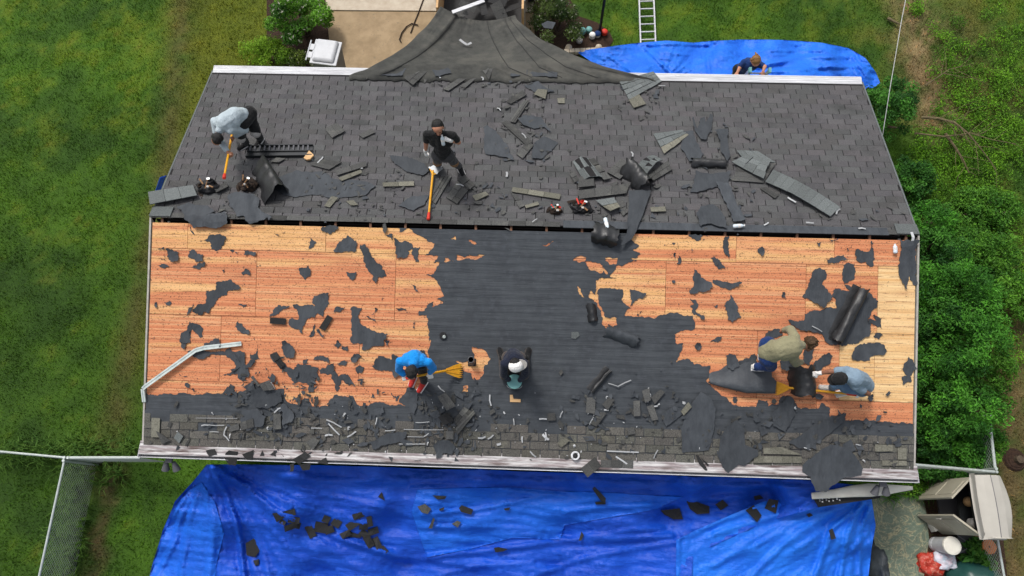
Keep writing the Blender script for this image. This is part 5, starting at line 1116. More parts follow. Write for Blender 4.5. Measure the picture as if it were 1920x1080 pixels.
# lighter blue copy of the big tarp's surface laid over its middle
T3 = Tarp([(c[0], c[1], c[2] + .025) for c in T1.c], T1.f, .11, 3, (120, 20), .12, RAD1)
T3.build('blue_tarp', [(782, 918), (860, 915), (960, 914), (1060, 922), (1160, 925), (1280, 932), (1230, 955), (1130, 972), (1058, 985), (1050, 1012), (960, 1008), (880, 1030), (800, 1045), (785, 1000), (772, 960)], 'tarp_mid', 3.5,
         'lighter blue patch in the middle of the big tarp', 'tarp', amp=.03)
T5 = Tarp([(c[0], c[1], c[2] + .025) for c in T1.c], T1.f, .11, 3, (120, 20), .12, RAD1)  # brighter blue copy of the same surface at the left foot
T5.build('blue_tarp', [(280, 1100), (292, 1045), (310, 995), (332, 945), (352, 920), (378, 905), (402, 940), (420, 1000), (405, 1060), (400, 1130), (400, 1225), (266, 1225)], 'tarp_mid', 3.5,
         'brighter blue patch at the left foot of the big tarp', 'tarp', amp=.03)
# tarp spread on the lawn beyond the far eave
T4 = Tarp([(1085, 97, .05), (1200, 84, .12), (1320, 84, .12), (1400, 76, .05), (1500, 80, .05), (1590, 98, .05), (1645, 150, .05), (1150, 110, .35), (1250, 115, .6), (1350, 115, .65), (1450, 115, .6), (1550, 120, .5), (1610, 145, .3), (1200, 145, .8), (1350, 150, .9), (1500, 150, .9)],
          [([(1210, 90), (1240, 120), (1260, 140)], 3, .06), ([(1340, 80), (1325, 100), (1330, 140)], 4, .05), ([(1420, 125), (1500, 108), (1600, 105)], 4, .06), ([(1450, 135), (1550, 125), (1620, 125)], 4, .05), ([(1600, 110), (1625, 140), (1632, 165)], 4, .08), ([(1600, 125), (1612, 150)], 3, .06), ([(1200, 84), (1260, 82), (1320, 85), (1340, 78)], 3, .05), ([(1140, 105), (1180, 130)], 3, .05), ([(1380, 100), (1440, 95), (1540, 95)], 3, .04)],
          .09, 17, (45, 12), .1, ((1240, 160, 5, .05, 120), (1640, 170, 6, .06, 130)))
T4.build('blue_tarp', [(1080, 96), (1110, 92), (1160, 85), (1210, 79), (1250, 76), (1300, 80), (1330, 77), (1390, 74), (1470, 75), (1540, 80), (1590, 90), (1622, 108), (1642, 135), (1650, 155), (1640, 164), (1615, 168), (1560, 175), (1300, 175), (1180, 165), (1130, 130)], 'tarp_front', 2.6,
         'bright blue tarp spread on the lawn beyond the far eave', 'tarp', amp=.03, minlen=14)
p0 = at_z(300, 345, 2.9); 
mb = MB()
for i in range(5):
    a, b = i / 5, (i + 1) / 5
    A = [at_z(312 - 12 * t, 330 + 30 * t, 3.45 - .9 * t + .04 * math.sin(t * 9)) for t in (a, b)]; C = [at_z(300 - 12 * t, 334 + 34 * t, 3.40 - 1.0 * t) for t in (a, b)]
    mb.hexa([A[0], C[0], C[1], A[1]] + [q + Vector((.0, .01, .01)) for q in (A[0], C[0], C[1], A[1])])
mb.build('tarp_corner', M('tarp_blue'), label='corner of a blue tarp showing past the left gable below the ridge', cat='tarp')

# grey debris net from the far eave down to the trailer
rows_, cols_ = 44, 96; V = []
Lc = [(826, 12), (808, 40), (778, 72), (735, 104), (685, 130), (655, 141)]; Rc = [(966, 28), (985, 52), (1020, 76), (1070, 100), (1130, 124), (1225, 148)]
def poly_at(c, t):
    t *= len(c) - 1; i = min(int(t), len(c) - 2); f = t - i; return (c[i][0] * (1 - f) + c[i + 1][0] * f, c[i][1] * (1 - f) + c[i + 1][1] * f)
for j in range(rows_ + 1):
    t = j / rows_; l, r_ = poly_at(Lc, t), poly_at(Rc, t)
    for i in range(cols_ + 1):
        s = i / cols_; px, py = l[0] * (1 - s) + r_[0] * s, l[1] * (1 - s) + r_[1] * s
        py += (18 * math.sin(math.pi * s) * (1 - t) ** 2); px += 5 * noise.noise(Vector((t * 7, 0, 2 if s < .5 else 9))) * abs(2 * s - 1) ** 3
        zt = 1.45 + (EAVE_Z + .10 - 1.45) * min(1, t / .74)
        sag = -.35 * math.sin(math.pi * min(1, t / .74)) * math.sin(math.pi * min(max((s - .12) / .7, 0), 1)) - .18 * math.sin(math.pi * s) * (1 - t)
        fo = .07 * (1 - t * .6) * (math.exp(-((s - (.20 - .12 * t)) / .03) ** 2) + .8 * math.exp(-((s - (.84 - .25 * t)) / .025) ** 2) + .7 * math.exp(-((s - (.93 - .2 * t)) / .02) ** 2) + .6 * math.exp(-((s - .55) / .012) ** 2) * t)
        fo += .03 * noise.noise(Vector((s * 9, t * 3, 3))) + .05 * noise.noise(Vector(((s - .5) * (22 - 8 * t), t * 1.6, 7))) * (1 - t * .5) + .012 * noise.noise(Vector((s * 60, t * 26, 1)))
        V.append(at_z(px, py, zt + sag + fo))
k = cols_ + 1
for i in range(cols_ + 1):   # lap onto the roof
    s = i / cols_; px, py = 655 + (1232 - 655) * s, 153 + 6 * s + 5 * noise.noise(Vector((s * 22, 0, 1))) + 4 * noise.noise(Vector((s * 70, 3, 1))) ; u, v = buv(px, py); V.append(B(u, v, .035 + .01 * noise.noise(Vector((s * 30, 2, 2)))))
fs = [(j * k + i, j * k + i + 1, (j + 1) * k + i + 1, (j + 1) * k + i) for j in range(rows_ + 1) for i in range(cols_)]
a, b, c_ = (V[i] for i in fs[0][:3])
if (b - a).cross(c_ - a).z < 0: fs = [f[::-1] for f in fs]
vv, ff = skirted(V, fs, Vector((0, 0, -.008)))
net = obj('debris_net', vv, ff, M('net'), smooth=True, label='dark grey debris net stretched from the far eave to the trailer', cat='net')
for s0, s1 in ((.22, .10), (.62, .60), (.86, .70), (.93, .82)):      # stitched seams
    pts = []
    for j in range(0, rows_ + 1):
        t = j / rows_; q_ = (s0 * (1 - t) + s1 * t) * cols_; i = int(q_); pts.append(V[j * k + i].lerp(V[j * k + i + 1], q_ - i) + Vector((0, 0, .006)))
    MB().tube(pts, .007, 5).build('seam', M('black'), net)
for q, lab in (([(862, 74), (868, 79), (876, 84), (884, 80)], 'pale torn paper caught on the upper grey net'), ([(856, 118), (862, 120), (868, 116)], 'small pale scrap low on the grey net')):
    mb = MB(); P = [at_z(x, y, 1.95 if y < 100 else 2.4) for x, y in q]
    for a, b in zip(P[:-1], P[1:]): mb.bar(a, b, .05, .008)
    mb.build('paper_scrap', M('white_strip'), label=lab, cat='scrap')

# ================================================================= TRAILER WITH DEBRIS
tz = 1.45; A, Bp = at_z(822, 14, tz), at_z(972, 24, tz); ty = (A.y + Bp.y) / 2; x0, x1 = A.x - .06, Bp.x + .12
tr = empty('dump_trailer', ((x0 + x1) / 2, ty + 1.6, 0), 'wooden sided trailer heaped with torn shingles at the top edge', 'trailer')
MB().box((x0, ty + .05, .55), (x1, ty + 3.6, .62)).build('floor', M('black'), tr)
for x in (x0, x1 - .05):
    for zi in range(3):
        MB().box((x, ty + .05, .63 + zi * .28), (x + .05, ty + 3.6, .63 + zi * .28 + .272)).build('side_board', M('wood'), tr)
    for yy in (ty + .3, ty + 1.5, ty + 2.8): MB().box((x - .03 if x == x0 else x + .051, yy, .5), (x - .001 if x == x0 else x + .08, yy + .08, tz)).build('stake', M('metal'), tr)
for zi in range(3): MB().box((x0 + .06, ty + 3.55, .63 + zi * .28), (x1 - .06, ty + 3.6, .63 + zi * .28 + .272)).build('end_board', M('wood'), tr)
for s in (x0 - .15, x1 + .15):
    for yy in (ty + 1.6, ty + 2.3):
        w_ = MB().lathe((s - .09, yy, .33), [(.20, 0), (.33, .02), (.33, .16), (.20, .18)], 20, (1, 0, 0)).build('wheel', M('black'), tr)
rr = random.Random(77)
for i in range(32):
    x, y, z = rr.uniform(x0 + .25, x1 - .25), ty + rr.uniform(.12, 2.2), .95 + rr.uniform(0, .30); R = Matrix.Rotation(rr.uniform(0, 6.3), 3, 'Z') @ Matrix.Rotation(rr.uniform(-.5, .5), 3, 'X') @ Matrix.Rotation(rr.uniform(-.4, .4), 3, 'Y')
    l, w_ = rr.uniform(.25, .55), rr.uniform(.14, .3); mb = MB()
    for kx in range(2):
        c8 = [Vector((sx * l / 2 * .49 + (kx - .5) * l / 2, sy * w_ / 2, sz)) for sz in (0, .008) for sx, sy in ((-1, -1), (1, -1), (1, 1), (-1, 1))]
        mb.hexa([R @ q + Vector((x, y, z)) for q in c8])
    mb.build('torn_shingle', M('dark_shingle' if i % 3 else 'loose_shingle'), label='torn shingle heaped in the trailer', cat='shingle', group='torn shingles in the trailer')
a, b = at_z(848, 23, 1.5), at_z(908, 1, 1.5); MB().bar(a, b, .09, .02).build('metal_trim', M('gutter_white'), label='white metal trim thrown on the trailer load', cat='trim')

# ================================================================= DEBRIS ON THE BIG TARP
def tarp_piece(q, label, mat='dark_shingle', T=T1, up=.03, group=None, tilt=.0):
    P = [T.p(x, y, up) for x, y in q]; zc = sum(p.z for p in P) / len(P); P = [Vector((p.x, p.y, p.z * .6 + zc * .4)) for p in P]; n = len(P)
    if (P[1] - P[0]).cross(P[2] - P[0]).z < 0: P = P[::-1]
    lo = [p - Vector((0, 0, .012)) for p in P]
    obj('shingle_piece', lo + P, [tuple(range(n - 1, -1, -1)), tuple(range(n, 2 * n))] + [(i, (i + 1) % n, n + (i + 1) % n, n + i) for i in range(n)], M(mat), label=label, cat='shingle', group=group)
def quadpx(cx, cy, l, w, deg):
    a = math.radians(deg); c, s = math.cos(a), math.sin(a); return [(cx + x * c - y * s, cy + x * s + y * c) for x, y in ((-l / 2, -w / 2), (l / 2, -w / 2), (l / 2, w / 2), (-l / 2, w / 2))]
for cl, lab, items in (('left', 'black shingle tab in the left cluster on the blue tarp', [(924, 415, 75, 45, 60), (1000, 400, 90, 45, -15), (1035, 445, 80, 42, 5), (1015, 490, 90, 40, -20), (960, 460, 40, 30, 30), (1050, 480, 60, 40, 10)]),
                       ('middle', 'black shingle tab in the middle cluster on the blue tarp', [(1145, 520, 90, 50, 60), (1215, 495, 85, 70, 10), (1250, 440, 50, 45, 20), (1270, 510, 60, 50, -20), (1318, 465, 60, 50, 30)]),
                       ('right', 'black shingle tab in the right cluster on the blue tarp', [(1465, 415, 75, 40, -20), (1435, 470, 100, 50, -35), (1540, 455, 70, 35, 75), (1380, 540, 70, 40, -25), (1440, 535, 90, 50, 5), (1505, 540, 70, 45, 40), (1565, 520, 70, 45, -20), (1535, 590, 80, 50, 60), (1590, 600, 85, 45, 65), (1640, 640, 50, 25, 50), (1500, 490, 60, 40, 0)])):
    for k, (cx, cy, l, w, d) in enumerate(items): tarp_piece(S2e(quadpx(cx, cy, l, w, d)), lab, up=.02 + .018 * (k % 4), group='tarp cluster ' + cl)
tarp_piece(S2e([(715, 600), (770, 562), (820, 625), (780, 690), (725, 680)]), 'crumpled black shingle alone at the left on the blue tarp')
tarp_piece(S2e([(765, 715), (800, 705), (800, 745), (775, 750)]), 'small black scrap below the lone crumpled shingle')
tarp_piece(S2e([(1595, 290), (1620, 258), (1640, 315)]), 'small upright scrap on the blue tarp below the gutter')
for q, lab, mt in (([(180, 280), (275, 285), (265, 305), (215, 308)], 'dark torn strip high in the light part of the tarp', 'dark_shingle'), ([(80, 355), (130, 337), (172, 370), (150, 405), (110, 395)], 'grey scrap at the left of the light part of the tarp', 'loose_shingle'), ([(357, 365), (375, 345), (452, 375), (440, 410), (370, 390)], 'black tab in the light part of the tarp', 'dark_shingle'),
                   ([(155, 500), (185, 428), (195, 440), (180, 502)], 'upright grey sliver on the light part of the tarp', 'loose_shingle'), ([(310, 470), (345, 448), (370, 460), (350, 495)], 'small grey scrap at the foot of the light part', 'loose_shingle'), ([(655, 368), (700, 360), (690, 380), (665, 380)], 'tiny black scrap right of the light part', 'dark_shingle'), ([(225, 370), (260, 358), (255, 380), (228, 384)], 'tiny scrap between the grey one and the black tab', 'dark_shingle'),
                   ([(1250, 235), (1265, 220), (1335, 300), (1330, 335), (1300, 315)], 'slanting dark strip below the middle of the gutter', 'dark_shingle'), ([(1265, 325), (1335, 318), (1335, 340), (1270, 342)], 'short tab at the foot of the slanting strip', 'dark_shingle'), ([(590, 630), (620, 625), (685, 640), (650, 655), (600, 660)], 'black torn scrap low in the middle of the tarp', 'black'), ([(1155, 585), (1175, 520), (1190, 545), (1175, 580)], 'small upright black scrap right of the middle', 'black')):
    tarp_piece(S2f(q), lab, mt, T3, up=.06)
for q, lab, T in (([(105, 285), (200, 275), (215, 330), (165, 330), (120, 305)], 'black clump of shingle in the dark hollow of the tarp', T1), ([(235, 240), (270, 235), (345, 265), (345, 300), (285, 305), (250, 280)], 'ragged black clump beside the tarp overlap', T1), ([(375, 255), (415, 232), (442, 260), (405, 285)], 'grey scrap right of the ragged clump', T1), ([(530, 285), (570, 258), (608, 310), (585, 345)], 'slanted black tab on the second tarp', T2), ([(625, 275), (645, 228), (692, 235), (680, 300)], 'upright black tab on the second tarp', T2),
                  ([(832, 305), (850, 298), (866, 310), (845, 320)], 'small dark scrap on the second tarp near the white bundle', T2), ([(948, 385), (965, 375), (978, 425), (955, 432)], 'small brown tab low on the second tarp', T2), ([(570, 215), (600, 208), (618, 225), (575, 235)], 'black lump at the tarp edge under the gutter', T1)):
    tarp_piece(S2g(q), lab, 'dark_shingle', T, up=.05)

# ================================================================= PLANTS
def leafcloud(centres, n, size, spread, cols, seed, up=.55):
    r = np.random.default_rng(seed); C = np.array([tuple(c) for c in centres]); k = r.integers(0, len(C), n)
    d = r.normal(0, 1, (n, 3)); d /= np.linalg.norm(d, axis=1)[:, None]; P = C[k] + d * (r.uniform(0, 1, (n, 1)) ** .45) * spread * np.array([1, 1, .75])
    nn = d * (1 - up) + np.array([0, 0, up]) + r.normal(0, .38, (n, 3)); nn /= np.linalg.norm(nn, axis=1)[:, None]
    t = np.cross(nn, r.normal(0, 1, (n, 3))); t /= np.linalg.norm(t, axis=1)[:, None]; b = np.cross(nn, t)
    L = (size * r.uniform(.6, 1.4, n))[:, None]; W = L * r.uniform(.32, .5, (n, 1))
    V = np.stack([P - t * L / 2, P + b * W / 2 + nn * L * .08, P + t * L / 2 - nn * L * .12, P - b * W / 2 + nn * L * .08], 1).reshape(-1, 3)
    F_ = np.stack([np.arange(n) * 4 + j for j in range(4)], 1)
    cols = np.array(cols); ct = r.uniform(0, 1, len(C)); mixv = np.clip(ct[k] * .95 + r.uniform(0, .35, n) - .15, 0, 1)[:, None]
    c = cols[0] + (cols[1] - cols[0]) * mixv; c = c * r.uniform(.7, 1.6, (n, 1))
    if len(cols) > 2: m = r.uniform(0, 1, n) < .06; c[m] = cols[2]
    return V, F_, np.concatenate([c, np.ones((n, 1))], 1)
def plant(name, px, py, z, rx, ry, h, n, size, cols, label, cat, seed, clumps=26, spread=None, group=None, stems=7):
    """a shrub: its crown centred at photograph point px,py at height z above ground"""
    r = random.Random(seed); c = at_z(px, py, z); base = Vector((c.x, c.y, 0)); root = empty(name, base, label, cat, group); cs = []
    for i in range(clumps):
        a = r.uniform(0, 6.283); q = r.uniform(0, 1) ** .5; e = 1 - .45 * q * q
        cs.append(Vector((c.x + math.cos(a) * q * rx * r.uniform(.8, 1.1), c.y + math.sin(a) * q * ry * r.uniform(.8, 1.1), max(.12, h * e * r.uniform(.45, 1.0)))))
    sp = spread or max(rx, ry) * .30
    V, Fc, t = leafcloud(cs, n, size, sp, cols, seed); me = bpy.data.meshes.new('crown'); me.from_pydata((V - np.array(base)).tolist(), [], Fc.tolist())
    a_ = me.attributes.new('tint', 'FLOAT_COLOR', 'FACE'); a_.data.foreach_set('color', t.astype(np.float32).ravel()); me.materials.append(M('leaf')); link('crown', me, root, base)
    mb = MB()
    for i in range(min(stems, len(cs))):
        q = cs[i]; mid = base.lerp(q, .5) + Vector((r.uniform(-.1, .1), r.uniform(-.1, .1), .1 * h)); mb.tube([base + Vector((r.uniform(-.06, .06), r.uniform(-.06, .06), -.03)), mid, q], [.03 * max(.6, h), .018 * max(.6, h), .006], 6)
    mb.build('trunk', M('bark'), root); return root
G1, G2, G3 = [(.024, .10, .014), (.095, .30, .028)], [(.018, .075, .014), (.075, .23, .028)], [(.035, .12, .014), (.12, .29, .026)]
plant('shrub', 556, 22, .9, .72, .62, 1.5, 8500, .075, [(.035, .11, .014), (.14, .32, .03), (.5, .5, .4)], 'large rounded green shrub at the top left beside the driveway', 'shrub', 1)
plant('shrub', 500, 98, .35, .62, .30, .75, 4200, .06, [(.08, .17, .012), (.24, .40, .03)], 'low lime green shrub left of the rubbish bin', 'shrub', 2, spread=.2)
plant('shrub', 568, 112, .3, .45, .18, .55, 2400, .055, [(.045, .085, .015), (.16, .22, .04), (.55, .5, .45)], 'low olive shrub in front of the rubbish bin', 'shrub', 3, spread=.16)
plant('shrub', 1042, 28, .7, .62, .72, 1.25, 6500, .06, [(.022, .05, .012), (.10, .15, .035), (.35, .36, .28)], 'dark loose shrub right of the grey net', 'shrub', 4)
hedge = [(1668, 205, .9, .55, .75, 1.7, G2, 'dark glossy shrub at the far right corner of the roof'), (1735, 420, .8, .7, .55, 1.5, G1, 'green shrub beside the right end of the ridge'), (1752, 480, .9, .75, .6, 1.7, G2, 'shrub below the ridge on the right side'),
         (1778, 545, 1.0, .95, .75, 2.0, G1, 'wide tree crown right of the upper near slope'), (1745, 610, .9, .6, .6, 1.8, G2, 'dark shrub against the right gable at mid slope'), (1812, 620, 1.1, .9, .75, 2.1, G1, 'tall bushy crown in the middle of the right side'),
         (1765, 690, 1.1, .85, .7, 2.0, G1, 'full crown right of the two bending men'), (1842, 700, .9, .7, .7, 1.6, [(.03, .10, .01), (.10, .24, .02)], 'bright green shrub at the right of the full crown'), (1800, 770, 1.1, .85, .65, 1.9, G1, 'lowest tall crown above the fence corner'),
         (1745, 820, .6, .45, .45, 1.2, G2, 'dark shrub at the lower right corner of the roof'), (1800, 845, .5, .65, .35, 1.0, G1, 'shrub just behind the low white fence rail'), (1848, 835, .5, .25, .55, 1.0, G3, 'yellow green vine in the corner of the fence'), (1760, 888, .3, .5, .2, .7, G2, 'dark leaves between the fence rail and the shed'),
         (1830, 470, .5, .9, .7, .9, G3, 'light loose shrub in the rough ground right of the ridge'), (1885, 545, .5, .7, .7, .9, G3, 'pale green shrub at the right edge at mid height'), (1850, 390, .4, .8, .5, .7, G3, 'low bright scrub under the bare branches'), (1720, 340, .5, .4, .6, .9, G2, 'dark low shrub under the right rake')]
for i, (px, py, z, rx, ry, h, cols, lab) in enumerate(hedge):
    plant('tree' if h > 1.5 else 'shrub', px, py, z, rx, ry, h, int(10500 * rx * ry + 1600), .07, cols, lab, 'tree' if h > 1.5 else 'shrub', 20 + i, clumps=int(30 + 55 * rx * ry), spread=max(rx, ry) * .24, group='shrubs and trees along the right side')
# low weeds in the rough ground at the right, too many to count
rs = np.random.default_rng(5); cs = []
for (x, y, sx, sy, m) in ((1840, 225, 60, 45, 60), (1800, 160, 60, 40, 30), (1880, 60, 50, 70, 22), (1880, 260, 40, 40, 36), (1790, 330, 60, 60, 60), (1860, 480, 60, 90, 70), (1715, 20, 14, 20, 10), (1880, 640, 30, 40, 24), (1695, 912, 30, 6, 22), (1880, 150, 60, 60, 60), (1790, 100, 60, 60, 40), (1850, 310, 60, 40, 40), (1760, 260, 40, 40, 30), (1720, 300, 20, 50, 22), (1820, 420, 60, 50, 40)):
    for _ in range(m): p = at_z(x + rs.normal(0, sx * .55), y + rs.normal(0, sy * .55), 0); cs.append((p.x, p.y, .05 + rs.uniform(0, .12)))
V, Fc, t = leafcloud(cs, 26000, .055, .20, [(.045, .12, .010), (.15, .33, .018)], 8, .7); V[:, 2] = np.maximum(V[:, 2], .0)
me = bpy.data.meshes.new('weeds'); me.from_pydata(V.tolist(), [], Fc.tolist()); a_ = me.attributes.new('tint', 'FLOAT_COLOR', 'FACE'); a_.data.foreach_set('color', t.astype(np.float32).ravel()); me.materials.append(M('leaf')); tag(link('weeds', me), 'low leafy weeds covering the rough ground on the right', 'weeds', kind='stuff')
# long tufts along the left fence
def tuft(pts, n, hmin, hmax, cols, seed, name, label):
    r = np.random.default_rng(seed); V = []; Fc = []; t = []
    for (px, py, sx, sy, m) in pts:
        for _ in range(m):
            p = at_z(px + r.normal(0, sx), py + r.normal(0, sy), 0)
            for _ in range(n):
                a = r.uniform(0, 6.3); h = r.uniform(hmin, hmax); o = Vector((math.cos(a), math.sin(a), 0)); l = h * r.uniform(.5, 1.3); w = Vector((-o.y, o.x, 0)) * .008
                i = len(V); V += [p - w, p + w, p + o * l * .5 + Vector((0, 0, h * .85)) + w * .8, p + o * l * .5 + Vector((0, 0, h * .85)) - w * .8, p + o * l + Vector((0, 0, h * .75))]
                Fc += [(i, i + 1, i + 2, i + 3), (i + 3, i + 2, i + 4)]; c = np.array(cols[0]) + (np.array(cols[1]) - np.array(cols[0])) * r.uniform(); t += [(*c, 1)] * 2
    tag(obj(name, V, Fc, M('grass'), tints=t, label=label, cat='grass'), kind='stuff')
tuft([(60, 850, 45, 9, 26), (190, 845, 45, 9, 24), (150, 880, 14, 14, 12), (140, 960, 10, 35, 26), (125, 1050, 12, 30, 26), (210, 885, 25, 10, 10)], 16, .12, .38, [(.03, .085, .012), (.10, .19, .03)], 3, 'long_grass', 'long uncut grass growing along the left chain link fence')
tuft([(1770, 885, 20, 5, 10), (1690, 925, 22, 4, 12), (1835, 1050, 8, 6, 8)], 14, .12, .3, [(.03, .10, .012), (.09, .22, .03)], 4, 'long_grass', 'tufts of grass around the shed and the patio edge')

# bare branches over the rough ground
def branch(pts, r0, label, seed, twigs=10):
    r = random.Random(seed); P = [at_z(x, y, z) for x, y, z in pts]; t = empty('fallen_branch', (P[0].x, P[0].y, 0), label, 'branch')
    MB().tube(P, [r0 * (1 - .75 * i / (len(P) - 1)) for i in range(len(P))], 7).build('limb', M('twig'), t)
    for i in range(twigs):
        k = r.uniform(.2, .98) * (len(P) - 1); j = min(int(k), len(P) - 2); q = P[j].lerp(P[j + 1], k - j); d = (P[j + 1] - P[j]).normalized(); s = Vector((-d.y, d.x, 0)) * r.choice((-1, 1))
        e = q + (d * .7 + s * r.uniform(.3, 1.0)) * r.uniform(.3, .9) + Vector((0, 0, r.uniform(-.1, .15))); m = q.lerp(e, .5) + Vector((r.uniform(-.06, .06), r.uniform(-.06, .06), .03))
        MB().tube([q, m, e], [.007, .005, .002], 5).build('twig', M('twig'), t)
branch([(1728, 220, .6), (1760, 222, .75), (1790, 230, .8), (1815, 250, .8), (1840, 280, .7), (1868, 318, .5)], .035, 'long bare branch arching over the rough ground', 1, 12)
branch([(1715, 250, .5), (1770, 256, .6), (1820, 250, .6), (1860, 262, .55), (1905, 270, .5)], .022, 'thin bare branch crossing above the long one', 2, 9)
branch([(1772, 250, .5), (1790, 275, .45), (1806, 300, .35), (1817, 325, .25)], .04, 'short thick dead branch with a pale broken end', 3, 6)
branch([(1735, 160, .3), (1780, 130, .35), (1830, 118, .3)], .016, 'dry thin branch lying in the straw', 4, 7)
branch([(1664, 34, .06), (1680, 42, .08), (1694, 48, .06)], .045, 'short dark log on the straw path', 5, 2)
# stump hole
mb = MB(); c = at_z(1903, 862, 0); mb.lathe(c, [(.02, .02), (.10, .0), (.16, .05), (.20, .03), (.24, -.02)], 18); mb.build('tree_stump', M('mulch'), label='dark rotten stump at the right edge', cat='stump')
MB().lathe(c + Vector((.03, 0, .02)), [(.09, 0), (.08, .12), (.03, .13)], 9).build('stump_core', M('bark'), label='pale core of the rotten stump at the right edge', cat='stump')

# ================================================================= FENCES, CABLE, LADDERS, POST
def chainlink(name, P, Q, h, label, mesh_=True, posts=2, r=.022):
    P, Q = Vector(P), Vector(Q); t = empty(name, (P.x, P.y, 0), label, 'fence'); up = Vector((0, 0, h))
    MB().tube([P + up, Q + up], r, 10).build('top_rail', M('galv'), t)
    for i in range(posts):
        q = P.lerp(Q, i / max(1, posts - 1)); MB().tube([q, q + Vector((0, 0, h + .04))], [.028, .028], 10).build('post', M('galv'), t)
    if mesh_:
        d = Q - P; L = d.length; d.normalize(); nrm = Vector((-d.y, d.x, 0)); mb = MB(); st = .075; n = int((L + h) / st); hh = h - .03
        for s in (-1, 1):
            for i in range(n + 1):
                a = i * st - (0 if s < 0 else hh)
                # from (a, 0) to (a + s*hh, hh)
                z0, z1 = 0.03, hh; x0, x1 = a, a + s * (hh - .03)
                def clip(xa, za, xb, zb):
                    if xa == xb: return None
                    ta, tb = 0, 1
                    for lim, sg in ((0, 1), (L, -1)):
                        fa, fb = (xa - lim) * sg, (xb - lim) * sg
                        if fa < 0 and fb < 0: return None
                        if fa < 0: ta = max(ta, fa / (fa - fb))
                        if fb < 0: tb = min(tb, fa / (fa - fb))
                    return (xa + (xb - xa) * ta, za + (zb - za) * ta, xa + (xb - xa) * tb, za + (zb - za) * tb) if tb > ta else None
                c = clip(x0, z0, x1, z1)
                if c: o = nrm * .003 * s; mb.tube([P + d * c[0] + Vector((0, 0, c[1])) + o, P + d * c[2] + Vector((0, 0, c[3])) + o], .0032, 3, False)
        tag(mb.build('wire_mesh', M('mesh_wire'), t), kind='stuff')
    return t
def flat(p): return Vector((p.x, p.y, 0))
fh = 1.15; a = flat(at_z(-60, 841, fh)); b = flat(at_z(122, 858, fh)); c = flat(at_z(262, 858, fh)); d = flat(at_z(66, 1115, fh))
chainlink('chain_link_fence', a, b, fh, 'galvanised chain link fence running off the left edge', True, 2)
chainlink('chain_link_fence', b + Vector((.06, 0, 0)), c, fh - .02, 'short sagging fence run between corner post and house', True, 1, .03)
chainlink('chain_link_fence', b + Vector((0, -.06, 0)), d, fh, 'chain link fence running down to the bottom edge at left', True, 2)
a = flat(at_z(1712, 871, 1.0)); b = flat(at_z(1867, 885, 1.0)); c = flat(at_z(1854, 778, 1.0)); chainlink('chain_link_fence', a, b, 1.0, 'low fence with a white rail right of the lower roof corner', True, 2, .028)
chainlink('chain_link_fence', b + Vector((0, .06, 0)), c, 1.0, 'white railed fence run in front of the shrubs at right', True, 2, .028)
a = flat(at_z(1866, 985, .8)); b = flat(at_z(1888, 1110, .8)); chainlink('chain_link_fence', a, b, .8, 'low fence run below the beige shed', True, 2, .022)
P = [at_z(1760, -420, 6.6), at_z(1724, -150, 5.2), at_z(1702, -20, 4.6), at_z(1690, 40, 4.3), at_z(1680, 100, 4.0), at_z(1668, 170, 3.6), at_z(1657, 240, 3.1), at_z(1650, 285, 2.7)]
MB().tube(P, .007, 6).build('service_cable', M('cable'), label='thin pale cable coming down beside the right gable', cat='cable')
def ladder(name, p0, p1, wvec, rungs, label, mat='metal', caps=None):
    p0, p1, wv = Vector(p0), Vector(p1), Vector(wvec); t = empty(name, p0, label, 'ladder'); nrm = wv.cross(p1 - p0).normalized()
    for s in (0, 1): MB().bar(p0 + wv * s, p1 + wv * s, .03, .075, nrm).build('rail', M(mat), t)
    for i in range(rungs): q = p0.lerp(p1, (i + .5) / rungs); MB().tube([q, q + wv], .017, 8).build('rung', M(mat), t)
    if caps:
        for s in (0, 1):
            e = p1 + wv * s; MB().bar(e, e + (p1 - p0).normalized() * .09, .05, .10, nrm).build('rail_cap', M(caps), t)
    return t
a, b = at_z(1201, 82, .06), at_z(1196, -60, .16); w_ = at_z(1229, 81, .06) - a
ladder('aluminium_ladder', a, b, w_, 10, 'aluminium ladder lying on the lawn above the far blue tarp', 'gutter_white')
def at_y(px, py, Y): d = ray(px, py); return CAM_POS + d * ((Y - CAM_POS.y) / d.y)
pa = at_y(1405, 133, EAVE_Y + .22); pb = at_y(1442, 133, EAVE_Y + .22); lx = pb - pa; foot = Vector((pa.x, pa.y + .5, .75))
ladder('aluminium_ladder', foot, pa, Vector((lx.x, 0, 0)), 8, 'ladder leaning on the far eave under the person in navy', 'metal', 'teal')
# lamp post
b = at_z(1124, 62, 0); lp = empty('lamp_post', b, 'black garden lamp post beside the small flower bed', 'lamp post')
MB().lathe(b, [(.09, 0), (.09, .06), (.045, .12), (.035, .2), (.033, 1.75), (.05, 1.8), (.02, 1.84)], 14).build('pole', M('post_black'), lp)
MB().tube([b + Vector((0, 0, 1.65)), b + Vector((-.1, 0, 1.78)), b + Vector((-.24, 0, 1.72))], .015, 8).build('arm', M('post_black'), lp)
MB().lathe(b + Vector((-.24, 0, 1.45)), [(.05, 0), (.10, .04), (.12, .22), (.14, .24), (.03, .34)], 14).build('lantern', M('post_black'), lp)
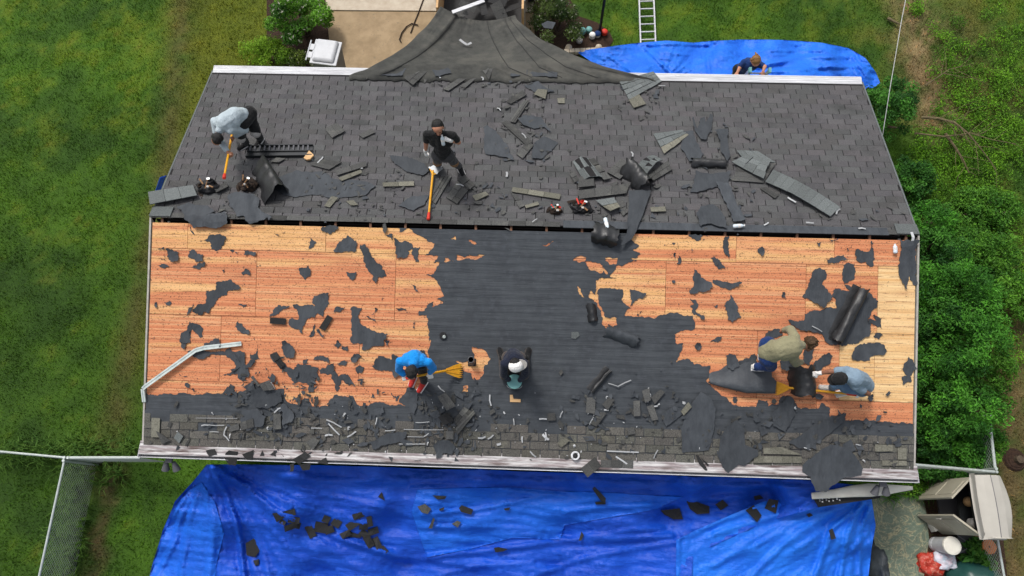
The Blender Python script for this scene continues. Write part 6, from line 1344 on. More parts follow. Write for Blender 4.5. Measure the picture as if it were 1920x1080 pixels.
# garden ornaments in the bed
for i, (px, py, mt, h, lab) in enumerate(((1092, 62, 'teal', .16, 'pale green ornament in the small flower bed'), (1104, 59, 'teal', .13, 'small turquoise ornament in the small flower bed'), (1110, 70, 'c_white', .15, 'white ornament at the front of the small flower bed'), (1120, 67, 'c_light', .13, 'pale ornament near the lamp post foot'), (1133, 63, 'red', .12, 'round red ornament right of the lamp post'), (1086, 78, 'c_light', .10, 'low pale ornament at the left of the small flower bed'))):
    p = at_z(px, py, .02); o = MB().lathe(p, [(.07, 0), (.08, .02), (.05, h * .4), (.045, h * .55)], 12).build('garden_ornament', M(mt), label=lab, cat='ornament', smooth=True)
    MB().lathe(p, [(.04, h * .55), (.085, h * .62), (.075, h * .85), (.03, h)], 12).build('top', M(mt if i != 3 else 'c_navyblue'), o, smooth=True)
for i, (px, py, lab) in enumerate(((1066, 92, 'round pale stone at the left end of the edging'), (1122, 92, 'round pale stone at the right end of the edging'))):
    p = at_z(px, py, .0); MB().lathe(p, [(.05, 0), (.09, .04), (.08, .10), (.03, .13)], 11).build('stone', M('concrete_pale'), label=lab, cat='stone', smooth=True)
q = [at_z(x, y, 1.2) for x, y in ((1015, 45), (1026, 39), (1042, 42), (1036, 54), (1020, 52))]; n = 5
obj('felt_sheet', [p - Vector((0, 0, .01)) for p in q] + q, [tuple(range(4, -1, -1)), tuple(range(5, 10))] + [(i, (i + 1) % n, n + (i + 1) % n, n + i) for i in range(n)], M('felt_loose'), label='grey felt scrap caught on the dark shrub', cat='felt')
# hose on the driveway
P = [at_z(x, y, .05) for x, y in ((797, -10), (786, 20), (776, 45), (770, 62))]; MB().tube(P, .016, 7).build('hose', M('tool_leather'), label='straight dark hose on the driveway', cat='hose')
P = [at_z(x, y, .06) for x, y in ((784, 47), (772, 44), (762, 50), (753, 62), (749, 74), (752, 79))]; MB().tube(P, .016, 7).build('hose', M('tool_leather'), label='curved dark hose end beside the grey net', cat='hose')
# wheeled rubbish bin
c = at_z(631, 145, 0); bn = empty('rubbish_bin', c, 'white lidded wheeled rubbish bin beside the driveway', 'bin'); ang = Matrix.Rotation(-.12, 3, 'Z')
def bp(x, y, z): return c + ang @ Vector((x, y, 0)) + Vector((0, 0, z))
def tb(x0, x1, y0, y1, z0, X0, X1, Y0, Y1, z1): return MB().hexa([bp(x0, y0, z0), bp(x1, y0, z0), bp(x1, y1, z0), bp(x0, y1, z0), bp(X0, Y0, z1), bp(X1, Y0, z1), bp(X1, Y1, z1), bp(X0, Y1, z1)])
tb(-.22, .22, -.24, .24, .08, -.30, .30, -.31, .31, .98).build('body', M('bin_grey'), bn)
tb(-.32, .32, -.33, .33, .975, -.33, .33, -.34, .34, 1.02).build('rim', M('bin_white'), bn)
tb(-.29, .27, -.30, .32, 1.03, -.24, .22, -.24, .30, 1.10).build('lid', M('bin_white'), bn)
for o in bn.children: bv = o.modifiers.new('round', 'BEVEL'); bv.width = .035 if o.name.startswith('lid') else .02; bv.segments = 3
for yy in (-.2, .02): tb(-.40, -.30, yy, yy + .16, 1.0, -.40, -.30, yy, yy + .16, 1.03).build('hinge', M('bin_white'), bn)
MB().tube([bp(-.42, -.28, 1.02), bp(-.42, .28, 1.02)], .018, 8).build('handle', M('bin_white'), bn)
for yy in (-.28, .22): MB().lathe(bp(-.24, yy, .12), [(.11, 0), (.12, .01), (.12, .05), (.11, .06)], 14, ang @ Vector((0, 1, 0))).build('wheel', M('black'), bn)

# ================================================================= RIGHT HAND CORNER: SHED AND CLUTTER
H = 1.36; f0, f1 = at_z(1752, 912, 0), at_z(1764, 990, 0)      # front edge of the base
ex = (f1 - f0); ex.z = 0; wd = 1.02; ex.normalize(); en = Vector((-ex.y, ex.x, 0)); en = en if en.x > 0 else -en     # en points away from the house
mid = (f0 + f1) / 2; sh = empty('storage_shed', mid, 'beige resin storage shed standing with both doors open', 'shed')
def sp(a, b, z): return mid + ex * a + en * b + Vector((0, 0, z))
def sb(a0, a1, b0, b1, z0, z1): return MB().hexa([sp(a0, b0, z0), sp(a1, b0, z0), sp(a1, b1, z0), sp(a0, b1, z0), sp(a0, b0, z1), sp(a1, b0, z1), sp(a1, b1, z1), sp(a0, b1, z1)])
sb(-wd / 2, wd / 2, .0, .46, 0, .05).build('base', M('grey_plastic'), sh)
sb(-wd / 2, -wd / 2 + .04, .0, .46, .05, H).build('side_wall', M('resin'), sh); sb(wd / 2 - .04, wd / 2, .0, .46, .05, H).build('side_wall', M('resin'), sh)
sb(-wd / 2 + .04, wd / 2 - .04, .42, .46, .05, H).build('back_wall', M('grey_plastic'), sh)
for z in (.5, .95): sb(-wd / 2 + .05, wd / 2 - .05, .12, .41, z, z + .03).build('shelf', M('black_plastic'), sh)
V = []; nA = 12
for lay, dz in ((0, 0), (1, .10)):
    for i in range(nA + 1):
        t = i / nA; a = (t - .5) * (wd + .10); bulge = .17 * math.sin(math.pi * t)
        for bb, hh in ((-.04 - bulge * .2, 0), (.09, .05), (.22, .075), (.38, .04), (.47 + bulge * .5, -.03)):
            V.append(sp(a, bb, H + .005 + dz + hh * (1 if lay else .8) + .03 * math.sin(math.pi * t)))
fs = []; m = 5; N0 = (nA + 1) * m
for i in range(nA):
    for j in range(m - 1):
        a = i * m + j; fs += [(a, a + m, a + m + 1, a + 1), (N0 + a, N0 + a + 1, N0 + a + m + 1, N0 + a + m)]
    for j in (0, m - 1): a = i * m + j; fs.append((a, a + m, N0 + a + m, N0 + a))
for i in (0, nA):
    for j in range(m - 1): a = i * m + j; fs.append((a, a + 1, N0 + a + 1, N0 + a))
ro = obj('roof', V, fs, M('resin_roof'), sh, smooth=False); bv = ro.modifiers.new('round', 'BEVEL'); bv.width = .03; bv.segments = 3
MB().tube([sp((i / 8 - .5) * (wd + .08), .22, H + .178 + .03 * math.sin(math.pi * i / 8)) for i in range(9)], .008, 5).build('seam', M('grey_plastic'), ro)
for s, angd in ((-1, 48), (1, 52)):
    hx = s * wd / 2; a = math.radians(angd); dr = (-ex * s * math.cos(a) - en * math.sin(a)); hp = sp(hx, -.02, 0); th = dr.cross(Vector((0, 0, 1))) * .035
    c8 = [hp - th / 2, hp + dr * .56 - th / 2, hp + dr * .56 + th / 2, hp + th / 2]
    dd = MB().hexa([q + Vector((0, 0, .07)) for q in c8] + [q + Vector((0, 0, H - .03)) for q in c8]).build('door', M('resin'), sh)
    for z0, z1 in ((.15, .68), (.78, H - .12)):
        for tt in (th * .62, -th * .62): MB().bar(hp + dr * .28 + tt + Vector((0, 0, z0)), hp + dr * .28 + tt + Vector((0, 0, z1)), .36, .012, tt).build('panel', M('resin'), dd)
    MB().bar(hp + dr * .5 - th + Vector((0, 0, .7)), hp + dr * .5 - th + Vector((0, 0, .85)), .03, .03).build('handle', M('resin_roof'), dd)
rr = random.Random(9)
for i, (a, b, z, mt, lab) in enumerate(((-.2, .28, .98, 'galv', 'grey bottle on the upper shelf of the shed'), (.05, .3, .98, 'bottle', 'clear bag on the upper shelf of the shed'), (-.35, .32, .98, 'tool_tan', 'tan bundle on the upper shelf of the shed'), (.3, .3, .53, 'c_white', 'white pot on the lower shelf of the shed'), (-.1, .3, .53, 'wood', 'wooden handle bundle on the lower shelf of the shed'))):
    p = sp(a, b, z); MB().lathe(p, [(.06, 0), (.10, .03), (.09, .12), (.05, .18), (.03, .24)], 10).build('shed_item', M(mt), label=lab, cat='clutter', smooth=True)
c = at_z(1752, 985, 0); mb = MB(); R = Matrix.Rotation(.4, 3, 'Z'); mb.hexa([c + R @ Vector(v) for v in ((-.13, -.09, 0), (.13, -.09, 0), (.13, .09, 0), (-.13, .09, 0), (-.12, -.08, .16), (.12, -.08, .16), (.12, .08, .16), (-.12, .08, .16))]); mb.build('block', M('cream'), label='cream block below the lower shed door', cat='block')
c = at_z(1754, 1021, 0); bk = MB().lathe(c, [(.13, 0), (.15, .02), (.15, .1), (.135, .12), (.15, .14), (.16, .5), (.165, .55)], 20).build('tall_bucket', M('bin_white'), label='tall white bucket with a pale lid beside the patio', cat='bucket', smooth=False)
MB().lathe(c, [(.168, .551), (.175, .56), (.170, .60), (.14, .61)], 20).build('lid', M('cream'), bk)
c = at_z(1836, 1024, 0); pt = MB().lathe(c, [(.21, 0), (.215, .06), (.195, .065), (.14, .33), (.135, .34)], 20).build('flower_pot', M('terracotta'), label='terracotta flower pot standing upside down below the shed', cat='pot')
MB().lathe(c, [(.018, .341), (.018, .345)], 10).build('drain_hole', M('black'), pt)
a = [at_z(x, y, .02) for x, y in ((1786, 1003), (1840, 1006), (1838, 1040), (1790, 1036))]; mb = MB(); mb.hexa(a[::-1] + [p + Vector((0, 0, .16)) for p in a[::-1]])
tr_ = mb.build('black_crate', M('black_plastic'), label='flat black crate between white bucket and flower pot', cat='crate')
for p, q in ((a[0], a[2]), (a[1], a[3])): MB().bar(p + Vector((0, 0, .168)), q + Vector((0, 0, .168)), .02, .014).build('rib', M('grey_plastic'), tr_)
def lump(name, c, rx, ry, rz, mat, label, cat, seed, rough_=.25, n=20, m=12):
    V = []; fs = []
    for j in range(m + 1):
        ph = j / m * math.pi * .5
        for i in range(n):
            th = 2 * math.pi * i / n; d = Vector((math.cos(th) * math.cos(ph), math.sin(th) * math.cos(ph), math.sin(ph))); k_ = 1 + rough_ * noise.noise(d * 2.2 + Vector((seed, 0, 0))) + rough_ * .5 * noise.noise(d * 6 + Vector((0, seed, 0)))
            V.append(Vector(c) + Vector((d.x * rx * k_, d.y * ry * k_, max(0, d.z * rz * k_))))
    for j in range(m):
        for i in range(n): fs.append((j * n + i, j * n + (i + 1) % n, (j + 1) * n + (i + 1) % n, (j + 1) * n + i))
    fs.append(tuple(range(n - 1, -1, -1))); return obj(name, V, fs, M(mat), smooth=True, label=label, cat=cat)
lump('plastic_sack', at_z(1742, 1058, 0), .28, .24, .22, 'bag_red', 'red printed plastic sack beside the patio', 'sack', 3, .4)
lump('plastic_sack', at_z(1768, 1050, .12), .24, .2, .16, 'bag_clear', 'pale translucent bag lying on the red sack', 'bag', 5, .4)
lump('covered_grill', at_z(1822, 1085, 0), .52, .36, .55, 'cover_green', 'dark green rounded cover at the bottom right', 'cover', 8, .08)
lump('covered_chair', at_z(1634, 1075, 0), .22, .62, .62, 'cover_dark', 'dark grey covered chair half under the second tarp', 'cover', 12, .22)
plant('shrub', 1842, 1050, .25, .28, .25, .45, 420, .16, [(.02, .09, .012), (.09, .22, .03)], 'leafy green plant behind the green cover', 'plant', 60, clumps=8, spread=.18)
# folded cream awning and patterned mat under the right end of the near gutter
wz = 2.12; ax = [(1522, 930, 6), (1560, 926, 8), (1600, 921, 11), (1630, 919, 12.5), (1660, 918, 10), (1690, 916, 6), (1711, 915, 3.5)]
mb = MB(); V = []; n = 12
for k_, (x, y, r_) in enumerate(ax):
    c = at_z(x, y, wz); e = (at_z(x, y + r_, wz) - at_z(x, y - r_, wz)).length / 2
    for i in range(n): th = 2 * math.pi * i / n; V.append(c + Vector((.0, math.cos(th) * e, math.sin(th) * e * .45 * (1 + .2 * noise.noise(Vector((k_ * .8, i * .9, 1)))))))
fs = [(k_ * n + i, k_ * n + (i + 1) % n, (k_ + 1) * n + (i + 1) % n, (k_ + 1) * n + i) for k_ in range(len(ax) - 1) for i in range(n)] + [tuple(range(n - 1, -1, -1)), tuple(range((len(ax) - 1) * n, len(ax) * n))]
obj('folded_umbrella', V, fs, M('cream'), smooth=True, label='closed cream patio umbrella lying under the right end of the near gutter', cat='umbrella')
q = [at_z(x, y, 2.0) for x, y in ((1524, 932), (1652, 924), (1650, 934), (1535, 951))]; mb = MB().hexa([p - Vector((0, 0, .02)) for p in q[::-1]] + q[::-1]); mt = mb.build('patterned_mat', M('black'), label='black mat with small white squares beside the cream umbrella', cat='mat')
for i in range(9):
    for j in range(2):
        x, y = 1537 + i * 5 + (2.4 if i % 4 > 1 else 0), 938 - i * .5 + (3.2 if (i + j) % 2 else 0) - j * 2.5
        if i in (4, 8): continue
        p = at_z(x, y, 2.004); MB().box((p.x - .012, p.y - .012, p.z), (p.x + .012, p.y + .012, p.z + .004)).build('white_square', M('c_white'), mt)
# ================================================================= PEOPLE
def cone(mb, a, b, ra, rb, n=12):
    """a round-ended tapered limb piece"""
    a, b = Vector(a), Vector(b); d = b - a
    if d.length < 1e-4: d = Vector((0, 0, 1e-3)); b = a + d
    d = d.normalized(); pts = []; rs = []
    for k in range(5): t = k / 4 * math.pi / 2; pts.append(a - d * ra * math.cos(t)); rs.append(max(ra * math.sin(t), 1e-3))
    for k in range(5): t = k / 4 * math.pi / 2; pts.append(b + d * rb * math.sin(t)); rs.append(max(rb * math.cos(t), 1e-3))
    mb.tube(pts, rs, n)
FOLD = bpy.data.textures.new('cloth_folds', 'CLOUDS'); FOLD.noise_scale = .16; FOLD.noise_depth = 2
def blob(name, caps, mat, parent, voxel=.012, smooth=4, grow=0.0, folds=0.0):
    mb = MB()
    for a, b, ra, rb in caps: cone(mb, a, b, ra + grow, rb + grow)
    o = mb.build(name, mat if isinstance(mat, list) else M(mat), parent)
    r = o.modifiers.new('skin', 'REMESH'); r.mode = 'VOXEL'; r.voxel_size = voxel; r.use_smooth_shade = True
    if smooth: s = o.modifiers.new('soften', 'SMOOTH'); s.iterations = smooth; s.factor = .5
    if folds: dm = o.modifiers.new('folds', 'DISPLACE'); dm.texture = FOLD; dm.texture_coords = 'GLOBAL'; dm.strength = folds; dm.mid_level = .5
    return o
def hand_caps(wrist, fwd, side, curl=.9, spread=1.0):
    """palm, four unequal bent fingers and a thumb leaving the side of the palm"""
    f = Vector(fwd).normalized(); s = (Vector(side) - f * Vector(side).dot(f)).normalized(); dn = f.cross(s).normalized()
    if dn.z > 0: dn = -dn
    w = Vector(wrist); palm = w + f * .085; C = [(w, w + f * .03, .026, .030)]
    for k in (-1, 0, 1): C.append((w + f * .03 + s * k * .020, palm + s * k * .026, .019, .016))
    for k, L in ((-1.5, .062), (-.5, .074), (.5, .070), (1.5, .055)):
        b0 = palm + s * k * .0195; b1 = b0 + (f * math.cos(curl * .6) + dn * math.sin(curl * .6)) * L * .5 + s * k * .003; b2 = b1 + (f * math.cos(curl * 1.6) + dn * math.sin(curl * 1.6)) * L * .5
        C += [(b0, b1, .0105, .0095), (b1, b2, .0095, .0085)]
    t0 = w + f * .03 - s * .032; t1 = t0 + (f * .6 - s * .55 + dn * .5).normalized() * .042; t2 = t1 + (f * .8 + s * .2 + dn * .6).normalized() * .032
    return C + [(t0, t1, .014, .012), (t1, t2, .0115, .0095)]
def person(label, J, face, skin='skin', shirt=None, sleeve='long', trousers=None, shoes='c_black', sole='c_white', hair='hair_black', gloves=None, hat=None, curly=False, knees=None, side=None, longhair=False, build=1.0, shorts=None):
    j = {k: Vector(v) for k, v in J.items() if not isinstance(v, float)}; base = (j['anl'] + j['anr']) / 2; base.z -= .08
    for q in 'lr':
        dv = j['to' + q] - j['an' + q]; fl = math.hypot(dv.x, dv.y); sc_ = max(1, .17 / max(fl, .01)); j['to' + q] = j['an' + q] + Vector((dv.x * sc_, dv.y * sc_, dv.z))
    dv = j['head'] - j['neck']; j['head'] = j['neck'] + dv * max(1, .155 / dv.length)
    t = empty('person', base, label, 'person'); f = Vector(face).normalized(); up = (j['head'] - j['neck'])
    up = (up - f * up.dot(f)); up = up.normalized() if up.length > .02 else Vector((0, 0, 1)); sd = f.cross(up).normalized(); hd = j['head']; k = build
    # --- one continuous body
    tors = [(j['pel'], j['spine'], .125 * k, .125 * k), (j['spine'], j['chest'], .125 * k, .135 * k), (j['chest'], j['neck'], .12 * k, .06), (j['shl'], j['shr'], .058 * k, .058 * k),
            (j['shl'].lerp(j['chest'], .55), j['shr'].lerp(j['chest'], .55), .092 * k, .092 * k), (j['hipl'], j['hipr'], .105 * k, .105 * k), (j['hipl'].lerp(j['spine'], .5), j['hipr'].lerp(j['spine'], .5), .10 * k, .10 * k),
            (j['shl'].lerp(j['spine'], .55), j['shr'].lerp(j['spine'], .55), .095 * k, .095 * k)]
    neck = [(j['neck'], hd - up * .06, .055, .052)]
    arms = {s: [(j['sh' + s], j['el' + s], .052 * k, .042 * k), (j['el' + s], j['wr' + s], .040 * k, .028)] for s in 'lr'}
    legs = {s: [(j['hip' + s], j['kn' + s], .085 * k, .06 * k), (j['kn' + s], j['an' + s], .058 * k, .042)] for s in 'lr'}
    feet = {s: [(j['an' + s], j['an' + s].lerp(j['to' + s], .35) - Vector((0, 0, .0)), .043, .042), (j['an' + s].lerp(j['to' + s], .1) - Vector((0, 0, .02)), j['to' + s], .042, .034)] for s in 'lr'}
    head = [(hd + up * .03 - f * .012, hd + up * .035 + f * .022, .090, .086), (hd - up * .03 + f * .03, hd - up * .085 + f * .048, .066, .040), (hd + f * .098 + up * .015, hd + f * .115 - up * .022, .010, .014),
            (hd - sd * .086, hd - sd * .09 - up * .028, .015, .013), (hd + sd * .086, hd + sd * .09 - up * .028, .015, .013), (hd - sd * .03 + f * .085 + up * .02, hd + sd * .03 + f * .085 + up * .02, .012, .012)]
    hands = {}
    for s, sg in (('l', 1), ('r', -1)):
        fw = (j['wr' + s] - j['el' + s]).normalized(); fw = Vector(J.get('hf' + s, fw)); sv = Vector(J.get('hs' + s, Vector((0, 0, 1)).cross(fw) * sg)); hands[s] = hand_caps(j['wr' + s], fw, sv, J.get('cu' + s, .95))
    body = tors + neck + head + arms['l'] + arms['r'] + legs['l'] + legs['r'] + feet['l'] + feet['r'] + hands['l'] + hands['r']
    blob('body', body, skin, t, .0085, 2)
    # --- clothing over it
    if shirt:
        sc = tors[:5] + tors[6:]
        for s in 'lr':
            a, e, w = j['sh' + s], j['el' + s], j['wr' + s]
            sc += [(a, e, .056 * k, .050 * k), (e, e.lerp(w, .88), .047 * k, .036)] if sleeve == 'long' else [(a, a.lerp(e, .55), .050 * k, .052 * k)]
        blob('shirt', sc, shirt, t, .012, 4, .016, .020)
    if trousers:
        tc = [(j['hipl'], j['hipr'], .112 * k, .112 * k), (j['pel'], j['pel'].lerp(j['spine'], .35), .125 * k, .12 * k)]
        for s in 'lr': tc += [(j['hip' + s], j['kn' + s], .092 * k, .070 * k), (j['kn' + s], j['kn' + s].lerp(j['an' + s], .92), .068 * k, .056)]
        blob('trousers', tc, trousers, t, .012, 4, .012, .022)
    if shorts:
        tc = []
        for s in 'lr': tc += [(j['hip' + s], j['hip' + s].lerp(j['kn' + s], .95), .098 * k, .082 * k)]
        blob('shorts', tc, shorts, t, .014, 3, .016)
    if knees:
        for s in 'lr': blob('knee_pad', [(j['kn' + s] + f * .02, j['kn' + s] + f * .02 - (j['kn' + s] - j['an' + s]).normalized() * .06, .078 * k, .07 * k)], knees, t, .014, 2, .008)
    for s in 'lr':
        sh = blob('shoe', feet[s] + [(j['an' + s] + Vector((0, 0, .03)), j['an' + s], .05, .048)], shoes, t, .011, 2, .010)
        d = (j['to' + s] - j['an' + s]); d.z *= .5; a0 = j['an' + s] - d * .25; a0.z = j['to' + s].z + (j['an' + s].z - j['to' + s].z) * .25; b0 = j['to' + s] + d.normalized() * .02
        mb = MB(); mb.bar(a0 - Vector((0, 0, .034)), b0 - Vector((0, 0, .030)), .115, .026); so = mb.build('sole', M(sole), sh); bv = so.modifiers.new('round', 'BEVEL'); bv.width = .02; bv.segments = 3
    if gloves:
        for s in 'lr': blob('glove', hands[s] + [(j['wr' + s] - (j['wr' + s] - j['el' + s]).normalized() * .04, j['wr' + s], .036, .032)], gloves, t, .008, 2, .004)
    # --- hair, hat, eyes, mouth
    if hair:
        hc = [(hd + up * .045 - f * .035, hd + up * .058 - f * .012, .098, .088), (hd - f * .045 + up * .01, hd - f * .05 - up * .04, .082, .06)]
        for s in (-1, 1): hc.append((hd + sd * s * .07 - f * .03 + up * .03, hd + sd * s * .072 - f * .03 - up * .03, .036, .03))
        r = random.Random(len(label))
        for _ in range(26 if curly else 9):
            v = Vector((r.gauss(0, 1), r.gauss(0, 1), r.gauss(0, 1))).normalized(); v = (sd * v.x + up * abs(v.y) + f * (v.z * .8 - .25)).normalized(); p = hd + up * .03 - f * .015 + v * .098; q = p + (v * .3 + sd * r.uniform(-1, 1) + up * r.uniform(-.5, .5)).normalized() * .02; hc.append((p, q, .024 if curly else .016, .016 if curly else .008))
        if longhair: hc += [(hd - f * .07 + up * .02, hd - f * .13 + up * .06, .045, .03), (hd - f * .12 + up * .06, hd - f * .16 - up * .02, .03, .015)]
        blob('hair', hc, hair, t, .008, 1)
    if hat:
        hm, brim, bdir = hat; bd = Vector(bdir) if bdir is not None else f; bd = (bd - up * bd.dot(up)).normalized(); bs = bd.cross(up).normalized()
        hh = blob('cap', [(hd + up * .055 - bd * .012, hd + up * .06 + bd * .015, .108, .104), (hd + up * .02, hd + up * .03, .104, .106)], hm, t, .010, 3)
        mb = MB(); n = 12; lo = []; hi = []
        for i in range(n + 1):
            a = -math.pi / 2 + math.pi * i / n; q = hd + up * (.055 - .02 * math.cos(a)) + bs * math.sin(a) * .098 + bd * (.055 + math.cos(a) * .135); hi.append(q); lo.append(q - up * .010)
        fs = [tuple(range(n + 1)), tuple(range(2 * n + 1, n, -1))] + [(i, n + 1 + i, n + 2 + i, i + 1) for i in range(n)] + [(n, 2 * n + 1, n + 1, 0)]
        mb.add(hi + lo, fs).build('brim', M(brim), hh)
    for s in (-1, 1): cone_mb = MB(); cone(cone_mb, hd + f * .093 + sd * s * .033 + up * .005, hd + f * .096 + sd * s * .033 + up * .005, .011, .009, 8); cone_mb.build('eye', M('eye'), t)
    m_ = MB(); cone(m_, hd + f * .098 - up * .058 - sd * .02, hd + f * .098 - up * .058 + sd * .02, .006, .006, 8); m_.build('mouth', M('mouth'), t)
    return t
def jb(d, side): return {k: over(x, y, h, side) for k, (x, y, h) in d.items()}

# 1 bending man in the pale grey-blue sweater on the far slope
J1 = jb(dict(pel=(455, 219, .84), spine=(441, 218, .98), chest=(424, 230, .98), neck=(412, 244, .92), head=(408, 257, .84), shl=(432, 244, .90), shr=(404, 228, .92), ell=(459, 243, .70), wrl=(440, 256, .58), elr=(409, 258, .66), wrr=(427, 285, .58),
             hipl=(452, 231, .82), hipr=(467, 213, .82), knl=(451, 256, .47), knr=(479, 246, .47), anl=(462, 268, .09), anr=(489, 260, .09), tol=(452, 276, .05), tor=(481, 272, .05)), 'B')
J1['cul'] = J1['cur'] = 1.5
person('man in pale grey sweater bending over a yellow shovel on the far slope', J1, Vector((-.45, -.55, -.65)), 'skin_tan', 'c_greyblue', 'long', 'c_black', 'c_black', 'c_white', 'hair_black', None, None, knees='c_light', build=1.2)
# 2 standing man drinking
J2 = jb(dict(pel=(831, 288, .92), spine=(829, 275, 1.10), chest=(827, 261, 1.28), neck=(824, 250, 1.46), head=(821, 240, 1.62), shl=(849, 254, 1.40), shr=(800, 252, 1.40), ell=(860, 267, 1.18), wrl=(843, 263, 1.36), elr=(799, 270, 1.12), wrr=(798, 284, .88),
             hipl=(840, 292, .88), hipr=(821, 291, .88), knl=(851, 303, .48), knr=(820, 302, .48), anl=(861, 312, .09), anr=(822, 308, .09), tol=(864, 319, .045), tor=(814, 313, .045)), 'B')
J2['hfl'] = (over(829, 258, 1.45, 'B') - J2['wrl']); J2['cul'] = 1.4; J2['cur'] = 1.1
person('man in black T-shirt standing on the far slope and drinking from a bottle', J2, Vector((.1, -.95, .05)), 'skin', 'c_black', 'short', 'c_darkgrey', 'c_black', 'c_white', 'hair_black', 'c_white', None, knees='tool_tan')
m = over(828, 258, 1.46, 'B'); bottle(m + Vector((.02, -.06, -.14)), Vector((-.05, .35, .95)), .21, .032, 'small clear bottle held to the mouth of the standing man')
# 3 man in bright blue
J3 = jb(dict(pel=(779, 676, .88), spine=(777, 671, 1.08), chest=(776, 673, 1.26), neck=(775, 682, 1.38), head=(773, 694, 1.46), shl=(803, 679, 1.26), shr=(750, 677, 1.26), ell=(812, 690, 1.0), wrl=(806, 699, .72), elr=(748, 693, 1.06), wrr=(757, 702, 1.0),
             hipl=(788, 680, .86), hipr=(772, 679, .86), knl=(792, 698, .5), knr=(773, 696, .5), anl=(795, 716, .09), anr=(776, 704, .09), tol=(790, 726, .05), tor=(770, 722, .05)), 'F')
J3['cul'] = J3['cur'] = 1.5; J3['hfl'] = Vector((.1, -.7, -.5)); J3['hfr'] = Vector((.2, -.7, -.4))
person('man in bright blue long sleeved shirt pushing a yellow shovel', J3, Vector((.0, -.75, -.65)), 'skin_tan', 'c_blue', 'long', 'c_black', 'c_red', 'c_white', 'hair_black', 'c_white', None)
# 4 kneeling man in dark clothes with a white cap
J4 = jb(dict(pel=(963, 668, .30), spine=(963, 668, .48), chest=(964, 675, .64), neck=(965, 680, .76), head=(966, 683, .88), shl=(983, 681, .66), shr=(945, 682, .66), ell=(985, 702, .42), wrl=(974, 713, .24), elr=(944, 702, .42), wrr=(954, 712, .24),
             hipl=(973, 671, .28), hipr=(953, 671, .28), knl=(984, 704, .14), knr=(945, 704, .14), anl=(986, 672, .09), anr=(942, 672, .09), tol=(990, 660, .05), tor=(938, 660, .05)), 'F')
J4['cul'] = J4['cur'] = 1.0
person('kneeling person in dark clothes and a white cap in the middle of the near slope', J4, Vector((.25, -.8, -.55)), 'skin_tan', 'c_navy', 'long', 'c_brown', 'c_black', 'c_brown', 'hair_black', None, ('c_white', 'c_light', (.9, .15, 0)))
# 5 olive sweatshirt
J5 = jb(dict(pel=(1441, 660, .78), spine=(1458, 656, .92), chest=(1483, 651, .92), neck=(1502, 647, .84), head=(1519, 646, .76), shl=(1490, 632, .86), shr=(1487, 670, .84), ell=(1482, 618, .62), wrl=(1470, 619, .44), elr=(1492, 680, .56), wrr=(1503, 679, .34),
             hipl=(1440, 648, .74), hipr=(1440, 672, .74), knl=(1441, 662, .40), knr=(1446, 686, .42), anl=(1428, 668, .10), anr=(1415, 688, .10), tol=(1442, 670, .05), tor=(1428, 690, .05)), 'F')
J5['cul'] = J5['cur'] = 1.2
person('curly haired man in olive sweatshirt stooping over the right plywood', J5, Vector((.75, -.1, -.6)), 'skin_dark', 'c_olive', 'long', 'c_navyblue', 'c_white', 'c_white', 'hair_brown', None, None, curly=True, build=1.25)
# 6 crouching man with black cap
J6 = jb(dict(pel=(1622, 722, .48), spine=(1613, 712, .66), chest=(1602, 708, .80), neck=(1590, 709, .86), head=(1578, 710, .90), shl=(1603, 724, .78), shr=(1588, 694, .78), ell=(1628, 738, .56), wrl=(1612, 739, .34), elr=(1556, 697, .62), wrr=(1535, 700, .48),
             hipl=(1616, 730, .46), hipr=(1612, 714, .46), knl=(1584, 728, .40), knr=(1566, 722, .36), anl=(1590, 734, .10), anr=(1560, 727, .10), tol=(1574, 738, .05), tor=(1544, 727, .05)), 'F')
J6['cul'] = J6['cur'] = 1.3
person('man in slate blue T-shirt and black cap crouching at the right gable', J6, Vector((-.75, -.1, -.6)), 'skin_dark', 'c_slate', 'short', 'c_jeans', 'c_light', 'c_white', 'hair_black', 'c_white', ('c_black', 'c_black', None), build=1.05)
# 7 person on the ladder at the far eave
E = EAVE_Z
def ay(px, py, dy):
    d = ray(px, py); return CAM_POS + d * ((EAVE_Y + dy - CAM_POS.y) / d.y)
J7 = {k: ay(*v) for k, v in dict(pel=(1391, 129, .62), spine=(1397, 125, .57), chest=(1403, 121, .50), neck=(1411, 118, .46), head=(1416, 114, .41), shl=(1425, 121, .45), shr=(1395, 117, .50), ell=(1434, 125, .36), wrl=(1431, 133, .24), elr=(1387, 127, .42), wrr=(1382, 137, .20), hipl=(1399, 132, .60), hipr=(1384, 130, .60)).items()}
for q in 'lr':
    J7['kn' + q] = J7['hip' + q] + Vector((.02, .02, -.44)); J7['an' + q] = J7['kn' + q] + Vector((.02, .10, -.42)); J7['to' + q] = J7['an' + q] + Vector((0, -.17, -.05))
J7['hfl'] = Vector((0, -.8, -.5)); J7['cul'] = 1.3
person('fair haired person in navy T-shirt leaning on the ladder at the far eave', J7, Vector((.1, -.7, -.7)), 'skin', 'c_navyblue', 'short', 'c_black', 'c_black', 'c_white', 'hair_blond', None, None, longhair=True)

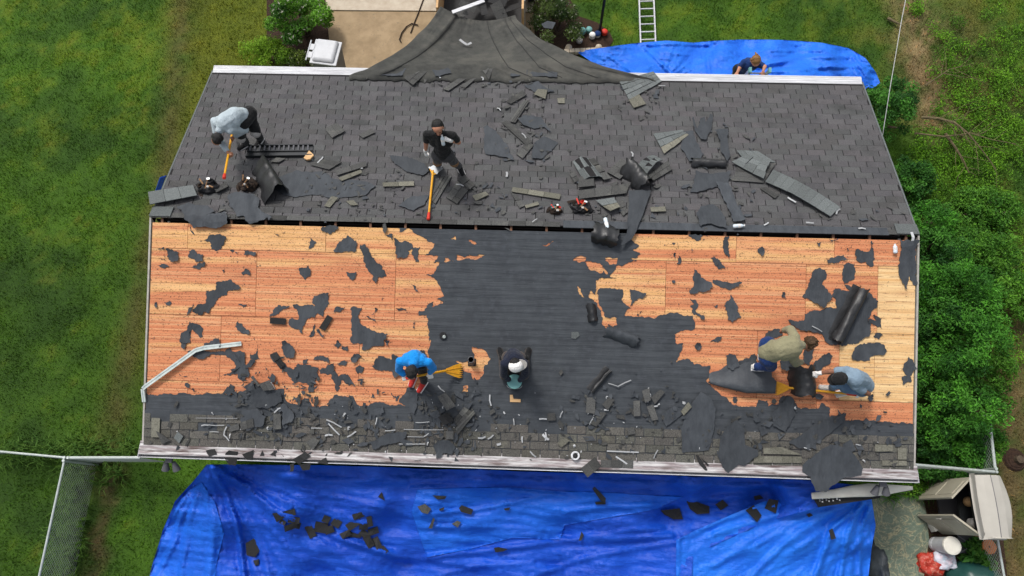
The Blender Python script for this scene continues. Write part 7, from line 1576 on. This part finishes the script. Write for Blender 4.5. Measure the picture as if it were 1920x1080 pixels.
# ================================================================= TOOLS
def shovel(name, grip, neck, tip, label, width=.24, hand=None, teeth=8, head_mat='yellow', flat_n=None, bar_blade=False):
    g, k, e = Vector(grip), Vector(neck), Vector(tip); t = empty(name, k, label, 'shovel'); d = (k - g).normalized(); n = Vector(flat_n) if flat_n else Vector((0, -SN, CS)); bd = (e - k).normalized(); s = bd.cross(n).normalized()
    MB().tube([g + d * .14, k], [.019, .021], 10).build('handle', M('yellow'), t); MB().lathe(g, [(.018, 0), (.030, .01), (.027, .12), (.022, .16)], 12, d).build('grip', M('red'), t)
    if bar_blade:
        MB().bar(k - s * .12, k + s * .12, .03, .02, n).build('fulcrum', M('metal'), t)
        for q in (-.05, .05): MB().bar(k - d * .10, k + s * q * 2, .02, .02, n).build('fork', M('yellow'), t)
        MB().hexa([k - s * .11, k + s * .11, e + s * .09, e - s * .09] + [p + n * .006 for p in (k - s * .11, k + s * .11, e + s * .09, e - s * .09)]).build('blade', M('metal'), t)
        return t
    w0 = .035; L = (e - k).length; c = [(k, w0), (k + bd * L * .45, width * .36), (e - bd * .06, width * .5)]
    for (p, a), (q, b) in zip(c[:-1], c[1:]):
        MB().hexa([p - s * a, p + s * a, q + s * b, q - s * b] + [x + n * .012 for x in (p - s * a, p + s * a, q + s * b, q - s * b)]).build('blade', M(head_mat), t)
    p, b = c[-1]
    for i in range(teeth):
        u0 = -b + 2 * b * i / teeth + .004; u1 = -b + 2 * b * (i + 1) / teeth - .004
        MB().hexa([p + s * u0, p + s * u1, e + s * (u0 * .7 + u1 * .3), e + s * (u0 * .55 + u1 * .45)] + [x + n * .010 for x in (p + s * u0, p + s * u1, e + s * (u0 * .7 + u1 * .3), e + s * (u0 * .55 + u1 * .45))]).build('tooth', M(head_mat), t)
    for q in (-.35, .35): MB().bar(k + n * .018 + s * w0 * q, e - bd * .07 + s * b * q * 1.2 + n * .018, .012, .012, n).build('rib', M(head_mat), t)
    return t
shovel('roofing_shovel', over(420, 334, .95, 'B'), over(436, 246, .14, 'B'), over(441, 232, .04, 'B'), 'yellow roofing shovel in the hands of the man in pale grey', flat_n=(0, SN, CS))
a, b, c = over(803, 413, .05, 'B'), over(812, 322, .07, 'B'), over(816, 306, .05, 'B')
shovel('roofing_shovel', over(803, 412, .06, 'B'), over(812, 320, .10, 'B'), over(824, 312, .10, 'B'), 'yellow roofing shovel lying down the far slope at the standing man\'s feet', flat_n=(0, SN, CS), bar_blade=True)
shovel('roofing_shovel', over(762, 709, 1.08, 'F'), over(836, 695, .22, 'F'), over(868, 695, .04, 'F'), 'yellow roofing shovel pushed by the man in bright blue', .26)
shovel('roofing_shovel', over(1606, 740, .30, 'F'), over(1478, 727, .07, 'F'), over(1450, 728, .03, 'F'), 'yellow roofing shovel under the black folded felt', .24)
# bucket in front of the kneeling person
p = over(965, 720, .0, 'F'); bk = MB().lathe(p, [(.10, -.03), (.115, .02), (.125, .22), (.118, .22), (.10, .03)], 22).build('bucket', M('black_plastic'), label='dark bucket with a pale teal lid before the kneeling person', cat='bucket')
MB().lathe(p, [(.128, .221), (.130, .235), (.122, .245), (.05, .247)], 22).build('lid', M('teal'), bk)
MB().tube([p + Vector((math.cos(a) * .13, math.sin(a) * .13 * .4 - .06, .19 - abs(math.sin(a)) * .05)) for a in [math.pi * i / 8 + math.pi for i in range(9)]], .005, 6).build('bail', M('metal'), bk)
# tool belts and pouches
def pouch(px, py, side, w, d, h, rot, label, mats, seed, tools=True):
    c = over(px, py, .015, side); r = random.Random(seed); R = Matrix.Rotation(rot, 3, 'Z')
    def q(x, y, z): return c + R @ Vector((x, y, z))
    t = lump('tool_belt', c, w * .5, d * .5, h * .75, mats[0], label, 'tool belt', seed * 3 + 1, .45)
    for i in range(4):
        a = r.uniform(0, 6.3); x, y = math.cos(a) * w * .3, math.sin(a) * d * .3; hh = h * r.uniform(.6, 1.0); ww = w * r.uniform(.22, .34); V = []; n = 8
        for z, k, in ((0, .9), (hh * .6, 1.0), (hh, 1.1), (hh - .01, .8), (hh * .8, .3)):
            for b in range(n): th = 2 * math.pi * b / n; V.append(q(x + math.cos(th) * ww / 2 * k * (1 + .15 * r.uniform(-1, 1)), y + math.sin(th) * ww / 3 * k * (1 + .15 * r.uniform(-1, 1)), z + r.uniform(-.012, .012)))
        obj('pocket', V, [(j * n + b, j * n + (b + 1) % n, (j + 1) * n + (b + 1) % n, (j + 1) * n + b) for j in range(4) for b in range(n)] + [tuple(range(n - 1, -1, -1)), tuple(range(4 * n, 5 * n))], M(mats[i % len(mats)]), t)
    a0 = r.uniform(0, 6.3); P = [q(math.cos(a0 + i * .28) * w * (.5 + .035 * i), math.sin(a0 + i * .28) * d * (.55 + .03 * i), .02 + .03 * math.sin(i * .9)) for i in range(8)]
    for p0, p1 in zip(P[:-1], P[1:]): MB().bar(p0, p1, .045, .008).build('strap', M('tool_leather'), t)
    MB().tube([q(-w * .1, -d * .2, h * .6), q(w * .1, d * .35, h * .95)], .014, 8).build('hammer_handle', M('tool_tan'), t); MB().bar(q(w * .06, d * .36, h * .95), q(w * .2, d * .34, h * .95), .03, .03).build('hammer_head', M('metal'), t)
    MB().tube([q(-w * .15, d * .1, h * .8), q(-w * .32, d * .55, h * .7)], .014, 8).build('tool_grip', M(mats[2] if len(mats) > 2 else 'tool_tan'), t)
    MB().tube([q(w * .12, -d * .1, h * .85), q(w * .3, -d * .25, h * .8)], .016, 8).build('tool_grip', M('tool_tan'), t)
    MB().box(tuple(q(0, -.05, h * .72)), tuple(q(0, -.05, h * .72) + Vector((.045, .035, .03)))).build('tape_measure', M('c_light'), t)
    return t
pouch(394, 354, 'B', .40, .28, .20, .2, 'black tool belt full of tools beside the cap shingle strip at the left', ['black', 'tool_leather'], 1)
pouch(465, 350, 'B', .34, .26, .20, -.3, 'brown tool pouch beside the black curled felt', ['tool_leather', 'black'], 2)
pouch(1042, 396, 'B', .24, .16, .14, .1, 'small pouch with a teal pocket near the ridge', ['tool_leather', 'teal', 'red'], 3)
pouch(1090, 392, 'B', .38, .24, .16, -.2, 'black tool belt with red handled tool near the ridge', ['black', 'tool_leather', 'red'], 4)
